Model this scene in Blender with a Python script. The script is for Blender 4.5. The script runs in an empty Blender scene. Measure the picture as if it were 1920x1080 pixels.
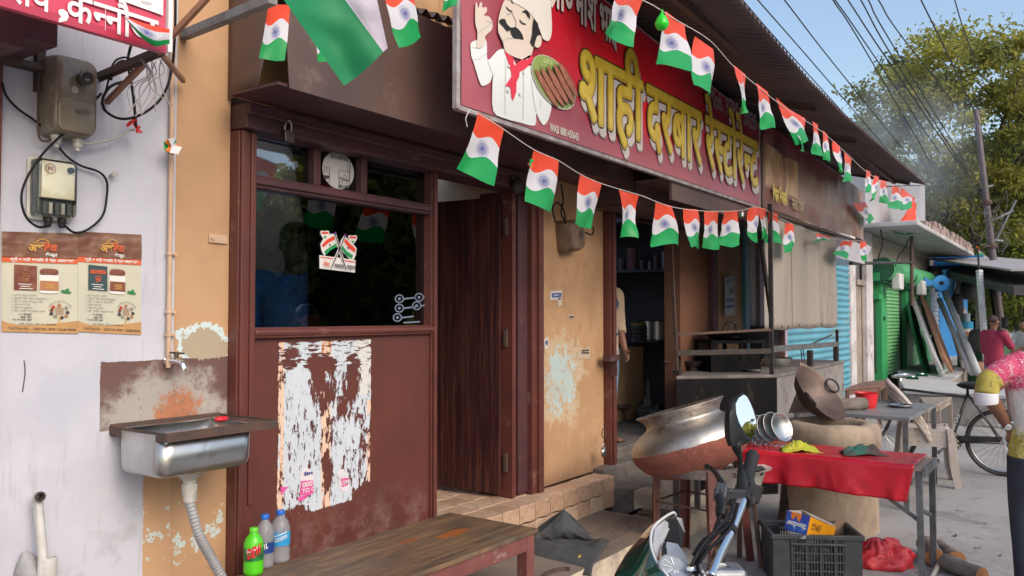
import bpy,bmesh,math,random
import numpy as np
from mathutils import Vector,Matrix,noise as mnoise

random.seed(7)
SC=bpy.context.scene
COL=SC.collection
R=math.radians

# ------------------------------------------------------------------ camera
CAM_H,FPX=1.6,1550.0
YAW,PITCH=R(34.6),math.atan(52/FPX)
cam=bpy.data.cameras.new('camera')
cam.sensor_width=36.0
cam.lens=36.0*FPX/1920.0
cam.clip_start,cam.clip_end=0.05,2000
cam_o=bpy.data.objects.new('camera',cam)
COL.objects.link(cam_o)
FW=Vector((math.cos(PITCH)*math.cos(YAW),math.cos(PITCH)*math.sin(YAW),math.sin(PITCH)))
RT=Vector((math.sin(YAW),-math.cos(YAW),0))
UP=RT.cross(FW)
EYE=Vector((0,0,CAM_H))
cam_o.matrix_world=Matrix(((RT.x,UP.x,-FW.x,0),(RT.y,UP.y,-FW.y,0),(RT.z,UP.z,-FW.z,CAM_H),(0,0,0,1)))
SC.camera=cam_o

# ------------------------------------------------------------------ light
SUN_AZ,SUN_EL=R(-104),R(33)  # direction towards the sun: wide soft lamp over the far side, standing in for bright sky
w=bpy.data.worlds.new('World')
SC.world=w
w.use_nodes=True
wn=w.node_tree
sky=wn.nodes.new('ShaderNodeTexSky')
sky.sky_type='NISHITA'
sky.sun_disc=False
sky.sun_elevation=SUN_EL
sky.sun_rotation=math.pi/2-SUN_AZ
sky.air_density,sky.dust_density,sky.ozone_density=1.15,3.2,1.0
wn.links.new(sky.outputs[0],wn.nodes['Background'].inputs[0])
wn.nodes['Background'].inputs[1].default_value=0.15
sun=bpy.data.lights.new('sun','SUN')
sun.energy,sun.angle,sun.color=0.8,R(45),(1.0,0.93,0.83)
sun_o=bpy.data.objects.new('sun',sun)
COL.objects.link(sun_o)
SD=Vector((math.cos(SUN_EL)*math.cos(SUN_AZ),math.cos(SUN_EL)*math.sin(SUN_AZ),math.sin(SUN_EL)))
sun_o.rotation_euler=SD.to_track_quat('Z','Y').to_euler()
vs=SC.view_settings
vs.view_transform,vs.look,vs.exposure,vs.gamma='Standard','None',0.72,1.0
vs.use_curve_mapping=False
SC.cycles.max_bounces=6
SC.cycles.transparent_max_bounces=16
SC.cycles.volume_bounces=0

# ------------------------------------------------------------------ surveying: a sight line met with a real plane
def sight(px,py):
 return FW*FPX+RT*(px-960)+UP*(540-py)
def onY(px,py,y):
 d=sight(px,py); return EYE+d*(y/d.y)
def onX(px,py,x):
 d=sight(px,py); return EYE+d*(x/d.x)
def onZ(px,py,z):
 d=sight(px,py); return EYE+d*((z-CAM_H)/d.z)
def far(px,py,dist):
 return EYE+sight(px,py)*(dist/FPX)

 # ------------------------------------------------------------------ shader expressions
class E:
 def __init__(s,nt,v):s.nt,s.v=nt,v
 def _m(s,op,*a,clamp=False):
  n=s.nt.nodes.new('ShaderNodeMath'); n.operation=op; n.use_clamp=clamp
  for i,q in enumerate((s,)+a):
   if isinstance(q,E):
    if isinstance(q.v,(int,float)):n.inputs[i].default_value=q.v
    else:s.nt.links.new(q.v,n.inputs[i])
   else:n.inputs[i].default_value=q
  return E(s.nt,n.outputs[0])
 def __add__(s,o):return s._m('ADD',o)
 __radd__=__add__
 def __sub__(s,o):return s._m('SUBTRACT',o)
 def __rsub__(s,o):return E(s.nt,float(o))._m('SUBTRACT',s)
 def __mul__(s,o):return s._m('MULTIPLY',o)
 __rmul__=__mul__
 def __truediv__(s,o):return s._m('DIVIDE',o)
 def __gt__(s,o):return s._m('GREATER_THAN',o)
 def __lt__(s,o):return s._m('LESS_THAN',o)
 def sin(s):return s._m('SINE')
 def abs(s):return s._m('ABSOLUTE')
 def sqrt(s):return s._m('SQRT')
 def fract(s):return s._m('FRACT')
 def atan2(s,o):return s._m('ARCTAN2',o)
 def max(s,o):return s._m('MAXIMUM',o)
 def min(s,o):return s._m('MINIMUM',o)
 def sat(s):return s._m('ADD',0.0,clamp=True)
 def step(s,a,b):  # smooth ramp 0..1 from a to b
  n=s.nt.nodes.new('ShaderNodeMapRange'); n.interpolation_type='SMOOTHSTEP'
  s.nt.links.new(s.v,n.inputs[0]); n.inputs[1].default_value=a; n.inputs[2].default_value=b
  return E(s.nt,n.outputs[0])

class Shader:
 """a small builder round one principled material"""
 def __init__(s,name,rough=0.6,metal=0.0,spec=0.5):
  s.m=bpy.data.materials.new(name); s.m.use_nodes=True
  s.nt=s.m.node_tree; s.b=s.nt.nodes['Principled BSDF']
  s.b.inputs['Roughness'].default_value=rough
  s.b.inputs['Metallic'].default_value=metal
  s.b.inputs['Specular IOR Level'].default_value=spec
  s._tc=None
 def tc(s,kind='Object'):
  if s._tc is None:s._tc=s.nt.nodes.new('ShaderNodeTexCoord')
  return s._tc.outputs[kind]
 def world(s):
  g=s.nt.nodes.new('ShaderNodeNewGeometry'); return g.outputs['Position']
 def xyz(s,vec):
  n=s.nt.nodes.new('ShaderNodeSeparateXYZ'); s.nt.links.new(vec,n.inputs[0])
  return[E(s.nt,o)for o in n.outputs]
 def noise(s,scale=5,detail=4,rough=0.55,vec=None,stretch=(1,1,1),dist=0.0,off=(0,0,0)):
  n=s.nt.nodes.new('ShaderNodeTexNoise')
  n.inputs['Scale'].default_value=scale; n.inputs['Detail'].default_value=detail
  n.inputs['Roughness'].default_value=rough; n.inputs['Distortion'].default_value=dist
  v=vec if vec is not None else s.tc()
  mp=s.nt.nodes.new('ShaderNodeMapping'); mp.inputs['Scale'].default_value=stretch; mp.inputs['Location'].default_value=off
  s.nt.links.new(v,mp.inputs[0]); s.nt.links.new(mp.outputs[0],n.inputs['Vector'])
  return E(s.nt,n.outputs[0])
 def voronoi(s,scale=5,feature='F1',vec=None,stretch=(1,1,1)):
  n=s.nt.nodes.new('ShaderNodeTexVoronoi'); n.feature=feature; n.inputs['Scale'].default_value=scale
  v=vec if vec is not None else s.tc()
  mp=s.nt.nodes.new('ShaderNodeMapping'); mp.inputs['Scale'].default_value=stretch
  s.nt.links.new(v,mp.inputs[0]); s.nt.links.new(mp.outputs[0],n.inputs['Vector'])
  return E(s.nt,n.outputs['Distance'])
 def mix(s,fac,a,b):
  n=s.nt.nodes.new('ShaderNodeMix'); n.data_type='RGBA'
  for q,i in((fac,0),(a,6),(b,7)):
   if isinstance(q,E):s.nt.links.new(q.v,n.inputs[i])
   elif isinstance(q,bpy.types.NodeSocket):s.nt.links.new(q,n.inputs[i])
   elif i==0:n.inputs[0].default_value=q
   else:n.inputs[i].default_value=(*q,1)
  return n.outputs[2]
 def set(s,name,v):
  i=s.b.inputs[name]
  if isinstance(v,E):s.nt.links.new(v.v,i)
  elif isinstance(v,bpy.types.NodeSocket):s.nt.links.new(v,i)
  elif isinstance(v,tuple):i.default_value=(*v,1)
  else:i.default_value=v
  return s
 def bump(s,h,strength=0.3,dist=0.01):
  n=s.nt.nodes.new('ShaderNodeBump'); n.inputs['Strength'].default_value=strength; n.inputs['Distance'].default_value=dist
  s.nt.links.new(h.v,n.inputs['Height']); s.nt.links.new(n.outputs[0],s.b.inputs['Normal'])
  return s

MATS={}
def paint(name,c,c2=None,rough=0.6,metal=0.0,scale=6,stretch=(1,1,1),bump=0.15,bscale=60,spec=0.5,dirt=None,dirt_amt=0.5,rvar=0.15):
 """colour c drifting to c2 in soft blotches, optional dirt patches and a fine relief"""
 if name in MATS:return MATS[name]
 s=Shader(name,rough,metal,spec)
 c2=c2 or tuple(x*0.82 for x in c)
 n1=s.noise(scale,5,0.6,stretch=stretch)
 col=s.mix(n1.step(0.35,0.65),c,c2)
 if dirt:
  n2=s.noise(scale*1.7,6,0.7,stretch=stretch,off=(3.1,7.7,1.3))
  col=s.mix(n2.step(0.62-dirt_amt*0.25,0.68)*0.85,col,dirt)
 s.set('Base Color',col)
 if rvar:s.set('Roughness',(n1*rvar+(rough-rvar/2)).sat())
 if bump:s.bump(s.noise(bscale,3,0.6,stretch=stretch),bump,0.004)
 MATS[name]=s.m
 return s.m
def flat(name,c,rough=0.5,metal=0.0,emit=None):
 if name in MATS:return MATS[name]
 s=Shader(name,rough,metal); s.set('Base Color',c)
 MATS[name]=s.m; return s.m

 # ------------------------------------------------------------------ mesh builder
class MB:
 def __init__(s):s.v,s.f,s.mi,s.uv=[],[],[],{}
 def add(s,vs,fs,mi=0,mat=None):
  b=len(s.v)
  for p in vs:
   p=Vector(p)
   if mat is not None:p=mat@p
   s.v.append(p)
  for f in fs:s.f.append([b+i for i in f]); s.mi.append(mi)
  return b
 def box(s,a,b,mi=0,mat=None):
  (x0,y0,z0),(x1,y1,z1)=a,b
  x0,x1=min(x0,x1),max(x0,x1); y0,y1=min(y0,y1),max(y0,y1); z0,z1=min(z0,z1),max(z0,z1)
  s.add([(x0,y0,z0),(x1,y0,z0),(x1,y1,z0),(x0,y1,z0),(x0,y0,z1),(x1,y0,z1),(x1,y1,z1),(x0,y1,z1)],
  [(0,3,2,1),(4,5,6,7),(0,1,5,4),(1,2,6,5),(2,3,7,6),(3,0,4,7)],mi,mat); return s
 def cbox(s,c,size,rot=None,mi=0):
  h=[q/2 for q in size]
  m=Matrix.Translation(Vector(c))@(rot.to_4x4()if rot is not None else Matrix.Identity(4))
  return s.box((-h[0],-h[1],-h[2]),(h[0],h[1],h[2]),mi,m)
 def bar(s,a,b,w,h=None,up=(0,0,1),mi=0):
  """square bar from a to b, w wide and h high"""
  a,b=Vector(a),Vector(b); h=h or w
  d=(b-a); L=d.length; d.normalize()
  u=Vector(up)
  if abs(d.dot(u))>0.99:u=Vector((0,1,0))
  x=d.cross(u).normalized(); y=x.cross(d)
  m=Matrix(((x.x,d.x,y.x,a.x),(x.y,d.y,y.y,a.y),(x.z,d.z,y.z,a.z),(0,0,0,1)))
  return s.box((-w/2,0,-h/2),(w/2,L,h/2),mi,m)
 def tube(s,pts,r,n=8,mi=0,cap=True):
  pts=[Vector(p)for p in pts]; rs=r if isinstance(r,(list,tuple))else[r]*len(pts)
  b0=len(s.v); prev=None
  for i,p in enumerate(pts):
   d=(pts[min(i+1,len(pts)-1)]-pts[max(i-1,0)]).normalized()
   if prev is None:
    u=Vector((0,0,1))if abs(d.z)<0.9 else Vector((1,0,0))
    x=d.cross(u).normalized()
   else:
    x=(prev-d*prev.dot(d)).normalized()
   prev=x; y=d.cross(x)
   for k in range(n):
    a=2*math.pi*k/n
    s.v.append(p+(x*math.cos(a)+y*math.sin(a))*rs[i])
  for i in range(len(pts)-1):
   for k in range(n):
    a=b0+i*n+k; c=b0+i*n+(k+1)%n
    s.f.append([a,c,c+n,a+n]); s.mi.append(mi)
  if cap:
   s.f.append([b0+k for k in range(n)][::-1]); s.mi.append(mi)
   e=b0+(len(pts)-1)*n
   s.f.append([e+k for k in range(n)]); s.mi.append(mi)
  return s
 def lathe(s,prof,n=24,mat=None,mi=0,close=False):
  """profile of (radius, height) turned about local z"""
  m=mat or Matrix.Identity(4); b0=len(s.v)
  for r,z in prof:
   for k in range(n):
    a=2*math.pi*k/n
    s.v.append(m@Vector((r*math.cos(a),r*math.sin(a),z)))
  for i in range(len(prof)-1):
   for k in range(n):
    a=b0+i*n+k; c=b0+i*n+(k+1)%n
    s.f.append([a,c,c+n,a+n]); s.mi.append(mi)
  if close:
   s.f.append([b0+k for k in range(n)][::-1]); s.mi.append(mi)
   e=b0+(len(prof)-1)*n
   s.f.append([e+k for k in range(n)]); s.mi.append(mi)
  return s
 def prism(s,poly,d,mat=None,mi=0):
  """polygon in local xy extruded by d along local z"""
  n=len(poly); vs=[(x,y,0)for x,y in poly]+[(x,y,d)for x,y in poly]
  fs=[list(range(n))[::-1],list(range(n,2*n))]+[[i,(i+1)%n,n+(i+1)%n,n+i]for i in range(n)]
  s.add(vs,fs,mi,mat); return s
 def sheet(s,fn,nu,nv,mi=0):
  """grid of fn(u, v) with uv"""
  b0=len(s.v)
  for j in range(nv+1):
   for i in range(nu+1):
    s.uv[len(s.v)]=(i/nu,j/nv); s.v.append(Vector(fn(i/nu,j/nv)))
  for j in range(nv):
   for i in range(nu):
    a=b0+j*(nu+1)+i
    s.f.append([a,a+1,a+nu+2,a+nu+1]); s.mi.append(mi)
  return s
 def blob(s,c,r,n=10,m=8,jit=0.0,seed=0,mi=0,mat=None):
  c=Vector(c); r=r if isinstance(r,(tuple,list))else(r,r,r)
  prof=[]
  b0=len(s.v)
  for j in range(m+1):
   t=math.pi*j/m
   for k in range(n):
    a=2*math.pi*k/n
    d=Vector((math.sin(t)*math.cos(a),math.sin(t)*math.sin(a),math.cos(t)))
    q=1+jit*mnoise.noise(d*1.7+Vector((seed,seed*2.3,0)))
    p=Vector((d.x*r[0],d.y*r[1],d.z*r[2]))*q
    s.v.append((mat@p if mat is not None else p)+c)
  for j in range(m):
   for k in range(n):
    a=b0+j*n+k; e=b0+j*n+(k+1)%n
    s.f.append([a,a+n,e+n,e]); s.mi.append(mi)
  return s
 def build(s,name,mat,parent=None,smooth=False,origin=None,bevel=0.0,seg=2,subsurf=0,solid=0.0,angle=None):
  o0=Vector(origin)if origin is not None else None
  if o0 is None:
   o0=Vector((0,0,0)); q=parent
   while q is not None:o0=o0+q.location; q=q.parent
  me=bpy.data.meshes.new(name)
  me.from_pydata([p-o0 for p in s.v],[],s.f)
  if s.uv:
   l=me.uv_layers.new(name='UVMap')
   for lp in me.loops:l.data[lp.index].uv=s.uv.get(lp.vertex_index,(0,0))
  mats=mat if isinstance(mat,(list,tuple))else[mat]
  for q in mats:me.materials.append(q)
  if len(mats)>1:me.polygons.foreach_set('material_index',s.mi)
  if smooth:me.polygons.foreach_set('use_smooth',[True]*len(me.polygons))
  me.validate(); me.update()
  if smooth and angle is not None:
   me.set_sharp_from_angle(angle=R(angle))
  o=bpy.data.objects.new(name,me); COL.objects.link(o)
  if parent is not None:o.parent=parent
  elif origin is not None:o.location=o0
  if solid:
   q=o.modifiers.new('solid','SOLIDIFY'); q.thickness=solid; q.offset=0
  if bevel:
   q=o.modifiers.new('bevel','BEVEL'); q.width=bevel; q.segments=seg; q.limit_method='ANGLE'; q.angle_limit=R(40)
  if subsurf:
   q=o.modifiers.new('sub','SUBSURF'); q.levels=subsurf; q.render_levels=subsurf
  return o

def tag(o,label,cat,group=None,kind=None):
 o['label']=label; o['category']=cat
 if group:o['group']=group
 if kind:o['kind']=kind
 return o
def thing(name,label,cat,loc=(0,0,0),group=None,kind=None):
 o=bpy.data.objects.new(name,None); COL.objects.link(o); o.location=Vector(loc); o.empty_display_size=0.1
 return tag(o,label,cat,group,kind)
def setting(name,mb,mat,**k):
 o=mb.build(name,mat,**k); o['kind']='structure'; return o
def copy_tree(o,parent=None,label=None):
 c=o.copy(); COL.objects.link(c)
 if parent is not None:c.parent=parent
 if label:c['label']=label
 for ch in list(o.children):copy_tree(ch,c)
 return c
def rotm(x=0,y=0,z=0):
 return Matrix.Rotation(R(z),3,'Z')@Matrix.Rotation(R(y),3,'Y')@Matrix.Rotation(R(x),3,'X')
def frame(o,x,y):
 """4x4 with origin o, local x and y axes given in world space"""
 x=Vector(x).normalized(); z=x.cross(Vector(y)).normalized(); y=z.cross(x); o=Vector(o)
 return Matrix(((x.x,y.x,z.x,o.x),(x.y,y.y,z.y,o.y),(x.z,y.z,z.z,o.z),(0,0,0,1)))
def spline(pts,n=8):
 """smooth curve through the points"""
 P=[Vector(p)for p in pts]; P=[P[0]*2-P[1]]+P+[P[-1]*2-P[-2]]; out=[]
 for i in range(1,len(P)-2):
  for k in range(n):
   t=k/n
   out.append(0.5*((2*P[i])+(P[i+1]-P[i-1])*t+(2*P[i-1]-5*P[i]+4*P[i+1]-P[i+2])*t*t
   +(3*P[i]-P[i-1]-3*P[i+1]+P[i+2])*t**3))
 out.append(P[-2]); return out

 # ------------------------------------------------------------------ lettering
def glyphs(body,bold=0.0,clip=None):
 """flat outlines of a piece of text: (vertices, faces, width)"""
 c=bpy.data.curves.new('text','FONT'); c.body=body; c.offset=bold; c.resolution_u=2
 o=bpy.data.objects.new('text',c); COL.objects.link(o)
 dg=bpy.context.evaluated_depsgraph_get(); dg.update()
 me=bpy.data.meshes.new_from_object(o.evaluated_get(dg))
 bm=bmesh.new(); bm.from_mesh(me)
 wd=max((v.co.x for v in bm.verts),default=0.25)
 bmesh.ops.remove_doubles(bm,verts=bm.verts,dist=1e-5)
 if clip:
  bmesh.ops.bisect_plane(bm,geom=bm.verts[:]+bm.edges[:]+bm.faces[:],plane_co=(wd*clip,0,0),plane_no=(1,0,0),clear_outer=True)
  wd*=clip
 bm.verts.ensure_lookup_table(); bm.verts.index_update()
 seen={}; k=0
 for v in bm.verts:  # lift overlapping outlines apart by a hair
  if v in seen:continue
  st=[v]; seen[v]=k
  while st:
   a=st.pop()
   for e in a.link_edges:
    b=e.other_vert(a)
    if b not in seen:seen[b]=k; st.append(b)
  k+=1
 vs=[(v.co.x,v.co.y,(seen[v]%5)*0.0012)for v in bm.verts]
 fs=[[v.index for v in f.verts]for f in bm.faces]
 bm.free(); bpy.data.objects.remove(o); bpy.data.curves.remove(c); bpy.data.meshes.remove(me)
 return vs,fs,wd
_gc={}
def lettering(mb,runs,m,width=None,height=1.0,bold=0.0,squeeze=1.0,mi=0,lift=0.0,gap=0.0,shift=(0,0),fat=None):
 """runs: strings, or ('half', letter) for a half form; laid out along local x of m.
    width fits the run to that many metres; fat: (across, up, copies) thickens the strokes with shifted copies"""
 parts=[]; x=0
 for r in(runs if isinstance(runs,(list,tuple))else[runs]):
  half=isinstance(r,tuple); s=r[1]if half else r
  if s==' ':x+=0.32; continue
  key=(s,bold,half)
  if key not in _gc:_gc[key]=glyphs(s,bold,0.66 if half else None)
  k0=(s,0.0,half)
  if k0 not in _gc:_gc[k0]=glyphs(s,0.0,0.66 if half else None)
  parts.append((x,key)); x+=_gc[k0][2]+gap
 sx=(width/x)if width else height*squeeze
 for px,key in parts:
  vs,fs,_=_gc[key]
  offs=[(0,0)]if not fat else[(fat[0]*math.cos(2*math.pi*(k+.5)/fat[2]),fat[1]*math.sin(2*math.pi*(k+.5)/fat[2]))for k in range(fat[2])]+[(0,0)]
  for k,(ox,oy)in enumerate(offs):
   mb.add([((vx+px+ox)*sx+shift[0],(vy+oy)*height+shift[1],lift+vz*0.3+k*.00006)for vx,vy,vz in vs],fs,mi,m)
 return x*sx
 # ================================================================== materials
MAROON=paint('maroon_enamel',(0.13,0.037,0.029),(0.10,0.030,0.025),rough=0.42,scale=3,bump=0.12,bscale=40,dirt=(0.20,0.10,0.08),dirt_amt=0.15)
DKMAROON=paint('dark_maroon_enamel',(0.085,0.03,0.032),(0.06,0.024,0.03),rough=0.5,scale=4,bump=0.12,bscale=40,dirt=(0.13,0.08,0.08),dirt_amt=0.2)  # darker maroon, also painting hood shade into lintel, transom and mullions
HOOD=paint('brown_sheet_metal',(0.11,0.065,0.055),(0.085,0.052,0.048),rough=0.5,scale=2,bump=0.08,bscale=25,dirt=(0.15,0.10,0.085),dirt_amt=0.2)
IRON=paint('dark_iron',(0.03,0.026,0.027),(0.055,0.042,0.038),rough=0.55,metal=0.3,scale=14,bump=0.2)
RUSTY=paint('rusty_iron',(0.11,0.06,0.045),(0.07,0.05,0.045),rough=0.7,metal=0.2,scale=10,bump=0.25)
GREYSTEEL=paint('grey_painted_steel',(0.17,0.18,0.19),(0.11,0.11,0.115),rough=0.5,metal=0.3,scale=10,dirt=(0.12,0.07,0.05),dirt_amt=0.25)
STEEL=paint('stainless_steel',(0.58,0.58,0.57),(0.46,0.46,0.45),rough=0.3,metal=1.0,scale=5,bump=0.03,bscale=80,dirt=(0.40,0.38,0.34),dirt_amt=0.25)
CHROME=flat('chrome',(0.75,0.76,0.78),rough=0.08,metal=1.0)
BLACKPL=paint('black_plastic',(0.010,0.010,0.011),(0.018,0.018,0.02),rough=0.38,spec=.2,scale=8,bump=0.1,bscale=120)
CABLE=paint('black_cable',(0.010,0.010,0.012),rough=0.5,spec=.2,bump=0)
SOOT=paint('sooty_plaster',(0.085,0.08,0.10),(0.11,0.10,0.115),rough=0.85,scale=3,bump=0.2,bscale=30)
CREAM=(0.50,0.30,0.165)
CONC=(0.33,0.31,0.30)

def street_mat():
 s=Shader('worn_concrete_street',0.85); p=s.world()
 n1=s.noise(0.55,6,0.65,vec=p); n2=s.noise(4,6,0.7,vec=p); n3=s.noise(60,3,0.6,vec=p)
 c=s.mix(n1.step(0.35,0.68),(0.36,0.345,0.34),(0.27,0.255,0.25))
 c=s.mix(n2.step(0.52,0.70)*0.6,c,(0.20,0.175,0.16)); n5=s.noise(1.7,5,.7,vec=p,dist=.8); c=s.mix(((n5-.5).abs()<.0035)*n1.step(.45,.55)*.7,c,(.07,.06,.055)); c=s.mix(n5.step(.60,.66)*.45,c,(.16,.14,.13))
 c=s.mix((n3*0.8+n2*0.2).step(0.58,0.7)*0.35,c,(0.16,0.14,0.13))
 s.set('Base Color',c).bump(n2*0.5+n3*0.5,0.35,0.006); return s.m
STREET=street_mat()
def pavement_mat():
 s=Shader('dusty_pavement',0.85); p=s.world()
 n1=s.noise(1.6,6,0.65,vec=p); n2=s.noise(9,6,0.7,vec=p); n3=s.noise(90,3,0.6,vec=p)
 c=s.mix(n1.step(0.35,0.66),(0.215,0.165,0.138),(0.15,0.118,0.10))
 c=s.mix(n2.step(0.55,0.7)*0.6,c,(0.13,0.105,0.095))
 s.set('Base Color',c).bump(n2*0.6+n3*0.4,0.4,0.006); return s.m
PAVE=pavement_mat()
def kerb_mat():
 s=Shader('limewashed_kerb',0.85); p=s.world()
 n1=s.noise(5,6,0.7,vec=p); n2=s.noise(40,4,0.6,vec=p)
 c=s.mix(n1.step(0.42,0.62),(0.52,0.44,0.33),(0.30,0.25,0.21))
 s.set('Base Color',c).bump(n1*0.6+n2*0.4,0.4,0.008); return s.m
KERB=kerb_mat()

def corner_plaster(name):
 """lavender-white house paint meeting cream shop paint, with peeled patches and the scrubbed band behind the sink"""
 s=Shader(name,0.75); p=s.world(); x,y,z=s.xyz(p)
 n1=s.noise(2.2,6,0.65,vec=p); n2=s.noise(11,7,0.7,vec=p); n3=s.noise(55,4,0.6,vec=p); n4=s.noise(5,5,0.6,vec=p,off=(4,2,9))
 white=s.mix(n1.step(0.4,0.68),(0.52,0.525,0.60),(0.455,0.46,0.535))
 low=z.step(1.35,0.5)  # grime climbs from the street
 white=s.mix((n4.step(0.5,0.66)*low)*0.75,white,(0.36,0.36,0.395))
 white=s.mix((n2+n1*0.3).step(0.78,0.86)*low,white,(0.56,0.46,0.53))
 white=s.mix(n3.step(0.66,0.73)*0.5,white,(0.30,0.27,0.25)); ns=s.noise(7,5,.65,vec=p,stretch=(3,3,.35)); white=s.mix(ns.step(.57,.68)*.4,white,(0.36,0.34,0.36)); white=s.mix(z.step(.55,.05)*n2.step(.4,.62)*.7,white,(.26,.23,.22))
 cream=s.mix(n1.step(0.4,0.66),CREAM,(0.44,0.265,0.145))
 cream=s.mix(n3.step(0.69,0.74)*0.6,cream,(0.22,0.14,0.09))
 low2=z.step(1.15,0.8)
 q=(n2*0.62+n4*0.3+n3*.08)*low2
 cream=s.mix(q.step(0.55,0.558),cream,(0.52,0.60,0.58))  # old sea-green coat showing
 cream=s.mix(q.step(0.585,0.592),cream,(0.44,0.40,0.40))
 edge=n2*0.03-0.015
 is_cream=(((x+edge*0.2)>2.056)).max(((z+edge*2)<1.03)*((x+edge)>1.93))
 c=s.mix(is_cream,white,cream)
 # big flake above the tap: sea-green rim, buff plaster core
 dx=(x-2.215)/0.125; dz=(z-1.475+edge)/0.075
 d=(dx*dx+dz*dz).sqrt()+(n2-0.5)*1.9+(n4-.5)*1.0
 inside=x>2.06
 c=s.mix(((d<1.25)*inside),c,(0.55,0.66,0.68))
 c=s.mix(((d<1.02)*inside),c,s.mix(n2,(0.42,0.33,0.20),(0.36,0.31,0.26)))
 # maroon scrubbed band behind the sink
 zb=z+edge*0.8
 band=((zb>1.15)*(zb<1.418))*((x+edge*0.6)>1.742)
 band=band*(1-(d<1.02)*(z>1.36))
 bx=(x-2.06)/0.26; bz=(z-1.17)/0.20
 b=(bx*bx+bz*bz).sqrt()+(n2-0.5)*1.6+(n4-0.5)*1.0+(n3-.5)*.4
 bc=s.mix(b.step(1.35,0.75),(0.135,0.07,0.062),(0.36,0.325,0.30))
 b2x=(x-2.08)/0.19; b2z=(z-1.16)/0.16
 b2=(b2x*b2x+b2z*b2z).sqrt()+(n2-0.5)*2.2+(n3-.5)*.7
 bc=s.mix(b2.step(0.85,0.45),bc,s.mix(n3.step(.4,.6),(0.42,0.16,0.075),(.34,.15,.09)))
 bc=s.mix(n3.step(0.6,0.68)*0.7,bc,(0.10,0.08,0.07))
 c=s.mix(band,c,bc)
 s.set('Base Color',c)
 s.bump(n1*0.4+n2*0.3+n3*0.2-is_cream*0.1,0.5,0.012)
 return s.m
CORNER=corner_plaster('corner_plaster')

def pillar_plaster(name,base=CREAM,patch=True):
 s=Shader(name,0.72); p=s.world(); x,y,z=s.xyz(p)
 n1=s.noise(2.5,6,0.65,vec=p); n2=s.noise(10,7,0.72,vec=p); n3=s.noise(60,4,0.6,vec=p); ns=s.noise(9,5,0.65,vec=p,stretch=(3.5,3.5,0.5))
 b2=tuple(q*0.78 for q in base)
 c=s.mix(n1.step(0.36,0.66),base,b2)
 c=s.mix(ns.step(0.56,0.68)*0.55,c,(base[0]*0.62,base[1]*0.52,base[2]*0.45))
 c=s.mix(n3.step(0.68,0.73)*0.55,c,(0.25,0.16,0.10))
 if patch:
  d=(((x-5.2)/0.36)*((x-5.2)/0.36)+((z-1.12)/0.33)*((z-1.12)/0.33)).sqrt()+(n2-0.5)*1.9+(n1-0.5)*0.8+(n3-.5)*.5
  c=s.mix(d.step(0.98,0.9),c,(0.50,0.38,0.25))
  c=s.mix((d<0.62)*(n2>0.42),c,(0.42,0.55,0.57))
  c=s.mix((d<0.5)*(n2>0.58),c,(0.36,0.33,0.30))
  c=s.mix(z.step(0.55,0.38)*(n2*0.6+0.4),c,(0.24,0.13,0.075))
  g=z.step(1.9,1.2)*n1.step(0.42,0.66)
  c=s.mix(g*0.55,c,(0.43,0.25,0.12))
 s.set('Base Color',c).bump(n1*0.4+n2*0.4+n3*0.2,0.45,0.01); return s.m
PILLAR=pillar_plaster('cream_pillar_plaster')
CREAMWALL=pillar_plaster('cream_wall_plaster',patch=False)

# ================================================================== the ground
g=MB(); g.add([(-150,-150,0),(400,-150,0),(400,150,0),(-150,150,0)],[(0,1,2,3)])
setting('street',g,STREET)
PZ=0.165
# pavement built round the two drain openings
gx0,gx1=onZ(1082,992,PZ).x-.25,onZ(1219,957,PZ).x
hx0,hx1=gx1+0.05,gx1+0.75
gy0,gy1=2.47,2.74
pv=MB()
PX1=5.45
pv.box((-3,2.36,0),(gx0,3.3,PZ)); pv.box((gx0,2.36,0),(PX1,gy0,PZ)); pv.box((gx0,gy1,0),(PX1,3.3,PZ))
pv.box((gx1,gy0,0),(hx0,gy1,PZ)); pv.box((gx0,gy0,0),(gx1,gy1,0.03)); pv.box((hx0,gy0,0),(PX1,gy1,0.03))
setting('pavement',pv,PAVE)
kb=MB()
kb.sheet(lambda u,v:(-3+u*(PX1+3),2.357-0.035*(1-v)**1.5+0.008*mnoise.noise((u*40,v*2,0)),v*(PZ-0.004)),90,5)
setting('kerb',kb,KERB,smooth=True)
def grate(x0,x1,nb):
 t=thing('drain_grate','','drain cover',(x0,gy0,PZ),'iron drain covers in the pavement')
 m=MB(); f=0.03
 for a,b in(((x0,gy0),(x1,gy0+f)),((x0,gy1-f),(x1,gy1)),((x0,gy0+f),(x0+f,gy1-f)),((x1-f,gy0+f),(x1,gy1-f))):
  m.box((a[0],a[1],PZ-.03),(b[0],b[1],PZ+.004))
 m.box(((x0+x1)/2-.015,gy0+f,PZ-.03),((x0+x1)/2+.015,gy1-f,PZ+.003))
 m.build('frame',PAVE,t)
 m=MB(); m.box((x0+.002,gy0+.002,.031),(x1-.002,gy1-.002,.06)); m.build('pit_shade',flat('drain_shade_black',(.008,.008,.008),.8),t)  # black slab puts the shade of the drain pit into colour
 b0=MB(); w=(gy1-gy0-2*f)/nb
 b0.box((x0+f,gy0+f,PZ-.004),(x1-f,gy0+f+w*0.5,PZ+.002))
 o=b0.build('bar',PAVE,t)
 for k in range(1,nb):
  c=o.copy(); COL.objects.link(c); c.location.y+=w*k
 return t
grate(gx0,gx1,8)['label']='slotted drain cover in the pavement in front of the tiled step, beside the grey cloth'
grate(hx0,PX1-.02,8)['label']='slotted drain cover at the foot of the kitchen steps beside the pot stand'
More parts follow.
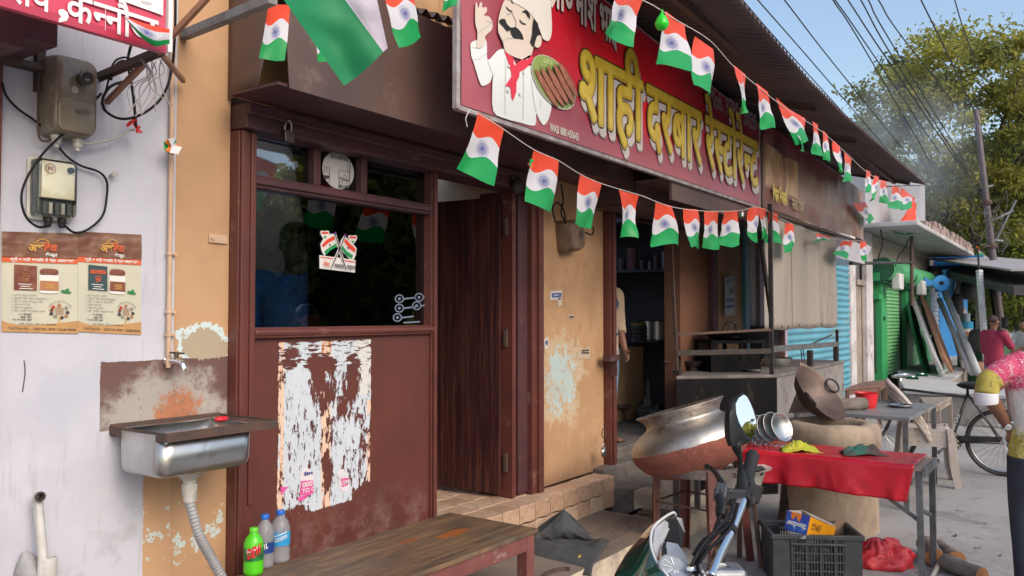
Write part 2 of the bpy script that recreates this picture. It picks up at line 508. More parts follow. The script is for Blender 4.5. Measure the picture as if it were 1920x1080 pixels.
# tiled step block under the doorway, and the concrete steps of the kitchen
SX1,SY,SZ=5.66,2.955,0.385
st=MB(); st.box((3.70,SY+.012,PZ),(SX1-.012,3.16,SZ-.012)); st.box((2.40,3.161,PZ),(5.9,6.5,SZ-.012))
setting('step',st,paint('dark_grout',(.11,.06,.04),(.08,.045,.03),rough=.9))
ks=MB()
ks.box((SX1,2.80,0),(7.4,3.12,0.30)); ks.box((SX1+.03,3.06,.29),(7.36,3.4,0.415)); ks.box((SX1+.2,3.2,.3),(9.4,6.2,0.50))
setting('kitchen_step',ks,paint('grimy_concrete',(0.16,0.135,0.12),(0.10,0.088,0.08),rough=0.85,scale=5,bump=0.5,bscale=35,dirt=(0.06,0.05,0.05),dirt_amt=0.4),bevel=0.012)
bl=MB(); a=onZ(1274,1000,0.0)
bl.box((5.45,2.36,0),(6.9,2.62,0.16)); bl.box((SX1-.0,2.62,0),(5.86,2.80,0.29))
setting('kerb_block',bl,KERB,bevel=0.012)
# floor tiles: one mesh for the top, one for the riser
TILEC=[]
for k,c in enumerate(((0.56,0.37,0.26),(0.49,0.315,0.215),(0.60,0.42,0.305))):
 TILEC.append(paint('glazed_tile_%d'%k,c,tuple(q*0.86 for q in c),rough=0.32,scale=7,bump=0.05,dirt=tuple(q*0.5 for q in c),dirt_amt=0.12))
def wavy_tile(w,h,t,amp):
 n=5; P=[]
 for i in range(n):u=i/n; P.append((u*w,amp*math.sin(2*math.pi*u)))
 for i in range(n):u=i/n; P.append((w+amp*math.sin(2*math.pi*u),u*h))
 for i in range(n):u=1-i/n; P.append((u*w,h+amp*math.sin(2*math.pi*u)))
 for i in range(n):u=1-i/n; P.append((amp*math.sin(2*math.pi*u),u*h))
 c=Vector((w/2,h/2)); out=[]
 for x,y in P:
  out.append((x+(c.x-x)/w*0.008,y+(c.y-y)/h*0.008))
 n=len(out); ins=[(x+(c.x-x)/w*0.007,y+(c.y-y)/h*0.007)for x,y in out]
 m=MB(); vs=[(x,y,0)for x,y in out]+[(x,y,t-.0025)for x,y in out]+[(x,y,t)for x,y in ins]
 fs=[[i,(i+1)%n,n+(i+1)%n,n+i]for i in range(n)]+[[n+i,n+(i+1)%n,2*n+(i+1)%n,2*n+i]for i in range(n)]+[list(range(2*n,3*n))]
 m.add(vs,fs); return m
TW=0.184
stepo=bpy.data.objects['step']
tp=[]
for k in range(3):
 o=wavy_tile(TW,TW,0.0115,0.006).build('tile',TILEC[k],stepo); tp.append(o)
rs=[wavy_tile(TW,0.118,0.0115,0.0045).build('tile',TILEC[k],stepo)for k in range(3)]
first={}
def put_tile(src,mw):
 if src.name not in first:first[src.name]=1; o=src
 else:o=src.copy(); COL.objects.link(o)
 o.parent=stepo; o.matrix_local=mw
nx=10
for j in range(-1,9):
 for i in range(nx):
  x=SX1-TW*(i+1)-(0 if j<=0 else 0); y=SY+TW*j+(TW if j<0 else 0)
  if j<0:continue
  if j==0 or(x+TW>3.70 and x<4.86):
   rr=Matrix.Translation((x,y,SZ-.012))@Matrix.Rotation(R(random.choice((-.4,0,.4))),4,'X')
   put_tile(random.choice(tp),rr)
for j in range(2):
 for i in range(nx):
  x=SX1-TW*(i+1); z=PZ-.012+0.118*j
  mm=Matrix(((1,0,0,x),(0,0,-1,SY+.012),(0,1,0,z+random.uniform(-.0025,.0025)),(0,0,0,1)))
  put_tile(random.choice(rs),mm)

  # ================================================================== left house
D=3.16
hw=MB(); hw.box((-2,3.146,0),(2.056,3.4,5.2))
lh=thing('left_house','white plastered house front with electricity meters and posters at the left edge','house',(0,3.2,0))
hw.build('wall',CORNER,lh)
j=MB(); e=onY(3,500,3.12).x; j.box((e-.12,3.12,0),(e-.008,3.145,2.5)); j.build('door_frame',MAROON,lh)
# shutter hood at the top-left corner
sh=MB()
z1=onY(40,45,2.9).z
p=onY(82,40,2.95)
sh.box((0.6,2.85,p.z-.11),(p.x,3.145,p.z+.35)); sh.box((0.6,2.8,p.z-.16),(p.x-.13,2.95,p.z-.112))
sh.build('shutter_hood',DKMAROON,lh,bevel=.005)
sb=MB(); q=onY(78,60,3.12); sb.bar((q.x,3.13,q.z+.1),(q.x,3.13,q.z-.22),.03); qb=onY(40,122,3.13); sb.box((qb.x-.3,3.09,qb.z-.012),(q.x,3.145,qb.z+.012))
sb.build('shutter_guide',RUSTY,lh)

# ================================================================== restaurant building
rb=thing('restaurant_building','cream and maroon roadside restaurant with tin roof and open shutters','restaurant',(2.056,D,0))
m=MB(); m.box((2.057,D,0),(2.335,3.42,5.0)); m.build('corner_pillar',CORNER,rb)
m=MB(); m.box((4.86,D,SZ),(5.875,3.42,3.9)); m.build('pillar',PILLAR,rb,bevel=.008)
m=MB(); m.box((2.336,D+.02,2.6),(4.859,3.42,3.9)); m.box((5.876,D+.01,2.62),(12,3.42,4.2)); m.box((8.2,D,.5),(9.15,3.42,2.61)); m.build('wall',CREAMWALL,rb)
# room behind the window (dark interior)
m=MB()
m.box((2.2,6.4,SZ),(3.6,6.5,3.6)); m.box((5.0,6.4,SZ),(5.9,6.5,3.6)); m.box((3.6,6.4,2.3),(5.0,6.5,3.6)); m.box((2.2,3.43,.3),(2.3,6.4,3.6)); m.build('dining_room',paint('shaded_room_paint',(.16,.13,.11),(.13,.105,.09),rough=.85),rb); m=MB()  # back and left walls painted dark, so shade is put into their colour
m.box((5.86,3.43,.3),(5.9,6.4,3.6)); m.box((2.2,3.43,2.86),(5.9,4.75,2.95))  # ceiling stops short, with an unseen back doorway, added to let daylight in
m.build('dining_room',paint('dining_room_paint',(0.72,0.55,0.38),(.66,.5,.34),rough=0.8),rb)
# window and door frame of the dining room
ft=MB()
ft.box((2.337,3.10,PZ),(2.43,3.25,2.435))
ft.box((2.345,3.085,PZ),(2.372,3.101,2.435)); ft.box((2.40,3.09,.75),(2.428,3.101,2.43))
fr=ft.build('window_post',MAROON,rb,bevel=.004)
m=MB(); m.box((3.69,3.115,SZ),(3.748,3.23,2.44)); m.box((3.70,3.098,SZ),(3.724,3.116,2.44)); m.build('window_post',MAROON,rb,bevel=.004)
m=MB(); m.box((2.34,3.05,2.44),(4.86,3.25,2.555)); m.box((2.34,3.03,2.50),(4.86,3.051,2.552)); m.build('lintel',DKMAROON,rb,bevel=.006)
m=MB(); m.box((2.431,3.12,2.19),(3.689,3.21,2.25)); m.box((2.431,3.105,2.205),(3.689,3.121,2.235)); m.build('transom',DKMAROON,rb,bevel=.006)
for x in(onY(588,320,D).x,onY(676,330,D).x):m=MB(); m.box((x-.022,3.13,2.251),(x+.022,3.2,2.439)); m.build('mullion',DKMAROON,rb,bevel=.004)
m=MB(); m.box((2.431,3.10,1.497),(3.689,3.23,1.512)); m.tube([(2.431,3.105,1.522),(3.689,3.105,1.522)],.018,10); m.box((2.431,3.115,1.512),(3.689,3.23,1.545)); m.build('sill',MAROON,rb,bevel=.003)

def panel_mat():
 """maroon panel carrying the scraped remains of pasted posters"""
 s=Shader('maroon_panel',0.42); p=s.world(); x,y,z=s.xyz(p)
 n1=s.noise(2.5,5,0.6,vec=p); n3=s.noise(45,4,0.6,vec=p); n2=s.noise(8,6,0.7,vec=p)
 c=s.mix(n1.step(0.35,0.68),(0.122,0.036,0.027),(0.094,0.030,0.024))
 c=s.mix(n3.step(0.695,0.74)*0.5,c,(0.36,0.24,0.22))
 c=s.mix(z.step(0.75,0.43)*n2.step(0.4,0.7)*0.7,c,(0.25,0.15,0.13))
 c=s.mix((n2*z.step(0.9,.42)).step(0.60,0.66)*0.5,c,(0.30,0.22,0.2))
 s.set('Base Color',c).set('Roughness',n1*0.25+0.3)
 s.bump(n1*0.7+n3*0.3,0.25,0.006); return s.m
m=MB(); m.box((2.431,3.13,.42),(3.689,3.2,1.496)); m.build('lower_panel',panel_mat(),rb)
m=MB(); m.box((2.431,3.125,PZ),(3.75,3.2,.419)); m.build('base_panel',KERB,rb)

def tinted_glass(name,tint,refl=0.25,rough=0.0):
 s=Shader(name); nt=s.nt
 tr=nt.nodes.new('ShaderNodeBsdfTransparent'); tr.inputs[0].default_value=(*tint,1)
 gl=nt.nodes.new('ShaderNodeBsdfGlossy'); gl.inputs['Roughness'].default_value=rough; gl.inputs[0].default_value=(.95,.97,1,1)
 fz=nt.nodes.new('ShaderNodeFresnel'); fz.inputs[0].default_value=1.5
 mx=nt.nodes.new('ShaderNodeMixShader'); nt.links.new((E(nt,fz.outputs[0])*1.6).sat().v,mx.inputs[0])
 nt.links.new(tr.outputs[0],mx.inputs[1]); nt.links.new(gl.outputs[0],mx.inputs[2])
 nt.links.new(mx.outputs[0],nt.nodes['Material Output'].inputs[0]); return s.m
DARKGLASS=tinted_glass('dark_tinted_glass',(0.55,0.62,0.70))
m=MB(); m.box((2.431,3.172,1.546),(3.689,3.177,2.189)); m.build('pane',DARKGLASS,rb)
xs=[2.431,onY(588,320,D).x-.023,onY(588,320,D).x+.023,onY(676,330,D).x-.023,onY(676,330,D).x+.023,3.689]
for a,b in((0,1),(2,3),(4,5)):
 m=MB(); m.box((xs[a],3.172,2.252),(xs[b],3.177,2.438)); m.build('pane',DARKGLASS,rb)
 # door: jamb, folded leaf
m=MB(); m.box((4.56,3.14,SZ),(4.60,3.42,2.44)); m.box((4.60,3.16,SZ),(4.74,3.40,2.44)); m.box((4.74,3.10,SZ),(4.80,3.3,2.44)); m.box((4.80,3.08,SZ),(4.858,3.2,2.44))
m.build('door_jamb',MAROON,rb,bevel=.004)
m=MB(); m.box((4.622,3.135,SZ+.02),(4.735,3.161,2.42)); m.build('shutter_leaf',DKMAROON,rb,bevel=.004)
def wood_laminate():
 s=Shader('dark_wood_laminate',0.4,spec=.25);
 n1=s.noise(3,5,0.65,stretch=(14,14,0.55)); n2=s.noise(12,4,0.6,stretch=(14,14,0.35)); n3=s.noise(1.2,3,.5)
 c=s.mix((n1*0.6+n2*0.4).step(0.42,0.66),(0.034,0.012,0.015),(0.115,0.040,0.028))
 c=s.mix((n2*n3).step(0.34,0.42)*0.8,c,(0.17,0.075,0.045))
 s.set('Base Color',c).bump(n2,0.08,0.003); return s.m
DOORW=wood_laminate()
hx=4.53; hy=3.22
ang=R(90)
leaf=MB()
dirv=Vector((-0.08,1,0)).normalized(); nv=Vector((-dirv.y,dirv.x,0))
leaf.bar((hx,hy,(SZ+.03+2.40)/2),(hx+dirv.x*.92,hy+dirv.y*.92,(SZ+.03+2.40)/2),.035,2.37-SZ)
dl=leaf.build('door',DOORW,rb,bevel=.002)
for z in(.62,1.45,2.2):
 hg=MB(); hg.box((4.535,3.185,z-.06),(4.56,3.20,z+.06)); hg.tube([(4.548,3.18,z-.06),(4.548,3.18,z+.06)],.008,8); hg.build('hinge',RUSTY,dl)
lat=MB(); q=Vector((hx-.02,hy+.84,SZ+.12)); lat.box(q,q+Vector((-.012,.05,.09))); lat.tube([q+Vector((-.02,.02,.07)),q+Vector((-.02,.02,-.08))],.006,8)
lat.build('bolt',STEEL,dl)
# hood of the rolled shutter above the window
m=MB()
m.box((2.25,2.735,2.562),(5.54,3.05,2.574))
m.build('hood_soffit',DKMAROON,rb)
m=MB(); m.sheet(lambda u,v:(2.30+u*3.24,2.722+0.02*math.sin(v*3.1)+.004*mnoise.noise((u*9,v*3,0)),2.555+v*0.56),40,8)
m.add([(2.30,2.722,3.115),(5.54,2.722,3.115),(5.54,3.16,3.2),(2.30,3.16,3.2)],[(0,1,2,3)])
m.build('shutter_hood',HOOD,rb,solid=.004)
# torn side cheek of the hood, its edge sprung open to a dark gap
q0,q1,q2=Vector((2.318,3.155,2.566)),Vector((2.235,2.80,2.566)),Vector((2.30,2.80,3.1))
m=MB(); m.sheet(lambda u,v:(2.318-.075*u*(1-v),3.155-(.30+.09*v)*u,2.572+v*.55),8,8)
m.build('hood_cheek',HOOD,rb,smooth=True,solid=.003)
m=MB(); m.box((5.54,2.74,2.44),(5.552,3.16,3.1)); m.build('hood_cheek',HOOD,rb)
# second hood over the kitchen opening
m=MB(); m.box((5.56,2.42,2.59),(7.42,3.15,2.602)); m.sheet(lambda u,v:(5.56+u*1.86,2.44+.38*(1-v)*0+.0,2.47+v*.13),4,2)
m.box((5.56,2.43,2.44),(7.42,2.45,2.6)); m.box((5.6,2.72,2.43),(7.42,3.14,2.588)); m.build('shutter_hood',HOOD,rb)
# kitchen opening frame
m=MB(); m.box((5.878,3.10,.40),(5.985,3.26,2.43)); m.box((5.90,3.08,.40),(5.93,3.101,2.43)); m.build('kitchen_post',MAROON,rb,bevel=.004)
m=MB(); m.box((5.878,3.08,2.43),(8.2,3.26,2.6)); m.build('lintel',DKMAROON,rb,bevel=.005)
BROWNW=pillar_plaster('rust_stained_brown_wall',(0.17,0.075,0.045),patch=False)
m=MB(); m.box((7.36,3.14,.5),(8.08,3.3,2.43)); m.build('brown_wall_panel',BROWNW,rb)
m=MB(); m.box((8.081,3.08,.5),(8.199,3.3,2.43)); m.build('kitchen_post',DKMAROON,rb,bevel=.004)
m=MB()
m.box((7.6,5.6,.4),(9.4,5.7,2.9)); m.box((9.3,3.43,.4),(9.4,5.6,2.9)); m.box((5.91,3.43,.4),(5.93,5.6,2.9)); m.box((5.9,3.43,2.7),(9.4,4.25,2.8)); m.box((8.7,4.25,2.7),(9.4,5.7,2.8)); m.box((5.9,5.6,2.3),(7.6,5.7,2.9))  # ceiling and back wall left open out of sight, shaped to admit daylight
m.build('kitchen_room',SOOT,rb)
# corrugated tin roof: rises from the eave towards the wall
TIN=paint('weathered_tin',(0.11,0.075,0.075),(0.075,0.055,0.06),rough=0.55,metal=0.35,scale=1.5,stretch=(1,.3,1),bump=0.1,dirt=(0.10,0.05,0.04),dirt_amt=0.3)
def eave(X):return float(np.interp(X,(3,4.67,6.155,7.17,11.5),(3.47,3.437,3.305,3.275,3.262)))
def tin(x0,x1,y0,y1,zf,slope,pitch=0.076,amp=0.017):
 mb=MB(); n=int((x1-x0)/pitch*6)
 def f(u,v):
  X=x0+u*(x1-x0); Yv=y0+v*(y1-y0)
  return(X,Yv,zf(X)+(Yv-y0)*slope+amp*math.sin(2*math.pi*X/pitch)+.006*mnoise.noise((X*.7,Yv,0)))
 return mb.sheet(f,n,4)
roof=tin(3.9,11.5,1.6,3.9,eave,0.262).build('tin_roof',TIN,rb,smooth=True,solid=.002)
for Yv in(1.95,2.6,3.05):
 m=MB(); m.bar((3.9,Yv,eave(3.9)+(Yv-1.6)*.262-.045),(11.45,Yv,eave(11.45)+(Yv-1.6)*.262-.045),.04,.05); m.build('purlin',RUSTY,rb)
for X in(6.9,8.35,11.3):
 m=MB(); m.bar((X,1.75,eave(X)-.01),(X,3.3,eave(X)+.40),.035,.035); m.build('rafter',RUSTY,rb)
low=tin(3.15,4.75,3.02,3.155,lambda X:3.30+.11*(X-3.4),0.3,pitch=.1,amp=.02).build('tin_sheet',TIN,rb,smooth=True,solid=.002)
# ================================================================== sign boards
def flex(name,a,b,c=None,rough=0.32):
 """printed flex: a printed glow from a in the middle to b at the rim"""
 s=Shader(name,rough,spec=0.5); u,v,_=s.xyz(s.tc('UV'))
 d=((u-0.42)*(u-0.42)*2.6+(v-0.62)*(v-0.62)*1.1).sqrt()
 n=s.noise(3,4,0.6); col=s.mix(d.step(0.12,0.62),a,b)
 if c:col=s.mix(v.step(0.26,0.0).max(u.step(0.14,0.0))*0.75,col,c)  # pale sheen of reflected sky painted along the bottom and left
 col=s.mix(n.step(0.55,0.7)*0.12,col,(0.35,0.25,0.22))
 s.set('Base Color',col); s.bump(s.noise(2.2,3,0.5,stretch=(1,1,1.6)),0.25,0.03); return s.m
INK={}
def ink(name,c,rough=0.35):return flat(name,c,rough)
BY=2.40
bx0,bx1,bz0=onY(865,195,BY).x,onY(1425,385,BY).x,onY(1000,240,BY).z-.006
def btop(X):return 3.50-(X-5.2)*0.070
sign=thing('sign_banner','large red restaurant banner with yellow Hindi lettering and a moustached chef holding kebabs','banner',(bx0,BY,bz0))
m=MB(); m.sheet(lambda u,v:(bx0+u*(bx1-bx0),BY+.006*mnoise.noise((u*7,v*3,0))*(1 if 0.02<v else 0),bz0+v*(btop(bx0+u*(bx1-bx0))-bz0)),60,12)
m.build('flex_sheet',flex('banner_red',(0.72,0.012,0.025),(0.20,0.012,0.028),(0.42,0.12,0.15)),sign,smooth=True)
m=MB()
m.bar((bx0-.012,BY+.02,bz0-.012),(bx1,BY+.02,bz0-.012),.03,.025); m.bar((bx0-.012,BY+.02,bz0-.02),(bx0-.012,BY+.02,btop(bx0)),.03,.025,up=(0,1,0)); m.bar((bx1+.012,BY+.02,bz0-.05),(bx1+.012,BY+.02,btop(bx1)),.03,.035,up=(0,1,0)); m.bar((bx0,BY+.02,btop(bx0)),(bx1,BY+.02,btop(bx1)),.03,.03)
m.build('frame',paint('sign_frame_steel',(0.38,0.36,0.38),(0.25,0.2,0.2),rough=0.5,scale=8),sign)
def BZ(x,y):return onY(x,y,BY)
def plane_m(o):return Matrix(((1,0,0,o[0]),(0,0,-1,o[1]),(0,1,0,o[2]),(0,0,0,1)))  # local x along the street, y up, z out of the board
def trace(mb,pts,to,lift,mi=0,o=None):
 """a printed patch whose outline was measured on the board"""
 P=[]
 for q in pts:
  w_=to(*q); P.append((w_.x,w_.y-lift,w_.z))
 area=sum(P[i][0]*P[(i+1)%len(P)][2]-P[(i+1)%len(P)][0]*P[i][2]for i in range(len(P)))
 if area<0:P=P[::-1]
 mb.add(P,[list(range(len(P)))],mi)
def sm(pts,n=4):
 """closed smooth outline"""
 L=len(pts); out=[]
 for i in range(L):
  p0,p1,p2,p3=(Vector((*pts[(i+k)%L],0))for k in(-1,0,1,2))
  for k in range(n):
   t=k/n
   q=0.5*(2*p1+(p2-p0)*t+(2*p0-5*p1+4*p2-p3)*t*t+(3*p1-p0-3*p2+p3)*t**3)
   out.append((q.x,q.y))
 return out
zc=lambda x,y:BZ(860+x/4.154,y/4.154)
chefmats=[ink('chef_white_print',(0.66,0.69,0.69)),ink('chef_skin_print',(0.60,0.52,0.45)),ink('chef_black_print',(0.02,0.018,0.02)),ink('chef_red_print',(0.62,0.03,0.06)),ink('chef_line_print',(0.30,0.34,0.34)),ink('hat_print',(0.64,0.61,0.57))]
m=MB()
L1,L2,L3,L4=.006,.009,.012,.015
trace(m,sm([(120,318),(85,345),(92,440),(112,500),(160,650),(190,668),(238,640),(262,575),(256,660),(262,868),(360,925),(470,955),(588,978),(595,885),(628,945),(656,975),(690,935),(716,835),(690,780),(600,620),(560,510),(470,540),(380,400),(335,382),(290,400),(218,470),(212,345),(190,300)],3),zc,L1,0)
trace(m,sm([(130,370),(135,255),(118,180),(120,35),(132,28),(140,65),(158,22),(172,30),(172,62),(205,58),(208,92),(186,122),(225,132),(252,180),(245,235),(195,285),(195,330),(160,372)],3),zc,L2,1)
trace(m,sm([(345,8),(400,-8),(520,60),(575,150),(600,280),(600,372),(572,372),(556,430),(522,465),(470,462),(395,432),(346,392),(332,330),(300,262),(296,175),(312,95)],3),zc,L2,1)
trace(m,sm([(370,-12),(560,-30),(690,-10),(706,80),(712,240),(695,312),(668,320),(640,300),(618,238),(585,165),(520,85),(430,30)],3),zc,L3,5)
trace(m,[(568,145),(600,188),(614,272),(590,292),(568,372),(540,332),(556,272),(560,200)],zc,L4,2)
trace(m,sm([(590,290),(615,282),(626,322),(612,368),(585,374),(570,352)],3),zc,L4+.003,1)
trace(m,sm([(308,155),(345,152),(362,190),(395,218),(430,215),(470,252),(492,310),(460,306),(420,300),(395,270),(386,238),(365,248),(335,215),(303,178)],3),zc,L3,2)
trace(m,sm([(478,95),(510,82),(535,105),(542,150),(528,138),(505,106)],3),zc,L3,2)
trace(m,[(384,-6),(402,4),(412,38),(398,22)],zc,L3,2)
trace(m,sm([(463,155),(484,180),(510,188),(506,196),(480,190),(460,164)],2),zc,L3,2)
trace(m,sm([(360,55),(378,78),(404,88),(400,95),(374,87),(356,62)],2),zc,L3,2)
trace(m,[(345,395),(375,425),(415,450),(420,500),(430,512),(462,478),(540,432),(572,440),(556,492),(500,545),(465,562),(460,600),(440,640),(438,720),(412,790),(400,760),(392,682),(352,670),(400,600),(398,560),(370,470)],zc,L2,3)
for c_ in((378,517),(497,570),(374,712),(468,738)):
 trace(m,[(c_[0]+10*math.cos(t),c_[1]+14*math.sin(t))for t in np.linspace(0,6.28,11)[:-1]],zc,L2,4)
 trace(m,[(c_[0]+7*math.cos(t),c_[1]+11*math.sin(t))for t in np.linspace(0,6.28,11)[:-1]],zc,L3,0)
def line(pts,w=2.5,mi=4,l=L2):
 for(x0,y0),(x1,y1)in zip(pts,pts[1:]):
  d=math.hypot(x1-x0,y1-y0); nx_,ny_=-(y1-y0)/d*w/2,(x1-x0)/d*w/2
  trace(m,[(x0+nx_,y0+ny_),(x1+nx_,y1+ny_),(x1-nx_,y1-ny_),(x0-nx_,y0-ny_)],zc,l,mi)
line([(352,455),(356,600),(350,700),(352,900)]); line([(492,560),(495,700),(490,935)]); line([(215,475),(255,580),(262,600)]); line([(100,468),(150,462),(212,412)]); line([(95,372),(160,378),(214,330)])
line([(552,610),(575,780),(592,870)]); line([(630,770),(626,840)]); line([(362,120),(400,100),(430,165),(432,235)],3,2,L3); line([(335,320),(360,300),(420,305)],3,4,L3); line([(345,392),(332,330),(300,262)],3,4,L3); line([(140,255),(205,210),(245,180),(200,165)],3,4,L3)
m.build('chef_picture',chefmats,sign)
# plate of seekh kebabs
pm=MB(); platem=[ink('plate_print',(0.55,0.52,0.45)),ink('lettuce_print',(0.22,0.30,0.08)),paint('kebab_print',(0.34,0.13,0.07),(0.22,0.07,0.035),rough=.35,scale=40,bump=0),ink('onion_print',(0.45,0.50,0.25)),ink('kebab_dark_print',(0.13,0.05,0.03))]
def ell(cx,cy,a,b,th,n=28):return[(cx+a*math.cos(t)*math.cos(th)-b*math.sin(t)*math.sin(th),cy+a*math.cos(t)*math.sin(th)+b*math.sin(t)*math.cos(th))for t in np.linspace(0,2*math.pi,n+1)[:-1]]
trace(pm,ell(724,643,244,128,R(56)),zc,L3,0); trace(pm,ell(722,640,236,119,R(56)),zc,L4,1)
for k,(a,b)in enumerate((((572,545),(745,835)),((612,535),(790,832)),((658,525),(820,815)),((705,510),(862,812)),((740,495),(880,760)))):
 d=Vector((b[0]-a[0],b[1]-a[1])); Lh=d.length/2; th=math.atan2(d.y,d.x)
 trace(pm,ell((a[0]+b[0])/2+5,(a[1]+b[1])/2+2,Lh+4,25,th,20),zc,L4+.003+.004*k,4)
 trace(pm,ell((a[0]+b[0])/2,(a[1]+b[1])/2,Lh,21,th,20),zc,L4+.005+.004*k,2)
for c_ in((640,480),(668,492),(620,505)):
 P=ell(*c_,22,16,.4,14); Q=ell(*c_,17,11,.4,14)
 for i in range(14):trace(pm,[P[i],P[(i+1)%14],Q[(i+1)%14],Q[i]],zc,L4+.02,3)
pm.build('kebab_picture',platem,sign)
# yellow display lettering, layered like the print: silver block shadow, dark rim, gold face, paler bevel
LT=[ink('letter_silver',(0.52,0.47,0.46)),ink('letter_rim',(0.045,0.02,0.012)),paint('letter_gold',(0.47,0.32,0.022),(0.40,0.26,0.015),rough=.3,scale=7,bump=0),paint('letter_gold_pale',(0.60,0.45,0.06),(0.52,0.36,0.03),rough=.3,scale=9,bump=0),ink('letter_grey',(0.22,0.18,0.18))]
m=MB()
za,zb=BZ(1081,92).z,2.765
Hs=(za-zb)/0.622
words=[(['शा','ही'],1083,1203),(['द','र','बा','र'],1211,1313),(['रे',('half','स'),'टो','रे',('half','न'),'ट'],1321,1419)]
for runs,xa,xb in words:
 X0,X1=BZ(xa,230).x,BZ(xb,320).x
 mm=plane_m((X0,BY,zb))
 for mi,fat,lift,sh_ in((4,(.058,.04,8),.004,(.036,-.058)),(0,(.052,.034,8),.0055,(.032,-.052)),(0,(.052,.034,8),.007,(.016,-.026)),(1,(.060,.044,10),.0085,(0,0)),(2,(.045,.030,8),.0105,(0,0)),(3,(.018,.010,6),.013,(-.004,.005))):
  lettering(m,runs,mm,width=X1-X0,height=Hs,mi=mi,lift=lift,shift=sh_,fat=fat)
m.build('lettering',LT,sign)
m=MB(); LW=[ink('letter_white',(0.62,0.55,0.50)),ink('letter_black',(0.03,0.012,0.012)),ink('letter_dim',(0.25,0.19,0.20))]
# proprietor line, phone line, sign maker
for runs,xa,xb,y0,y1 in((['प','ो','०'],1031,1071,26,-4),(['नौ','शे'],1078,1117,56,12),(['भा','ई'],1122,1156,82,38)):
 X0,X1=BZ(xa,30).x,BZ(xb,50).x; zz0=BZ(xb-8,y0).z; hh=0.20/.622
 mm=plane_m((X0,BY,zz0))
 lettering(m,runs,mm,width=X1-X0,height=hh,fat=(.06,.05,8),mi=1,lift=.004); lettering(m,runs,mm,width=X1-X0,height=hh,fat=(.03,.025,6),mi=0,lift=.007)
 if xa==1031:
  q=Vector((X0,0,zz0)); m.add([(q.x-.02,BY-.009,q.z-.005),(q.x+.012,BY-.009,q.z-.02),(q.x+.075,BY-.009,q.z+.07),(q.x+.055,BY-.009,q.z+.085)],[(0,1,2,3)],0)
m.build('owner_line',LW,sign); m=MB()
X0=BZ(1328,180).x
lettering(m,['Mob. 9795'],plane_m((X0,BY,BZ(1350,208).z)),width=BZ(1383,200).x-X0,height=.21,bold=.025,mi=2,lift=.005)
X0=BZ(1393,215).x
lettering(m,['3020'],plane_m((X0,BY,BZ(1350,208).z)),width=BZ(1417,220).x-X0,height=.21,bold=.025,mi=2,lift=.005)
m.build('phone_line',LW,sign); m=MB()
X0=BZ(1029,240).x
lettering(m,['WASI 8081450643'],plane_m((X0,BY,BZ(1031,246).z)),width=BZ(1083,257).x-X0,height=.062,bold=.03,mi=0,lift=.006)
m.build('maker_line',LW,sign)

# second, dustier banner to the right
b2=thing('menu_banner','faded brown menu banner with food pictures under the end of the tin roof','banner',(bx1+.08,BY,bz0))
c0,c1,cz=bx1+.10,onY(1620,445,BY).x,2.60
def dusty_banner():
 s=Shader('dusty_menu_flex',0.42,spec=0.4); u,v,_=s.xyz(s.tc('UV')); n=s.noise(1.3,5,0.6); n2=s.noise(5,5,0.65,stretch=(1,1,.4))
 c=s.mix(v.step(0.62,0.95),(0.22,0.125,0.095),(0.17,0.03,0.035))
 c=s.mix((v<0.24)*0.9,c,s.mix(n,(0.19,0.062,0.058),(0.16,0.085,0.07)))
 for x0,x1 in((.018,.15),(.162,.27)):
  c=s.mix((u>x0)*(u<x1)*(v>0.27)*(v<0.76),c,s.mix(n2.step(.35,.65),(0.50,0.36,0.20),(0.30,0.13,0.07)))
 for i in range(3):
  x0=0.40+i*0.13
  c=s.mix((u>x0)*(u<x0+.006)*(v>0.30)*(v<0.7),c,(0.12,0.06,0.05))
 c=s.mix(u.step(.35,1.0)*0.65,c,s.mix(n2.step(.4,.6),(0.34,0.235,0.19),(0.22,0.14,0.115)))  # brownish reflected light painted in, stronger towards the right end
 c=s.mix(n.step(.5,.7)*.3,c,(0.30,0.22,0.18))
 s.set('Base Color',c).bump(s.noise(1.4,4,.55,stretch=(2.5,1,.6)),.5,.05); return s.m
m=MB(); m.sheet(lambda u,v:(c0+u*(c1-c0),BY+.018*mnoise.noise((u*9,v*4,3))+.03*u*mnoise.noise((u*22,v*2,7)),cz+v*(.80-.13*u)+.02*math.sin(u*9)*(1-v)*u),80,14)
m.build('flex_sheet',dusty_banner(),b2,smooth=True)
m=MB(); m.bar((c0-.02,BY+.02,cz-.02),(c1,BY+.02,cz-.02),.03); m.bar((c0-.02,BY+.02,cz-.06),(c0-.02,BY+.02,cz+.80),.03,up=(0,1,0)); m.bar((c0+.9,BY+.02,cz+.83),(c0+.9,1.75,cz+.74),.03)
m.build('frame',RUSTY,b2)
m=MB(); X0=onY(1445,395,BY).x
lettering(m,['िच','कन',' ','िब','रयानी'],plane_m((X0,BY-.02,cz+.09)),width=onY(1472,400,BY).x-X0,height=.17,bold=.05,lift=.003)
X0=onY(1481,400,BY).x
lettering(m,['मलाई',' ','िट','का'],plane_m((X0,BY-.02,cz+.08)),width=onY(1503,405,BY).x-X0,height=.15,bold=.02,mi=1,lift=.003)
X0=onY(1447,270,BY).x
lettering(m,['नोट'],plane_m((X0,BY-.02,cz+.56)),width=.45,height=.2,bold=.02,mi=2,lift=.003)
m.build('lettering',[ink('menu_yellow',(0.55,0.42,0.06)),ink('menu_dim_yellow',(0.36,0.24,0.10)),ink('menu_dark',(0.09,0.03,0.035))],b2)

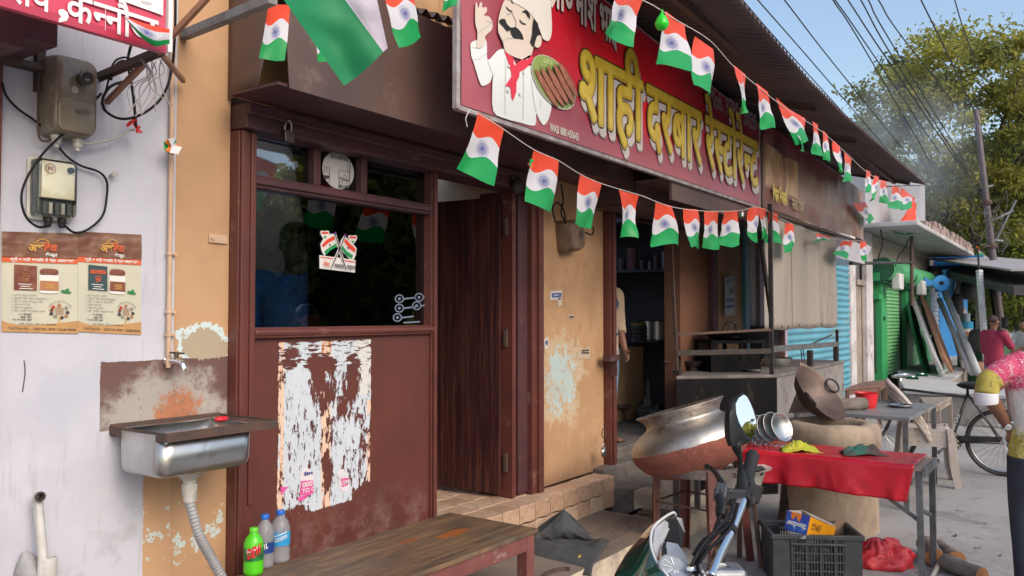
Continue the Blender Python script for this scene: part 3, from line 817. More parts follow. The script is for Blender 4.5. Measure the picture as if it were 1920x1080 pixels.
# pink banner of the house on the left
PY=2.6
pb=thing('house_banner','pink banner with white Hindi letters hanging at the top left corner','banner',(0.6,PY,2.6))
pr_,pl_=onY(310,97,PY),onY(-40,-12,PY)
m=MB(); m.sheet(lambda u,v:(pl_.x+u*(pr_.x-pl_.x),PY+.006*mnoise.noise((u*6,v*3,1)),pr_.z+(1-u)*(pl_.z-pr_.z)+v*.5),30,8)
PINK=paint('pink_flex',(0.62,0.075,0.14),(0.55,0.045,0.10),rough=.35,scale=2,bump=.2,bscale=6)
m.build('flex_sheet',PINK,pb,smooth=True)
m=MB(); m.box((pl_.x,PY-.006,pr_.z-.006),(pr_.x,PY+.02,pr_.z+.022)); m.build('lower_hem',ink('pink_hem',(0.42,0.03,0.07)),pb)
m=MB(); m.bar((pr_.x+.012,PY,pr_.z),(pr_.x+.012,PY,pr_.z+.5),.016,.02,up=(0,1,0)); m.build('edge_strip',ink('white_edge',(0.7,0.7,0.72)),pb)
m=MB(); zp=lambda x,y:onY(x/5.333,y/5.333,PY)
trace(m,[(1150,-40),(1620,-40),(1618,160),(1150,-8)],zp,.008,0)
zq=onY(150,44,PY)
X0=onY(122,20,PY).x
mm=plane_m((X0,PY,onY(226,66,PY).z))
lettering(m,['क',('half','न'),'नौ'],mm,width=onY(244,60,PY).x-X0,height=.13,bold=.015,mi=0,lift=.008)
X0=onY(238,60,PY).x
lettering(m,['ज'],plane_m((X0,PY,onY(226,66,PY).z)),width=.105,height=.13,bold=.015,mi=0,lift=.011)
X0=onY(40,5,PY).x
lettering(m,['त','व'],plane_m((onY(20,5,PY).x,PY,onY(90,24,PY).z)),width=onY(93,20,PY).x-onY(20,5,PY).x,height=.12,bold=.015,mi=0,lift=.008)
lettering(m,[','],plane_m((onY(105,25,PY).x,PY,onY(112,30,PY).z)),width=.03,height=.14,bold=.03,mi=0,lift=.008)
trace(m,[(1350,-20),(1400,20),(1365,-8)],zp,.011,1)
for k in range(3):trace(m,[(1395,8+10*k),(1500,34+10*k),(1500,38+10*k),(1395,12+10*k)],zp,.011,2)
m.build('lettering',[ink('banner_white',(0.72,0.70,0.72)),ink('banner_violet',(0.30,0.06,0.30)),ink('banner_grey',(0.4,0.42,0.45))],pb)

# ================================================================== flags
def flag_mat(name,waves=True,trans=0.25,stripes=(0.68,0.34),ratio=1.5,shade=1.0,chakra=True):
 s=Shader(name,0.38,spec=0.4); u,v,_=s.xyz(s.tc('UV'))
 w_=(u*(2*math.pi)+0.4).sin()*0.075 if waves else u*0.0
 c=s.mix((v+w_>stripes[0]),(0.66,0.66,0.72),(0.80,0.075,0.028))
 c=s.mix((v+w_<stripes[1]),c,(0.012,0.33,0.085))
 if chakra:
  dx=(u-0.5); dy=(v-0.51)*ratio
  r=(dx*dx+dy*dy).sqrt(); a=dy.atan2(dx)
  sp=((a*12).sin().abs()-0.5-(r*1.2))>0.0
  sp=((a*12.0).sin().abs()>(0.25+r*2.6))
  ring=(r<0.205)*(r>0.19)
  navy=(ring*0.6).max(sp*(r<0.165)*0.9).max((r<.05)*0.9)
  c=s.mix(navy,c,(0.05,0.06,0.30))
 s.set('Base Color',c)
 nt=s.nt; tl=nt.nodes.new('ShaderNodeBsdfTranslucent'); nt.links.new(c,tl.inputs[0])
 mx=nt.nodes.new('ShaderNodeMixShader'); mx.inputs[0].default_value=trans
 nt.links.new(s.b.outputs[0],mx.inputs[1]); nt.links.new(tl.outputs[0],mx.inputs[2]); nt.links.new(mx.outputs[0],nt.nodes['Material Output'].inputs[0])
 s.bump(s.noise(14,3,.6),.35,.01)
 return s.m
FLAG=flag_mat('paper_flag')
BIGFLAG=flag_mat('cloth_flag',waves=False,trans=.3,chakra=False)
STRING=flat('white_string',(0.6,0.58,0.55),.8)
ORD=['first','second','third','fourth','fifth','sixth','seventh','eighth','ninth','tenth','eleventh','twelfth','thirteenth','fourteenth','fifteenth','sixteenth','seventeenth','eighteenth']
def flag(q,Y,label,group,curl=.02,seed=0,mat=None,nu=10,nv=14,dy=0.0):
 """q: top-left, top-right, bottom-right, bottom-left as surveyed; hangs in the plane Y, with folds of its own"""
 P=[onY(x,y,Y+(dy if i>=2 else 0))for i,(x,y)in enumerate(q)]
 top=(P[0]+P[1])/2; W=(P[1]-P[0]).length
 def f(u,v):
  a=P[3].lerp(P[2],u); b=P[0].lerp(P[1],u); p=a.lerp(b,v)
  k=(1-v)
  sd=seed*5.3
  p=p+Vector((.25,-1,.05))*curl*(k**.7)*math.sin(u*3.6+seed*1.9+k*2.2)+Vector((0,-1,0))*curl*.8*k*mnoise.noise((u*2.5+sd,v*3,sd))
  p.z+=curl*.35*k*math.sin(u*5+seed)
  return p
 m=MB(); m.sheet(f,nu,nv)
 o=m.build('flag',mat or FLAG,None,smooth=True,origin=top)
 return tag(o,label,'flag',group)
low_pts=[(880,205),(905,218),(945,243),(1000,280),(1047,301),(1087,326),(1130,345),(1200,366),(1228,377),(1260,388),(1310,395),(1358,396),(1392,394),(1416,388),(1436,394),(1475,415),(1530,437),(1575,450),(1622,452)]
FY=2.33
m=MB(); m.tube(spline([onY(x,y,FY)for x,y in low_pts],4),.0022,6)
m.tube([onY(880,205,FY),onY(873,222,FY-.02),onY(876,238,FY-.02)],.002,5)
ls=m.build('bunting_string',STRING,None,origin=onY(880,205,FY)); tag(ls,'white string of flags tied below the red banner','string')
LOWF=[((896,210),(946,241),(920,349),(865,317)),((1001,280),(1047,300),(1034,399),(987,380)),((1088,327),(1128,344),(1113,431),(1072,419)),((1160,356),(1198,367),(1187,449),(1167,440)),((1229,379),(1259,386),(1272,461),(1228,460)),((1281,391),(1308,393),(1318,465),(1288,464)),((1320,396),(1347,396),(1349,467),(1315,466)),((1357,396),(1383,395),(1377,461),(1354,461)),((1404,390),(1420,388),(1421,452),(1404,453)),((1421,389),(1437,391),(1441,449),(1424,447)),((1441,396),(1459,400),(1458,458),(1438,453)),((1473,417),(1487,420),(1486,475),(1472,474))]
LX=['largest',None,None,'narrow folded',None,None,None,None,None,None,None,'last']
for i,q in enumerate(LOWF):
 flag(q,FY,('%s small paper flag from the left on the string below the red banner'%ORD[i]),'flags on the lower string',.014+.03*random.random(),i+1)
for i,q in enumerate((((1530,437),(1556,444),(1560,452),(1525,452)),((1578,452),(1600,452),(1582,486),(1566,476)),((1613,453),(1623,453),(1622,492),(1617,490)))):
 flag(q,FY-.02,['flag blown flat along the lower string in front of the grey tarpaulin','flag flapping sideways by the blue shutter at the end of the lower string','thin twisted flag hanging at the very end of the lower string'][i],'flags on the lower string',.03,i+30)
UY=1.66
up_pts=[(1085,-60),(1140,-25),(1215,5),(1262,34),(1330,75),(1372,121),(1405,149),(1450,186),(1490,214),(1540,246),(1590,290),(1622,320),(1660,343),(1700,351),(1716,372)]
m=MB(); m.tube(spline([onY(x,y,UY)for x,y in up_pts],4),.0022,6)
us=m.build('bunting_string',STRING,None,origin=onY(1140,-25,UY)); tag(us,'white string of flags along the edge of the tin roof','string')
UPF=[((1152,-30),(1206,0),(1186,84),(1131,62)),((1247,20),(1284,48),(1285,133),(1242,122)),((1303,68),(1337,92),(1338,179),(1296,163)),((1376,122),(1398,140),(1405,214),(1388,209)),((1417,155),(1440,172),(1449,242),(1431,240)),((1455,183),(1488,212),(1519,264),(1494,270)),((1480,205),(1510,222),(1512,282),(1500,284)),((1523,227),(1534,234),(1541,291),(1524,289)),((1543,244),(1551,252),(1553,304),(1548,300)),((1561,262),(1574,274),(1583,323),(1567,322)),((1583,285),(1597,298),(1597,342),(1579,338)),((1624,318),(1632,322),(1630,363),(1625,360)),((1640,328),(1648,332),(1637,377),(1633,375)),((1651,337),(1662,340),(1670,382),(1645,380)),((1673,348),(1686,352),(1692,391),(1668,391)),((1690,352),(1708,366),(1712,384),(1690,396))]
UPN=['half hidden green end of a flag high above the chef banner']
for i,q in enumerate(UPF):
 flag(q,UY,'%s small paper flag from the left on the string along the tin roof edge'%ORD[i],'flags on the upper string',.012+.025*random.random(),i+50)
flag(((1600,381),(1622,379),(1644,412),(1624,421)),2.3,'flag blown sideways off the right end of the faded menu banner','flags on the upper string',.03,3)
# balloons tied to the upper string
def balloon(c,Y,r,col,label):
 p=onY(*c,Y); m=MB()
 m.lathe([(0.003,r*1.75),(r*.25,r*1.35),(r*.7,r*.8),(r,0),(r*.85,-r*.55),(r*.45,-r*.92),(.002,-r)],16,Matrix.Translation(p)); m.lathe([(.002,r*1.72),(r*.22,r*1.95),(.002,r*1.9)],8,Matrix.Translation(p))
 tag(m.build('balloon',flat(label.split()[0]+'_balloon',col,.25),None,smooth=True,origin=p),label,'balloon')
balloon((1241,44),UY-.02,.034,(0.02,0.55,0.02),'green balloon hanging on the upper flag string beside the banner')
def knot(c,Y,s,cols,label):
 p=onY(*c,Y); m=MB()
 for k in range(len(cols)):
  for j in range(3):
   a=random.uniform(0,6.28); d=Vector((math.cos(a),-.3,math.sin(a)))*s
   m.sheet(lambda u,v,d=d,k=k,j=j:p+d*v+Vector((d.z,.2*s*math.sin(u*5+j),-d.x))*(u-.5)*(.3+v)+Vector((0,-.01*k,0)),3,3,mi=k)
 tag(m.build('ribbon_scrap',[flat('ribbon_%s'%c_,{'red':(.75,.06,.03),'green':(.02,.35,.08),'white':(.7,.7,.72),'orange':(.8,.2,.03)}[c_],.5)for c_ in cols],None,origin=p),label,'ribbon')
knot((992,307),FY-.01,.022,['red','green'],'red and green scrap tied to the lower string by the second flag')
knot((1388,402),FY-.01,.026,['green','white'],'green scrap tied to the lower string near the post')
knot((1388,170),UY-.01,.022,['green'],'bright green burst balloon scrap on the fourth upper flag')
knot((1440,183),UY-.01,.016,['red'],'red burst balloon scrap beside the fifth upper flag')
knot((318,275),3.08,.032,['green','orange','white'],'crumpled little flag hanging on the corner of the house')
# left group: large cloth flag and its neighbours
flag(((503,8),(545,9),(530,115),(490,110)),2.45,'small flat flag hanging alone left of the big green flag','flags above the window',.01,8)
flag(((716,-40),(770,-20),(792,72),(745,91)),2.3,'small flag with blue wheel just right of the big green flag','flags above the window',.015,9)
flag(((838,-50),(862,-40),(858,10),(826,22)),2.3,'green flag end peeking over the top left corner of the banner','flags above the window',.01,10)
flag(((590,60),(600,60),(613,116),(597,116)),2.5,'green corner of a flag sticking out behind the big green flag','flags above the window',.004,11)
Pb={}
def big(u,v):
 a=1-v
 px0=503+(645-503)*a+0; py0=-42+(161+42)*a
 bx_,by_=618+(719-618)*a,-40+(97+40)*a
 ex,ey=698+(727-698)*a,-40+(90+40)*a
 if u<.6:t=u/.6; x,y=px0+(bx_-px0)*t,py0+(by_-py0)*t+4*math.sin(t*3.1)*a
 else:t=(u-.6)/.4; x,y=bx_+(ex-bx_)*t,by_+(ey-by_)*t
 p=onY(x,y,2.02+.05*math.sin(u*4+a*2)+.015*mnoise.noise((u*3,v*3,0)))
 return p
s=Shader('big_flag_cloth',.6); u_,v_,_=s.xyz(s.tc('UV')); n_=s.noise(3,3,.5)
c_=s.mix(u_>.597,s.mix(n_,(0.012,0.24,0.085),(0.018,0.28,0.12)),(0.60,0.56,0.66)); s.set('Base Color',c_)
tl=s.nt.nodes.new('ShaderNodeBsdfTranslucent'); s.nt.links.new(c_,tl.inputs[0]); mx=s.nt.nodes.new('ShaderNodeMixShader'); mx.inputs[0].default_value=.35
s.nt.links.new(s.b.outputs[0],mx.inputs[1]); s.nt.links.new(tl.outputs[0],mx.inputs[2]); s.nt.links.new(mx.outputs[0],s.nt.nodes['Material Output'].inputs[0])
m=MB(); m.sheet(big,20,20); tag(m.build('large_flag',s.m,None,smooth=True,origin=onY(600,-40,2.02)),'large green and white cloth flag hanging above the window','flag')
# flag draped over the pink banner
def drape(u,v):
 t=1-v
 x=232+(318-232)*u; top=30+24*u+3*math.sin(u*3); bot=30+58*math.sin(min(1,u*1.15)*math.pi*.55)-18*max(0,u-.72)
 y=top+(bot-top)*t
 return onY(x,y,2.53-.05*math.sin(u*3.1)*math.sin(t*2.5))
m=MB(); m.sheet(drape,16,10); tag(m.build('flag',flag_mat('draped_flag',waves=False,stripes=(.74,.30),ratio=.9),None,smooth=True,origin=onY(275,50,2.5)),'flag blown against the lower edge of the pink banner','flag')
# ================================================================== things on the left wall
WY=3.146
def rbox(mb,x0,x1,z0,z1,y,d,r=.02,taper=.9,n=5,mi=0):
 """rounded cover standing d out from a wall at y"""
 def ring(s,yy):
  cx,cz=(x0+x1)/2,(z0+z1)/2; hx_,hz_=(x1-x0)/2*s,(z1-z0)/2*s; out=[]
  for(sx,sz,a0)in((1,1,0),(-1,1,90),(-1,-1,180),(1,-1,270)):
   for k in range(n+1):
    a=R(a0+90*k/n); out.append((cx+sx*(hx_-r)+r*math.cos(a),yy,cz+sz*(hz_-r)+r*math.sin(a)))
  return out
 levels=[(1.0,y),(1.0,y-d*.15),(.985,y-d*.55),(taper+.04,y-d*.85),(taper,y-d*.97),(taper-.05,y-d)]
 b0=len(mb.v); L=4*(n+1)
 for s_,yy in levels:
  for p in ring(s_,yy):mb.v.append(Vector(p))
 for i in range(len(levels)-1):
  for k in range(L):
   a=b0+i*L+k; c=b0+i*L+(k+1)%L
   mb.f.append([a,c,c+L,a+L]); mb.mi.append(mi)
 mb.f.append([b0+(len(levels)-1)*L+k for k in range(L)]); mb.mi.append(mi)
 mb.f.append([b0+k for k in range(L)][::-1]); mb.mi.append(mi)
SMOKED=paint('smoked_brown_plastic',(0.20,0.165,0.115),(0.15,0.125,0.09),rough=.28,scale=9,bump=.06,dirt=(0.26,0.22,0.17),dirt_amt=.3)
PALEPL=paint('pale_grey_plastic',(0.50,0.49,0.45),(0.40,0.39,0.36),rough=.4,scale=12,bump=.05)
# upper meter
a,b=onY(84,190,3.09),onY(181,190,3.05); zt,zb_=onY(140,108,3.07).z,onY(130,258,3.07).z
mt=thing('electricity_meter','large smoky brown meter box with hooded lens, upper one on the white wall','electricity meter',((a.x+b.x)/2,WY,zb_))
m=MB(); rbox(m,a.x,b.x,zb_,zt,WY,.115,r=.035,taper=.9); m.build('cover',SMOKED,mt,smooth=True,angle=50)
m=MB(); rbox(m,a.x+.018,b.x-.018,zb_+.015,zb_+.135,WY-.112,.012,r=.02,taper=.96); m.build('lower_panel',SMOKED,mt,smooth=True,angle=50)
c=onY(154,148,WY-.12); m=MB(); m.lathe([(.001,0),(.022,0),(.022,.03),(.027,.034),(.027,.04),(.02,.042),(.001,.036)],20,frame((c.x,WY-.112,c.z),(1,0,0),(0,0,1))); m.build('lens',flat('dark_lens',(.05,.045,.04),.15),mt,smooth=True,angle=40)
c=onY(142,168,WY-.12); m=MB(); m.lathe([(.001,.004),(.012,.004),(.016,0)],14,frame((c.x,WY-.113,c.z),(1,0,0),(0,0,1))); m.build('screw',PALEPL,mt)
for px in(107,147):
 c=onY(px,250,WY-.06); m=MB(); m.lathe([(.020,.0),(.020,-.012),(.016,-.014),(.016,-.03),(.010,-.034),(.010,-.045)],14,Matrix.Translation((c.x,WY-.055,zb_+.004)),close=True); m.build('cable_gland',PALEPL,mt)
m=MB(); c=onY(140,214,WY-.125); lettering(m,['44309'],plane_m((c.x,WY-.126,c.z))@Matrix.Rotation(R(4),4,'Z'),width=.055,height=.032,bold=-.01,lift=.0); m.build('handwriting',ink('marker_black',(.03,.03,.03)),mt)
# lower meter: clear cover over a cream panel
a,b=onY(60,350,3.10),onY(154,350,3.06); zt,zb_=onY(110,296,3.08).z,onY(105,410,3.08).z
m2=thing('electricity_meter','small meter in a clear case with pale rim, lower one on the white wall','electricity meter',((a.x+b.x)/2,WY,zb_))
m=MB(); rbox(m,a.x,b.x,zb_,zt,WY,.02,r=.02,taper=1.0); m.build('rim',PALEPL,m2,smooth=True,angle=50)
m=MB(); m.box((a.x+.012,WY-.03,zb_+.01),(b.x-.012,WY-.021,zt-.012)); m.build('inner_plate',flat('meter_dark_plate',(.06,.07,.075),.4),m2)  # dark backing plate inside the clear case
m=MB(); m.box((a.x+.03,WY-.055,zb_+.075),(b.x-.010,WY-.031,zt-.012)); m.build('meter_body',paint('cream_meter_body',(.78,.74,.58),(.66,.62,.48),rough=.4,scale=9),m2,bevel=.004)
for k in range(6):
 m=MB(); x=a.x+.04+k*.022; m.box((x,WY-.045,zb_+.02),(x+.012,WY-.031,zb_+.06)); m.build('terminal',PALEPL if k%2 else flat('terminal_dark',(.1,.11,.12),.4),m2)
c=onY(133,320,WY-.06); m=MB(); m.lathe([(.001,.012),(.011,.012),(.012,0)],14,frame((c.x,WY-.055,c.z),(1,0,0),(0,0,1))); m.build('button',BLACKPL,m2)
c=onY(96,316,WY-.06); m=MB()
P=[(c.x+.019*math.cos(t),c.z+.019*math.sin(t))for t in np.linspace(0,6.28,21)[:-1]]; Q=[(c.x+.016*math.cos(t),c.z+.016*math.sin(t))for t in np.linspace(0,6.28,21)[:-1]]
for i in range(20):j=(i+1)%20; m.add([(P[i][0],WY-.057,P[i][1]),(P[j][0],WY-.057,P[j][1]),(Q[j][0],WY-.057,Q[j][1]),(Q[i][0],WY-.057,Q[i][1])],[(0,1,2,3)])
for(dx0,dz0,dx1,dz1)in((-.010,.005,.010,.008),(-.010,-.008,-.007,.005),(.006,-.008,.009,.005),(-.004,-.003,.004,.001)):m.box((c.x+dx0,WY-.0575,c.z+dz0),(c.x+dx1,WY-.056,c.z+dz1))
m.build('emblem',ink('emblem_brown',(.22,.07,.04)),m2)
m=MB(); rbox(m,a.x+.006,b.x-.006,zb_+.005,zt-.006,WY-.02,.052,r=.018,taper=.93)
CLEAR=tinted_glass('clear_plastic',(.96,.97,.96)); m.build('clear_cover',CLEAR,m2,smooth=True,angle=50)
for px in(92,119):
 c=onY(px,418,WY-.05); m=MB(); m.lathe([(.016,.004),(.016,-.012),(.012,-.014),(.012,-.026),(.007,-.03)],12,Matrix.Translation((c.x,WY-.04,zb_)),close=True); m.build('cable_gland',BLACKPL,m2)
def cable(pts,r,label,Yd=3.10,mat=None,name='cable',cat='cable',n=6):
 P=[]
 for q in pts:P.append(onY(q[0],q[1],q[2]if len(q)>2 else Yd))
 m=MB(); m.tube(spline(P,n),r,8)
 return tag(m.build(name,mat or CABLE,None,smooth=True,origin=P[0]),label,cat,'cables on the left wall')
cable([(4,155),(12,180),(35,205),(70,230),(100,262),(122,290),(150,310),(185,322),(200,340),(200,370),(192,405),(165,430),(140,436),(122,424,3.09)],.0045,'black cable running from the left edge behind the meters and looping to the lower meter',3.12)
cable([(190,175),(150,220),(110,258),(75,295),(50,335),(40,370),(48,405),(70,425),(92,424,3.09)],.0045,'black cable crossing between the two meters and curving left of the lower one',3.06)
cable([(75,130),(72,170),(72,250),(85,265),(105,256)],.004,'dark cable running down the left side of the upper meter',3.10,RUSTY)
cable([(148,252),(152,266),(175,268),(215,260),(240,246),(256,242)],.005,'grey cable leaving the bottom of the upper meter to the taped joint',3.08,PALEPL)
cable([(255,240),(252,200),(247,160),(240,120),(243,95),(255,60,2.9)],.0055,'black cable dropping from the pink banner to the taped joint',3.05)
cable([(329,-10,3.0),(328,60,3.02),(322,130),(305,180),(270,212),(230,223),(200,210),(192,190),(200,170),(215,158),(250,145),(235,115),(215,125),(208,150)],.0055,'thick black cable hanging in a big loop right of the upper meter',3.05)
cable([(190,196),(200,165),(212,120),(230,108),(245,110)],.004,'thin black cable knotted round the metal bracket',3.02)
m=MB()
for(x,y)in((239,236),(257,243),(250,232)):
 p=onY(x,y,3.055)
 for k in range(3):d=Vector((random.uniform(-.02,.02),random.uniform(-.02,0),random.uniform(-.025,.025))); m.sheet(lambda u,v,p=p,d=d:p+d*v+Vector((d.z,.006*math.sin(u*4),-d.x))*(u-.5)*.8,3,3)
tag(m.build('red_tape',flat('red_tape',(.55,.03,.03),.5),None,origin=onY(245,240,3.055)),'loose red tape on the cable joint right of the meters','tape')
m=MB(); m.bar(onY(186,143,3.13),onY(306,93,2.62),.022,.025); m.bar(onY(186,150,3.13),onY(306,100,2.62),.004,.02)
tag(m.build('metal_bracket',RUSTY,None,origin=onY(186,143,3.13)),'weathered grey metal bracket holding up the pink banner','bracket')
STICK=paint('bare_stick',(.34,.17,.10),(.25,.12,.075),rough=.7,scale=12,bump=.2)
m=MB(); m.bar(onY(200,192,3.13),onY(272,118,2.8),.018,.018); tag(m.build('wooden_stick',STICK,None,origin=onY(200,192,3.13)),'reddish wooden stick propping the bracket beside the upper meter','stick')
m=MB(); m.bar(onY(344,152,3.12),onY(300,98,2.62),.016,.016); tag(m.build('wooden_stick',STICK,None,origin=onY(344,152,3.12)),'short wooden stick from the banner corner to the cream pillar','stick')
m=MB(); m.bar(onY(320,70,2.9),onY(392,-8,2.75),.02,.02); tag(m.build('wooden_stick',STICK,None,origin=onY(320,70,2.9)),'slanting wooden stick tied in front of the cream pillar at the top','stick')
p=onY(345,66,3.15); q=onY(512,-2,2.35)
m=MB(); m.bar(p,(q.x,q.y,q.z),.035,.035); tag(m.build('metal_beam',paint('grey_beam',(.20,.195,.19),(.14,.13,.12),rough=.6,scale=9,bump=.3),None,origin=p),'grey metal beam sticking out of the cream pillar at the top','beam')
m=MB()
for k in range(9):
 p=onY(262+k*5+random.uniform(-3,3),112+random.uniform(-4,4),2.75); m.tube(spline([p,p+Vector((random.uniform(-.03,.03),-.01,-.05)),p+Vector((random.uniform(-.05,.05),0,-.11)),p+Vector((random.uniform(-.05,.06),0,-.15-random.random()*.06))],4),.0022,5)
tag(m.build('frayed_twine',flat('twine',(.34,.31,.30),.9),None,origin=onY(285,115,2.75)),'frayed pale twine hanging from the metal bracket','twine')
# painted conduit on the house corner, with the tap
pp=thing('water_pipe','thin cream painted water pipe with clamps running down the corner to the tap','pipe',(2.05,3.12,1.4))
xz=onY(321,300,3.125).x
m=MB(); m.tube([(xz,3.125,1.385),(xz,3.125,5)],.0105,10); m.build('pipe',paint('cream_pipe',(.58,.40,.28),(.5,.33,.22),rough=.5),pp,smooth=True,angle=40)
for y in(476,585,628):
 z=onY(320,y,3.125).z; m=MB(); m.lathe([(.015,-.006),(.016,0),(.015,.006)],12,Matrix.Translation((xz,3.125,z))); m.box((xz,3.128,z-.005),(xz+.035,3.155,z+.005)); m.build('clamp',paint('cream_pipe',(.58,.40,.28)),pp)
tz=onY(325,692,3.08).z
tap=thing('tap','chrome wall tap on the corner above the steel sink','tap',(xz,3.11,tz))
m=MB(); m.tube(spline([(xz+.005,3.14,tz+.03),(xz+.01,3.08,tz+.03),(xz+.012,3.045,tz+.022),(xz+.014,3.035,tz-.008)],5),[.013]*15+[.012],12); m.lathe([(.02,0),(.02,.012),(.012,.016)],12,frame((xz+.005,3.145,tz+.03),(1,0,0),(0,0,1)))
m.build('spout',CHROME,tap,smooth=True,angle=50)
m=MB(); m.tube([(xz+.01,3.085,tz+.035),(xz+.01,3.085,tz+.065)],.010,10); m.bar((xz-.02,3.085,tz+.068),(xz+.045,3.085,tz+.062),.012,.008); m.build('handle',paint('tarnished_brass',(.25,.2,.15),rough=.35,metal=1),tap)
# ------------------------------------------------------------------ sink
rz=1.163; FYs=2.762
sx0,sx1=onY(312,818,FYs).x,onY(520,790,FYs).x
bx_l=onY(192,800,WY).x
sink=thing('sink','stainless steel wash basin hung on the wall in a rusty iron frame','sink',((sx0+sx1)/2,WY,rz-.3))
m=MB(); t=.004; hgt=.034
m.box((sx0,FYs,rz-hgt+.006),(sx1,FYs+t,rz+.006)); m.box((sx0,FYs+t,rz-hgt+.006),(sx0+t,WY-.002,rz+.006)); m.box((sx1-t,FYs+t,rz-hgt+.006),(sx1,WY-.012,rz+.006)); m.box((sx0+t,WY-.012,rz-hgt),(sx1-t,WY-.003,rz+.012))
m.box((sx0+t,FYs+t,rz-hgt+.006),(sx1-t,FYs+.028,rz-hgt+.010))
m.build('iron_frame',RUSTY,sink)
ix0,ix1=onY(300,850,FYs+.03).x+.004,onY(478,850,FYs+.03).x; iy0,iy1=FYs+.03,WY-.05
zb2=onY(320,897,FYs+.04).z
def basin(mb,x0,x1,y0,y1,z0,z1,r,lip=None):
 n=6; L=4*(n+1); b0=len(mb.v)
 def ring(i,z):
  for(cx,cy,a0)in((x1-r,y1-r,0),(x0+r,y1-r,90),(x0+r,y0+r,180),(x1-r,y0+r,270)):
   for k in range(n+1):
    a=R(a0+90*k/n); mb.v.append(Vector((cx+(r-i)*math.cos(a),cy+(r-i)*math.sin(a),z)))
 lv=[(0,z1),(0.002,z0+.035),(.008,z0+.012),(.022,z0+.001),(.04,z0)]
 for i,z in lv:ring(i,z)
 for i in range(len(lv)-1):
  for k in range(L):a=b0+i*L+k; c=b0+i*L+(k+1)%L; mb.f.append([a,a+L,c+L,c]); mb.mi.append(0)
 mb.f.append([b0+(len(lv)-1)*L+k for k in range(L)][::-1]); mb.mi.append(0)
m=MB(); basin(m,ix0,ix1,iy0,iy1,zb2,rz-.004,.055); m.build('basin',STEEL,sink,smooth=True,angle=60,solid=.003)
m=MB(); m.sheet(lambda u,v:(ix0+.03+u*(ix1-ix0+.02),iy0+.005+v*.03,rz-.002),2,2); m.sheet(lambda u,v:(sx0+.01+u*(sx1-sx0-.02),iy1-.02+v*.05,rz-.002),2,2); m.sheet(lambda u,v:(ix1-.01+u*(sx1-ix1),iy0+v*(iy1-iy0),rz-.0015),2,2); m.build('rim',STEEL,sink,solid=.002)
dc=Vector(((ix0+ix1)/2+.0,(iy0+iy1)/2-.02,zb2))
dxy=far(365,915,(dc-EYE).dot(FW))
m=MB(); m.lathe([(.062,.002),(.062,-.008),(.05,-.014),(.042,-.03),(.026,-.045),(.024,-.06)],20,Matrix.Translation(dc),close=True); m.build('waste_cup',PALEPL,sink,smooth=True,angle=35)
m=MB(); m.lathe([(.030,-.058),(.031,-.075),(.026,-.10),(.022,-.13)],16,Matrix.Translation(dc),close=True); m.build('nut',PALEPL,sink,smooth=True,angle=35)
p0=dc+Vector((0,0,-.13)); dd=(p0-EYE).dot(FW)
path=spline([p0,far(372,1000,dd),far(390,1035,dd+.02),far(412,1075,dd+.04),far(440,1130,dd+.08),far(470,1200,dd+.1)],30)
path[0]=p0
m=MB(); m.tube(path,[.0185+.0032*math.sin(i*1.9)for i in range(len(path))],14); m.build('drain_hose',paint('grey_hose',(.30,.30,.31),(.24,.24,.25),rough=.5),sink,smooth=True)
sp=onY(415,783,2.93); m=MB(); m.blob((sp.x,sp.y,rz+.012),(.033,.02,.012),14,8); tag(m.build('soap',flat('red_soap',(.62,.02,.03),.4),None,smooth=True,origin=(sp.x,sp.y,rz)),'red bar of soap lying on the rim of the steel sink','soap')
# ------------------------------------------------------------------ waste pipe at the bottom left
wp=thing('waste_pipe','white plastic waste pipe rising from a cement lump at the bottom left','pipe',onY(80,1080,3.08))
WPIPE=paint('old_white_pvc',(.58,.57,.55),(.48,.46,.44),rough=.45,scale=8,dirt=(.3,.26,.22),dirt_amt=.2)
a,b=onY(70,932,3.10),onY(80,1042,3.08)
m=MB(); m.tube([b+Vector((0,0,-.1)),b,a+Vector((0,0,-.01)),a+Vector((-.002,-.012,.004)),a+Vector((-.004,-.03,.005))],[.017,.017,.017,.018,.019],14,cap=False); m.build('thin_pipe',WPIPE,wp,smooth=True,angle=50)
m=MB(); m.lathe([(.019,0),(.013,0),(.012,.03)],14,frame(a+Vector((-.004,-.031,.005)),(1,0,0),(0,0,-1))); m.build('pipe_mouth',flat('pipe_dark',(.05,.045,.04),.8),wp)
c=onY(90,1046,3.08); m=MB(); m.lathe([(.031,-1),(.031,0),(.026,.002),(.024,-.03)],18,Matrix.Translation(c)); m.build('wide_pipe',WPIPE,wp,smooth=True,angle=40)
c=onY(55,1075,3.12); m=MB(); m.blob((c.x,3.12,c.z-.06),(.05,.045,.15),16,12,.35,4); m.build('cement',paint('cement',(.34,.34,.35),(.24,.24,.25),rough=.9,scale=14,bump=.7,bscale=30),wp,smooth=True)
m=MB(); m.tube(spline([onY(45,676,WY-.001),onY(47,695,WY-.001),onY(45,715,WY-.001),onY(42,735,WY-.001)],4),.0022,5); tag(m.build('paint_streak',flat('streak',(.10,.05,.09),.7),None,origin=onY(45,700,WY)),'thin dark purple streak on the white wall under the posters','streak')
m=MB(); p=onY(206,330,WY); m.tube([p,p+Vector((.0,-.035,.004))],.007,8); m.lathe([(.001,.004),(.012,.003),(.013,0)],12,frame(p+Vector((0,-.035,.004)),(1,0,0),(0,0,1))); tag(m.build('wall_peg',PALEPL,None,origin=p),'small white peg on the wall right of the lower meter','peg')
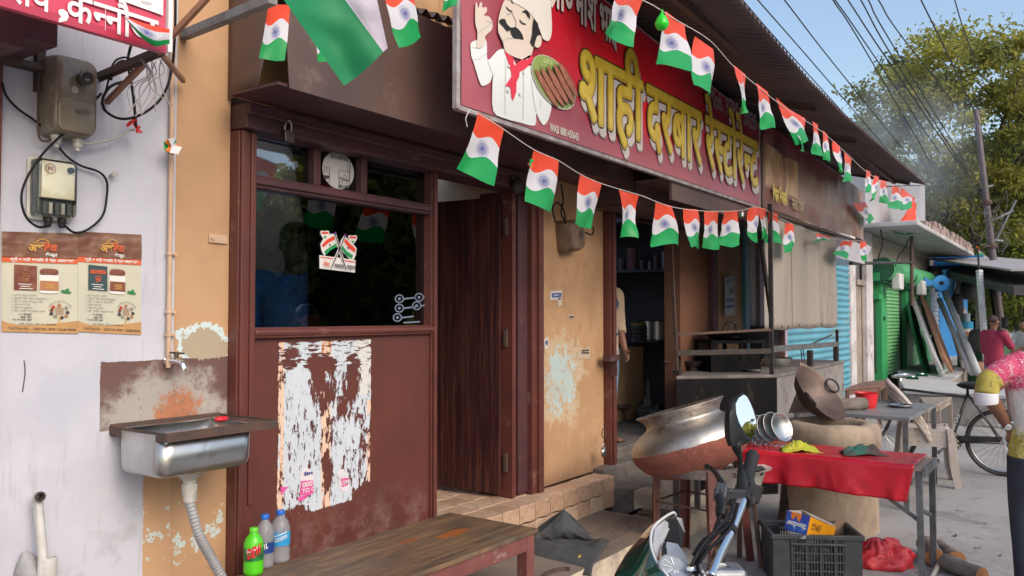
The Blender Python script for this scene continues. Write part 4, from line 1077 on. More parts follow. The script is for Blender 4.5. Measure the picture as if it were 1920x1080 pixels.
# ------------------------------------------------------------------ the two medicine posters
PAPER=paint('poster_paper',(.55,.53,.42),(.49,.48,.39),rough=.5,scale=5,bump=.15,bscale=18)
POSTM=[PAPER,paint('poster_brown',(.25,.14,.09),(.15,.06,.04),rough=.32,scale=9,bump=.9,bscale=16),ink('poster_orange',(.66,.12,.045)),paint('poster_tan',(.52,.29,.115),rough=.5,bump=.1),ink('poster_dark',(.06,.05,.055)),ink('poster_cream',(.72,.70,.66)),ink('poster_gold',(.62,.34,.09)),paint('poster_maroon',(.16,.045,.035),(.24,.10,.06),rough=.3,scale=20,bump=.4),ink('poster_green',(.03,.20,.06)),ink('poster_grey',(.25,.24,.2)),ink('poster_copper',(.40,.18,.09)),ink('poster_teal',(.045,.075,.085)),ink('poster_red',(.5,.05,.03))]
zp2=lambda x,y:onY(x/5.4,430+y/5.4,WY)
def medicine_poster(name_label,ox,sc,oy,teal):
 t=thing('poster',name_label,'poster',onY((ox+380*sc)/5.4,530,WY))
 q=lambda x,y:zp2(ox+x*sc,y+oy*(x/770))
 m=MB()
 def sheet_(x0,x1,y0,y1,mi,l,wr=.0):
  m.sheet(lambda u,v:q(x0+(x1-x0)*u,y0+(y1-y0)*v)+Vector((0,-l-wr*(1+mnoise.noise((u*7+ox,v*5,2))+.7*mnoise.noise((u*17,v*11,ox))),0)),24,12,mi)
 sheet_(0,770,20,1035,0,.002)
 sheet_(0,770,22,275,1,.004,.0035)
 sheet_(0,770,272,330,2,.0045)
 m.build('sheet',POSTM,t,smooth=True)
 m=MB(); P=lambda pts,mi,l=.006:trace(m,pts,q,l,mi)
 def tx(runs,x0,x1,y,h,mi,bold=.02,l=.008):
  a=q(x0,y); b=q(x1,y); lettering(m,runs,Matrix(((1,0,0,a.x),(0,0,-1,a.y-l),((b.z-a.z)/(b.x-a.x),1,0,a.z),(0,0,0,1))),width=b.x-a.x,height=(q(x0,y-h).z-a.z)/.622,bold=bold,mi=mi)
 tx(['अश'],255,415,215,66,6,.03,.014); tx(['िव','दा'],412,545,210,62,2,.03,.014); P([(395,135),(425,142),(420,150),(398,146)],6,.014)
 P(sm([(330,118),(400,80),(470,112),(460,116),(400,88),(340,122)],2),6,.013); P([(300,128),(470,122),(470,127),(300,134)],6,.013)
 tx(['कै',('half','प'),'सूल'],430,548,262,26,5,.03,.014)
 tx(['खूनी',' ','व',' ','बादी',' ','बवासीर',' ','में',' ','बेहद',' ','असरकारक'],80,730,316,26,5,.03,.007)
 # carton and jar
 P([(125,352),(355,362),(355,610),(122,608)],11 if teal else 7,.006)
 for(x,y,r)in((225,478,20),(255,478,20),(228,508,18),(258,505,10)):
  A=[(x+r*math.cos(t_),y+r*math.sin(t_))for t_ in np.linspace(0,6.28,13)[:-1]]; B=[(x+(r-7)*math.cos(t_),y+(r-7)*math.sin(t_))for t_ in np.linspace(0,6.28,13)[:-1]]
  for i in range(12):j=(i+1)%12; P([A[i],A[j],B[j],B[i]],2 if teal else 10,.008)
 if teal:tx(['ARSHVEDA'],135,335,440,34,2,.04)
 else:P([(190,440),(270,440),(270,445),(190,445)],10,.008); P(sm([(205,430),(232,400),(262,430),(232,408)],2),10,.008)
 for k,(x0,x1)in enumerate(((160,300),(185,280),(170,310))):P([(x0,545+22*k),(x1,547+22*k),(x1,554+22*k),(x0,552+22*k)],5,.008)
 P(sm([(395,392),(480,384),(560,396),(562,440),(480,445),(390,438)],3),7,.007); P(sm([(380,470),(400,452),(560,452),(572,480),(572,600),(555,632),(400,632),(380,600)],2),5,.006); P([(382,508),(572,512),(570,608),(382,606)],10 if not teal else 7,.008)
 for k in range(3):P([(440,540+18*k),(525,542+18*k),(525,550+18*k),(440,548+18*k)],6,.010)
 for(x,y,a_)in((625,612,.3),(655,598,-.5),(670,618,.1)):P(ell(x,y,30,13,a_,12),8,.007+a_*.001)
 for k,(s_,x1)in enumerate((('दद से तुरनत आराम',345),('खुजली और जलन से छुटकारा',460),('खून व मवाद का गरना रोके',418),('सूजन कम करे',285),('कबज से छुटकारा',310),('एक पभावी आयुवदक उपाय',435))):
  tx(s_.split(' ')and[w2 for w in s_.split(' ')for w2 in(w,' ')][:-1],122,x1,668+31.5*k,15,9,.0,.005); P(ell(103,662+31.5*k,5,5,0,8),9,.005)
 for k,(s_,x0)in enumerate((('२-२ कैपसूल',170),('सुबह शाम',190),('१५ दन तक खाये',110))):tx([w2 for w in s_.split(' ')for w2 in(w,' ')][:-1],x0,300,862+27*k,15,4,.015,.005)
 # tree of ingredients
 P(sm([(570,945),(578,885),(560,860),(582,872),(610,850),(588,880),(582,944)],2),6,.007)
 for k in range(6):P([(545-6*(k in(1,2,3)),775+13*k),(625,776+13*k),(625,781+13*k),(545-6*(k in(1,2,3)),780+13*k)],10,.006)
 for k,(x,y,c_)in enumerate(((518,770,12),(580,750,10),(652,776,9),(503,803,7),(664,822,4),(500,838,4),(648,858,10),(540,862,9),(605,876,4))):P(ell(x,y,20,16,.2,12),c_,.007)
 for k in range(11):a_=R(205+13*k); P(ell(590+120*math.cos(a_),800+90*math.sin(a_),9,5,a_+1.6,6),9,.007)
 P([(0,925),(60,945),(170,962),(330,962),(560,935),(770,905),(770,1034),(0,1036)],3,.005)
 tx([w2 for w in 'सभी मेडकल सटोर पर उपलबध है'.split(' ')for w2 in(w,' ')][:-1],170,545,958,15,4,0,.008)
 tx(['Toll Free No. : 1800 843 9898 / 9628078098'],60,745,1008,22,4,.0,.008)
 m.build('print',POSTM,t)
 return t
medicine_poster('crumpled medicine poster with brown carton, left of the two on the white wall',12,1.0,22,False)
medicine_poster('medicine poster with a dark teal carton, right of the two on the white wall',785,.83,34,True)

# ================================================================== at the window
m=MB(); p=onY(541,240,3.03)
pk=thing('padlock','dark padlock hanging on the lintel above the window','padlock',(p.x,3.04,p.z-.06))
m.tube(spline([(p.x-.018,3.035,p.z-.015),(p.x-.018,3.03,p.z+.015),(p.x,3.03,p.z+.035),(p.x+.018,3.03,p.z+.015),(p.x+.018,3.035,p.z-.015)],5),.0045,8); m.build('shackle',STEEL,pk,smooth=True)
m=MB(); m.box((p.x-.028,3.018,p.z-.07),(p.x+.028,3.042,p.z-.012)); m.build('body',paint('dark_lock',(.12,.10,.10),rough=.4,metal=.8),pk,bevel=.005)
m=MB(); m.box((p.x+.02,3.035,p.z-.01),(p.x+.1,3.05,p.z+.01)); m.build('hasp',RUSTY,pk)
# round sticker in the transom
GY=3.168
c=onY(634,320,GY); t=thing('sticker','round white sticker of line drawings in the small middle pane above the window','sticker',(c.x,GY,c.z))
m=MB(); rx=(onY(664,325,GY).x-onY(605,318,GY).x)/2; rzz=(onY(634,288,GY).z-onY(634,357,GY).z)/2
A=[(c.x+rx*math.cos(a_),c.z+rzz*math.sin(a_))for a_ in np.linspace(0,6.28,41)[:-1]]
m.add([(x,GY-.003,z)for x,z in A],[list(range(40))]); m.add([(x,GY-.001,z)for x,z in A],[list(range(40))]); m.build('disc',ink('sticker_white',(.55,.54,.54)),t)
m=MB(); zs=lambda x,y:onY(580+x/4.32,270+y/4.32,GY)
def sl(pts,w=3):
 for(x0,y0),(x1,y1)in zip(pts,pts[1:]):
  d=math.hypot(x1-x0,y1-y0); nx_,ny_=-(y1-y0)/d*w/2,(x1-x0)/d*w/2
  trace(m,[(x0+nx_,y0+ny_),(x1+nx_,y1+ny_),(x1-nx_,y1-ny_),(x0-nx_,y0-ny_)],zs,.006,0)
sl([(305,110),(302,230)],3); sl([(325,130),(320,300)],5); sl([(235,212),(235,335),(318,345),(320,228),(235,212)],3); sl([(118,185),(158,195),(158,310),(120,300)],3); sl([(108,265),(155,270)],26); sl([(243,272),(265,288),(290,297),(318,293)],9)
for cx,cy in((282,268),(250,315),(307,322),(125,215)):sl([(cx+13*math.cos(a_),cy+16*math.sin(a_))for a_ in np.linspace(0,6.28,13)],3)
a_=zs(168,112); b_=zs(305,140); lettering(m,['BYUNTE'],Matrix(((1,0,0,a_.x),(0,0,-1,GY-.006),((b_.z-a_.z)/(b_.x-a_.x),1,0,a_.z),(0,0,0,1))),width=b_.x-a_.x,height=.035,bold=.02)
a_=zs(228,352); b_=zs(315,364); lettering(m,['REX / BENI'],Matrix(((1,0,0,a_.x),(0,0,-1,GY-.006),((b_.z-a_.z)/(b_.x-a_.x),1,0,a_.z),(0,0,0,1))),width=b_.x-a_.x,height=.018,bold=.05)
m.build('print',ink('sticker_ink',(.07,.06,.07)),t)
# crossed flags sticker
t=thing('sticker','crossed flags sticker reading mera bharat mahan on the dark window','sticker',onY(632,470,GY))
FM=[ink('st_white',(.66,.65,.64)),ink('st_red',(.68,.055,.03)),ink('st_green',(.02,.25,.08)),ink('st_dark',(.05,.035,.06)),ink('st_violet',(.12,.03,.22))]
m=MB(); T=lambda pts,l,mi:trace(m,pts,zs,l,mi)
T([(78,900),(190,915),(270,925),(372,942),(366,1042),(80,1008)],.003,0)
T(sm([(85,810),(140,745),(200,728),(225,820),(215,835),(170,850),(118,908)],2),.0035,0); T(sm([(278,745),(330,800),(380,845),(352,945),(300,910),(240,830)],2),.0035,0)
for dx,dy in((122,735),(347,772)):
 T(sm([(dx,dy+42),(dx-34,dy-5),(dx-30,dy-32),(dx-5,dy-30),(dx+28,dy-32),(dx+36,dy-5)],3),.003,0); T(sm([(dx-26,dy-8),(dx-22,dy-26),(dx-3,dy-22),(dx+22,dy-24),(dx+28,dy-8)],2),.005,1); T([(dx-14,dy+12),(dx+16,dy+14),(dx,dy+34)],.005,2)
T([(97,818),(135,775),(195,745),(202,772),(150,800),(105,840)],.006,1); T([(118,868),(160,835),(210,805),(216,832),(165,862),(126,900)],.006,2)
T([(285,765),(330,815),(368,850),(362,880),(320,850),(275,790)],.006,1); T([(255,815),(300,870),(348,902),(338,932),(290,900),(245,838)],.006,2)
for cx,cy in((160,818),(308,842)):T(ell(cx,cy,7,9,0,10),.007,3)
for(x0,y0),(x1,y1)in(((198,730),(288,1020)),((280,745),(168,1005))):
 for w_,l_,mi in((20,.008,0),(8,.010,3)):
  d=math.hypot(x1-x0,y1-y0); nx_,ny_=-(y1-y0)/d*w_/2,(x1-x0)/d*w_/2; T([(x0+nx_,y0+ny_),(x1+nx_,y1+ny_),(x1-nx_,y1-ny_),(x0-nx_,y0-ny_)],l_,mi)
 T(ell(x0,y0-5,10,12,0,10),.011,4)
T([(85,912),(185,926),(185,934),(85,920)],.005,1); T([(270,938),(365,954),(365,962),(270,946)],.005,1)
for s_,x0,x1,y0,mi in((['मेरा'],104,152,990,1),(['भारत'],190,268,1004,3),(['महान'],292,358,1014,3)):
 a_=zs(x0,y0); b_=zs(x1,y0+10); lettering(m,s_,Matrix(((1,0,0,a_.x),(0,0,-1,GY-.012),((b_.z-a_.z)/(b_.x-a_.x),1,0,a_.z),(0,0,0,1))),width=b_.x-a_.x,height=.034,bold=.015,mi=mi)
m.build('print',FM,t)
# faint horn sticker at the lower corner of the glass
m=MB(); zh=lambda x,y:onY(400+x/2.16,150+y/2.16,GY)
t=thing('sticker','faint sticker of small horns in the lower right corner of the dark window','sticker',onY(765,585,GY))
for cx,cy in((752,886),(752,924),(744,962),(822,914),(832,880)):
 A=ell(cx,cy,19,18,0,16); B=ell(cx,cy,14,13,0,16)
 for i in range(16):j=(i+1)%16; trace(m,[A[i],A[j],B[j],B[i]],zh,.003,0)
 trace(m,[(cx+18,cy-3),(cx+66,cy-8),(cx+66,cy-2),(cx+18,cy+4)],zh,.003,0)
 trace(m,ell(cx,cy,6,6,0,8),zh,.003,0)
trace(m,[(768,980),(835,976),(835,982),(768,986)],zh,.003,0)
m.build('print',ink('horn_blue',(.16,.20,.28)),t)

# scraped remains of posters on the panel
def torn_mat():
 s=Shader('torn_paper',.75); u,v,_=s.xyz(s.tc('UV')); vec=s.tc('UV')
 def g(cu,cv,su,sv,k):a=(u-cu)/su; b=(v-cv)/sv; q=(a*a+b*b); return(1-q).max(0.0)*k
 nf=s.noise(26,6,.72,vec=vec,stretch=(1,.42,1)); nm=s.noise(7,5,.65,vec=vec,stretch=(1,.5,1),off=(3,1,0)); nl=s.noise(60,4,.6,vec=vec,stretch=(1,.3,1)); nh=s.noise(40,4,.6,vec=vec,stretch=(.25,1.6,1))
 cov=u*0+0.645
 for a in((.47,.75,.17,.2,.34),(.43,.86,.2,.05,.35),(.78,.77,.10,.17,.38),(.70,.60,.22,.13,.2),(.5,.26,.07,.14,.4),(.13,.90,.14,.07,.28),(.35,.93,.10,.06,.06),(.03,.55,.05,.5,.06),(.92,.42,.09,.2,.12),(.50,.48,.06,.1,.2),(.85,.30,.2,.2,.08),(.26,.12,.10,.10,.12),(.95,.02,.25,.12,.5),(.15,.0,.3,.10,.4),(.6,.0,.5,.05,.4)):
  cov=cov-g(*a)
 nn=(nf-.5)*1.5+(nm-.5)*.7+.5
 band=v.step(.80,.86)
 nn=nn*(1-band)+((nh-.5)*1.5+(nm-.5)*.5+.53)*band
 edge=(u+(nm-.5)*.05).step(0,.03).min((1-u+(nm-.5)*.06).step(0,.03)).min(v.step(0.0,.05)).min((1-v).step(0,.02))
 mask=(nn+0.03)<(cov*edge)
 pe=((u<.075)+(u>.94)*(v<.62)+((u-.49).abs()<.05)).min(1.0)
 bl=s.mix(nm,(.56,.61,.68),(.48,.53,.60)); c=s.mix(pe*(nm>.42),bl,(.70,.50,.38))
 c=s.mix(pe*(nf>.56),c,(.50,.17,.07))
 tr_=((u>.80)*(v>.66)); c=s.mix(tr_*.7,c,(.62,.60,.56))
 c=s.mix(nl.step(.62,.68)*.7,c,(.20,.09,.08))
 s.set('Base Color',c); s.bump(nf,.4,.004)
 nt=s.nt; t_=nt.nodes.new('ShaderNodeBsdfTransparent'); mx=nt.nodes.new('ShaderNodeMixShader'); nt.links.new(mask.v,mx.inputs[0]); nt.links.new(t_.outputs[0],mx.inputs[1]); nt.links.new(s.b.outputs[0],mx.inputs[2]); nt.links.new(mx.outputs[0],nt.nodes['Material Output'].inputs[0])
 return s.m
TY=3.13
q0,q1=onY(517,690,TY).x,onY(698,690,TY).x; zt_,zb_=onY(690,634,TY).z+.003,onY(545,972,TY).z-.02
t=thing('torn_poster','scraped white remains of torn posters on the maroon panel','poster',(q0,TY,zb_))
m=MB(); m.sheet(lambda u,v:(q0+u*(q1-q0),TY-.0025-.001*mnoise.noise((u*8,v*14,1)),zb_+v*(zt_-zb_)-.01*(1-v)*(1-u)),20,30); m.build('paper_shreds',torn_mat(),t,smooth=True)
zt3=lambda x,y:onY(500+x/3,620+y/3,TY)
m=MB(); T3=lambda pts,l,mi:trace(m,pts,zt3,l,mi)
T3(sm([(196,785),(225,772),(252,800),(258,850),(190,850),(185,820)],2),.005,0); T3([(190,845),(255,838),(262,905),(240,925),(182,925),(186,880)],.006,1); T3([(170,935),(220,925),(228,935),(178,965)],.006,1); T3(sm([(395,800),(430,780),(465,870),(440,905),(410,890)],2),.005,0); T3([(412,832),(455,825),(452,868),(418,880)],.006,1); T3([(72,878),(118,878),(78,925)],.006,1)
for s_,x0,x1,y0,h_,mi in(('lin',203,250,815,20,2),('000',192,250,882,26,0),('TO C',192,262,914,22,0),('RAN',396,440,838,20,0),('OM',415,455,868,22,0)):
 a_=zt3(x0,y0); b_=zt3(x1,y0); lettering(m,[s_],plane_m((a_.x,TY-.009,a_.z)),width=b_.x-a_.x,height=(zt3(x0,y0-h_).z-a_.z)/.66,bold=.03,mi=mi)
m.build('print_scraps',[ink('scrap_white',(.68,.64,.68)),ink('scrap_pink',(.68,.10,.33)),ink('scrap_blue',(.05,.06,.25))],t)

# notices left on the pillar
def scrap(pts,col,label,lines=(),l=.004,mats=None):
 m=MB(); c=[onY(x,y,D)for x,y in pts]; trace(m,pts,lambda x,y:onY(x,y,D),l,0)
 for q in lines:trace(m,q[1:],lambda x,y:onY(x,y,D),l+.003,q[0])
 o=m.build('notice_scrap',[flat('scrap_%s'%label[:12],col,.7),ink('notice_blue',(.05,.09,.30)),ink('notice_dark',(.07,.06,.06)),ink('notice_white',(.6,.6,.6))],None,origin=c[0]); tag(o,label,'notice')
scrap([(1031,546),(1053,544),(1052,572),(1047,575),(1045,563),(1030,562)],(.55,.50,.47),'scrap of a blue printed notice high on the cream pillar',[(1,(1033,550),(1051,549),(1051,557),(1034,558)),(3,(1037,553),(1047,552),(1047,554),(1037,555)),(2,(1045,559),(1050,559),(1050,562),(1045,562))])
scrap([(1019,637),(1027,630),(1027,653),(1021,656)],(.55,.5,.48),'small white scrap with blue ink on the left of the cream pillar',[(1,(1021,640),(1026,638),(1025,648),(1022,645))])
scrap([(1082,660),(1105,650),(1106,672),(1080,673)],(.47,.38,.28),'pale paper scrap with dark stripes on the right of the cream pillar',[(2,(1089,656),(1103,655),(1103,658),(1089,659)),(2,(1089,660),(1103,660),(1103,663),(1089,663))])
scrap([(1064,590),(1076,590),(1074,599),(1066,597)],(.5,.4,.3),'tiny paper scrap in the middle of the cream pillar',[(2,(1066,593),(1074,592),(1074,596),(1068,596))])
m=MB(); p=onY(1340,0,D)
# third meter on the pillar with its wires
c=onY(1070,440,3.10); pm_=thing('electricity_meter','dusty brown meter box hanging crooked on the cream pillar','electricity meter',(c.x,D,c.z-.1))
BRN=paint('dusty_brown_plastic',(.20,.13,.09),(.13,.08,.055),rough=.5,scale=9,bump=.1)
rr=Matrix.Translation(c)@Matrix.Rotation(R(-9),4,'Y')@Matrix.Translation(-c)
m=MB(); rbox(m,c.x-.11,c.x+.11,c.z-.13,c.z+.11,D,.13,r=.04,taper=.8); m.v=[rr@p for p in m.v]; m.build('cover',BRN,pm_,smooth=True,angle=45)
m=MB(); m.lathe([(.001,.006),(.028,.006),(.033,0)],16,frame((c.x+.03,D-.128,c.z+.0),(1,0,0),(0,0,1))); m.build('window',flat('meter_window',(.06,.04,.035),.3),pm_)
for k,pts in enumerate((((1052,345),(1056,375),(1052,400),(1062,418)),((1042,418),(1036,390),(1046,380),(1058,398),(1060,420)),((1100,425),(1112,428),(1110,440),(1098,436)))):
 m=MB(); m.tube(spline([onY(x,y,3.08)for x,y in pts],6),.006,8); o=m.build('wire',CABLE,pm_,smooth=True)
p=onY(1132,812,3.07)
pk=thing('padlock','round steel padlock hanging from a ring at the foot of the kitchen post','padlock',(p.x,3.07,p.z-.14))
m=MB(); m.tube(spline([(p.x+.03*math.sin(a),3.07,p.z+.035*math.cos(a))for a in np.linspace(0,6.28,13)],3),.004,8); m.build('ring',RUSTY,pk,smooth=True)
q=onY(1132,846,3.06); m=MB(); m.tube(spline([(q.x-.02,3.06,q.z),(q.x-.022,3.06,q.z+.045),(q.x,3.06,q.z+.065),(q.x+.022,3.06,q.z+.045),(q.x+.02,3.06,q.z)],5),.005,8); m.build('shackle',STEEL,pk,smooth=True)
m=MB(); m.blob((q.x,3.06,q.z-.012),(.036,.016,.036),16,10); m.build('body',STEEL,pk,smooth=True)
p=onY(970,348,3.02); m=MB(); m.blob((p.x,3.02,p.z),(.05,.035,.055),12,9,.3,2); m.tube([(p.x-.05,3.03,p.z+.05),(p.x+.06,3.03,p.z+.04)],.012,8); tag(m.build('shutter_lock',IRON,None,smooth=True,origin=(p.x,3.03,p.z)),'greasy shutter lock under the lintel at the right of the door','lock')
m=MB(); p=onY(402,447,3.155); m.box((p.x-.03,3.15,p.z-.02),(p.x+.065,3.1595,p.z+.018)); m.lathe([(.001,.006),(.009,.005),(.010,0)],10,frame((p.x-.012,3.15,p.z),(1,0,0),(0,0,1))); tag(m.build('hasp_plate',paint('cream_pipe',(.58,.40,.28)),None,origin=(p.x,3.15,p.z)),'cream painted hasp plate on the corner pillar beside the window post','hasp')

# ================================================================== bench, bottles, cloth
BZ0=0.50
def bench_wood():
 s=Shader('worn_bench_wood',.55); vec=s.tc(); n1=s.noise(3,6,.65,stretch=(.9,7,1)); n2=s.noise(9,5,.6,stretch=(.7,12,1)); n3=s.noise(4,4,.6); x,y,z=s.xyz(vec)
 c=s.mix((n1*.6+n2*.4).step(.38,.64),(.085,.058,.042),(.235,.145,.075)); c=s.mix(n3.step(.5,.68)*.55,c,(.10,.085,.075))
 st_=((x-.36)/.13)*((x-.36)/.13)+((y+.02)/.05)*((y+.02)/.05); c=s.mix((st_+(n2-.5)*4)<0.7,c,(.30,.10,.025))
 st_=((x-.12)/.09)*((x-.12)/.09)+((y-.07)/.03)*((y-.07)/.03); c=s.mix((st_+(n2-.5)*4)<0.6,c,(.24,.085,.03))
 c=s.mix(n2.step(.62,.70)*.6,c,(.05,.035,.03)); s.set('Base Color',c).set('Roughness',n3*.4+.28).bump(n2*.6+n1*.4,.25,.004); return s.m
bench=thing('bench','low wooden bench with a scratched brown top and maroon legs in the foreground','bench',(2.95,2.66,PZ))
bm_=rotm(0,0,-1.2).to_4x4()
W2,L2_=.30,.80
def bw(a,b,name,mat,bev=.004):
 m=MB(); m.box(a,b,mat=Matrix.Translation((2.85,2.655,0))@bm_); return m.build(name,mat,bench,bevel=bev)
bw((-L2_,-W2,BZ0-.022),(L2_-.01,W2,BZ0),'top',bench_wood())
REDW=paint('maroon_bench_paint',(.215,.075,.065),(.17,.055,.05),rough=.55,scale=5,bump=.2,bscale=30,dirt=(.3,.2,.17),dirt_amt=.2)
bw((-L2_+.01,-W2+.012,BZ0-.10),(L2_-.10,-W2+.035,BZ0-.023),'apron',REDW); bw((-L2_+.01,W2-.035,BZ0-.10),(L2_-.10,W2-.012,BZ0-.023),'apron',REDW); bw((L2_-.06,-W2+.075,BZ0-.10),(L2_-.035,W2-.075,BZ0-.023),'apron',REDW)
for sx in(-L2_+.03,L2_-.10):
 for sy in(-W2+.01,W2-.075):bw((sx,sy,PZ),(sx+.065,sy+.065,BZ0-.023),'leg',REDW)
def bottle_prof(h,r):
 return[(.001,0),(r*.7,0),(r*.95,.006),(r,.02),(r*.985,h*.12),(r,h*.2),(r*.96,h*.3),(r*.97,h*.55),(r,h*.6),(r*.97,h*.68),(r*.75,h*.80),(r*.45,h*.875),(r*.36,h*.90),(r*.36,h*.925)]
def liquid_mat(name,col,alpha=.35,rough=.08):
 s=Shader(name,rough); nt=s.nt; s.set('Base Color',col); tr=nt.nodes.new('ShaderNodeBsdfTransparent'); tr.inputs[0].default_value=(*[min(1,q*1.2+.1)for q in col],1); mx=nt.nodes.new('ShaderNodeMixShader'); mx.inputs[0].default_value=1-alpha
 nt.links.new(tr.outputs[0],mx.inputs[1]); nt.links.new(s.b.outputs[0],mx.inputs[2]); nt.links.new(mx.outputs[0],nt.nodes['Material Output'].inputs[0]); return s.m
def bottle(px,y_top,y_bot_dist,r,body,cap,lab,label,lz,text=None):
 b=onZ(px,y_bot_dist,BZ0); zt=far(px,y_top,(b-EYE).dot(FW)).z; h=zt-BZ0
 t=thing('bottle',label,'bottle',(b.x,b.y,BZ0)); T0=Matrix.Translation((b.x,b.y,BZ0))
 m=MB(); m.lathe(bottle_prof(h,r),24,T0); m.build('body',body,t,smooth=True,angle=60)
 m=MB(); m.lathe([(r*.43,h*.915),(r*.44,h*.925),(r*.44,h*.99),(r*.40,h),(.001,h)],16,T0); m.build('cap',cap,t,smooth=True,angle=40)
 m=MB(); m.lathe([(r*1.012,h*lz[0]),(r*1.006,h*(lz[0]*.6+lz[1]*.4)),(r*1.012,h*lz[1])],24,T0); m.build('wrapper',lab,t,smooth=True)
 if text:
  m=MB(); vdir=(EYE-b); vdir.z=0; vdir.normalize(); xr=Vector((-vdir.y,vdir.x,0))
  for s_,dx,dz,wd,hh,mi in text:
   tmp=MB(); lettering(tmp,[s_],Matrix.Identity(4),width=wd,height=hh,bold=.05,mi=mi)
   for p in tmp.v:  # wrap the print round the bottle
    a=(p.x+dx)/(r*1.04); tilt=.35*(p.x)
    q=(vdir*math.cos(a)+xr*math.sin(a))*(r*(1.045+.02*mi)); p.z,p.x,p.y=p.y+dz*h+tilt+BZ0,b.x+q.x,b.y+q.y
   off=len(m.v); m.v+=tmp.v; m.f+=[[i+off for i in f_]for f_ in tmp.f]; m.mi+=tmp.mi
  m.build('print',[ink('print_white',(.72,.72,.72)),ink('print_red',(.55,.02,.03))],t)
 return t
CLEARB=liquid_mat('clear_pet',(.55,.56,.60),.66,.08)
bottle(475,990,1077,.042,liquid_mat('green_drink',(.10,.62,.02),.15),flat('green_cap',(.12,.60,.03),.35),paint('green_label',(.01,.09,.03),(.02,.2,.04),rough=.3,scale=30,bump=0),'bright green soft drink bottle standing on the bench, leftmost of three',(.33,.60),[('Mountain',-.03,.50,.055,.026,0),('DEW',-.026,.38,.06,.06,1)])
bottle(496,965,1064,.040,CLEARB,flat('blue_cap',(.01,.13,.55),.35),paint('dark_blue_label',(.015,.05,.22),rough=.3,scale=20,bump=0),'empty clear bottle with dark blue label behind the green bottle',(.30,.50),[('1L',-.005,.38,.018,.03,0)])
bottle(525,957,1053,.044,CLEARB,flat('blue_cap',(.01,.13,.55),.35),paint('sky_blue_label',(.03,.27,.55),(.05,.33,.62),rough=.3,scale=14,bump=0),'empty clear bottle with sky blue label, tallest of three on the bench',(.34,.60),[('~~~~~',-.03,.50,.06,.02,0),('-----',-.03,.44,.06,.02,0),('-----',-.03,.40,.06,.02,0)])
# grey cloth dropped on the pavement
vdir_=Vector((FW.x,FW.y,0)).normalized()
def depth_of(p):return(Vector(p)-EYE).dot(FW)
A_,B_,C_,D_=onZ(985,1042,PZ),onZ(1108,1072,PZ),onZ(1143,1020,PZ),onZ(1000,1002,PZ)
def ridge(p):return 1-2*abs(mnoise.noise(p))
def cloth(u,v):
 p=A_.lerp(B_,u).lerp(D_.lerp(C_,u),v)
 h=.016+.022*math.exp(-((v-.42-.08*u)/.05)**2)+.03*math.exp(-((u-.93)/.08)**2)*math.exp(-((v-.75)/.2)**2)+.007*max(0,ridge(Vector((u*2.6,v*3.4,3))))+.004*mnoise.noise((u*9,v*9,1))
 if v<.14:h-=(.14-v)*.35
 return p+Vector((.02*mnoise.noise((v*4,1,u)),.03*mnoise.noise((u*3,v,7)),h))
apx,bl0,br0=far(1058,956,depth_of(D_.lerp(C_,.4))),D_.lerp(A_,.30)+Vector((0,0,.02)),C_.lerp(D_,.22)+Vector((0,0,.02))
def peak(u,v):
 b=bl0.lerp(br0,u); w_=1-v; t=apx.lerp(b,w_**.85); side=abs(u-.45)*2
 out=(Vector((-FW.x,-FW.y,0)))*(.07*math.sin(w_*2.6)*(1-side*.6)+.018*ridge(Vector((u*3.2+v,v*1.2,5)))*w_+.03*math.sin(u*7+1)*w_*w_)
 return t+out+Vector((0,0,.012*ridge(Vector((u*4,v*2,9)))*w_-.03*side*side*w_*(1-w_)))
m=MB(); m.sheet(cloth,44,34); m.sheet(peak,34,26); m.sheet(lambda u,v:apx.lerp(bl0.lerp(br0,u)+vdir_*.10,1-v)+vdir_*.03*math.sin(v*3),14,14)
tag(m.build('grey_cloth',paint('grey_felt',(.062,.066,.072),(.045,.048,.052),rough=.95,scale=7,bump=.5,bscale=180,dirt=(.10,.095,.09),dirt_amt=.3),None,smooth=True,origin=(A_+C_)/2,solid=.006),'crumpled dark grey cloth dropped on the pavement by the drain cover','cloth')
m=MB(); p=onZ(1085,1046,PZ+.02); m.sheet(lambda u,v:p+Vector((u*.05-v*.01,-.01+v*.012+.01*u,.012*math.sin(u*3))),5,2); tag(m.build('leaf',flat('dry_leaf',(.40,.27,.05),.7),None,origin=p),'dry yellow leaf lying on the grey cloth','leaf')
m=MB(); c=onZ(1045,1082,PZ)
for k in range(16):a_=math.pi*(k/15); m.bar(c+Vector((.13*math.cos(a_),.06*math.sin(a_),.012)),c+Vector((.13*math.cos(a_+.21),.06*math.sin(a_+.21),.012)),.012,.02)
tag(m.build('iron_hoop',RUSTY,None,origin=c),'rusty bent iron hoop at the edge of the pavement under the grey cloth','hoop')
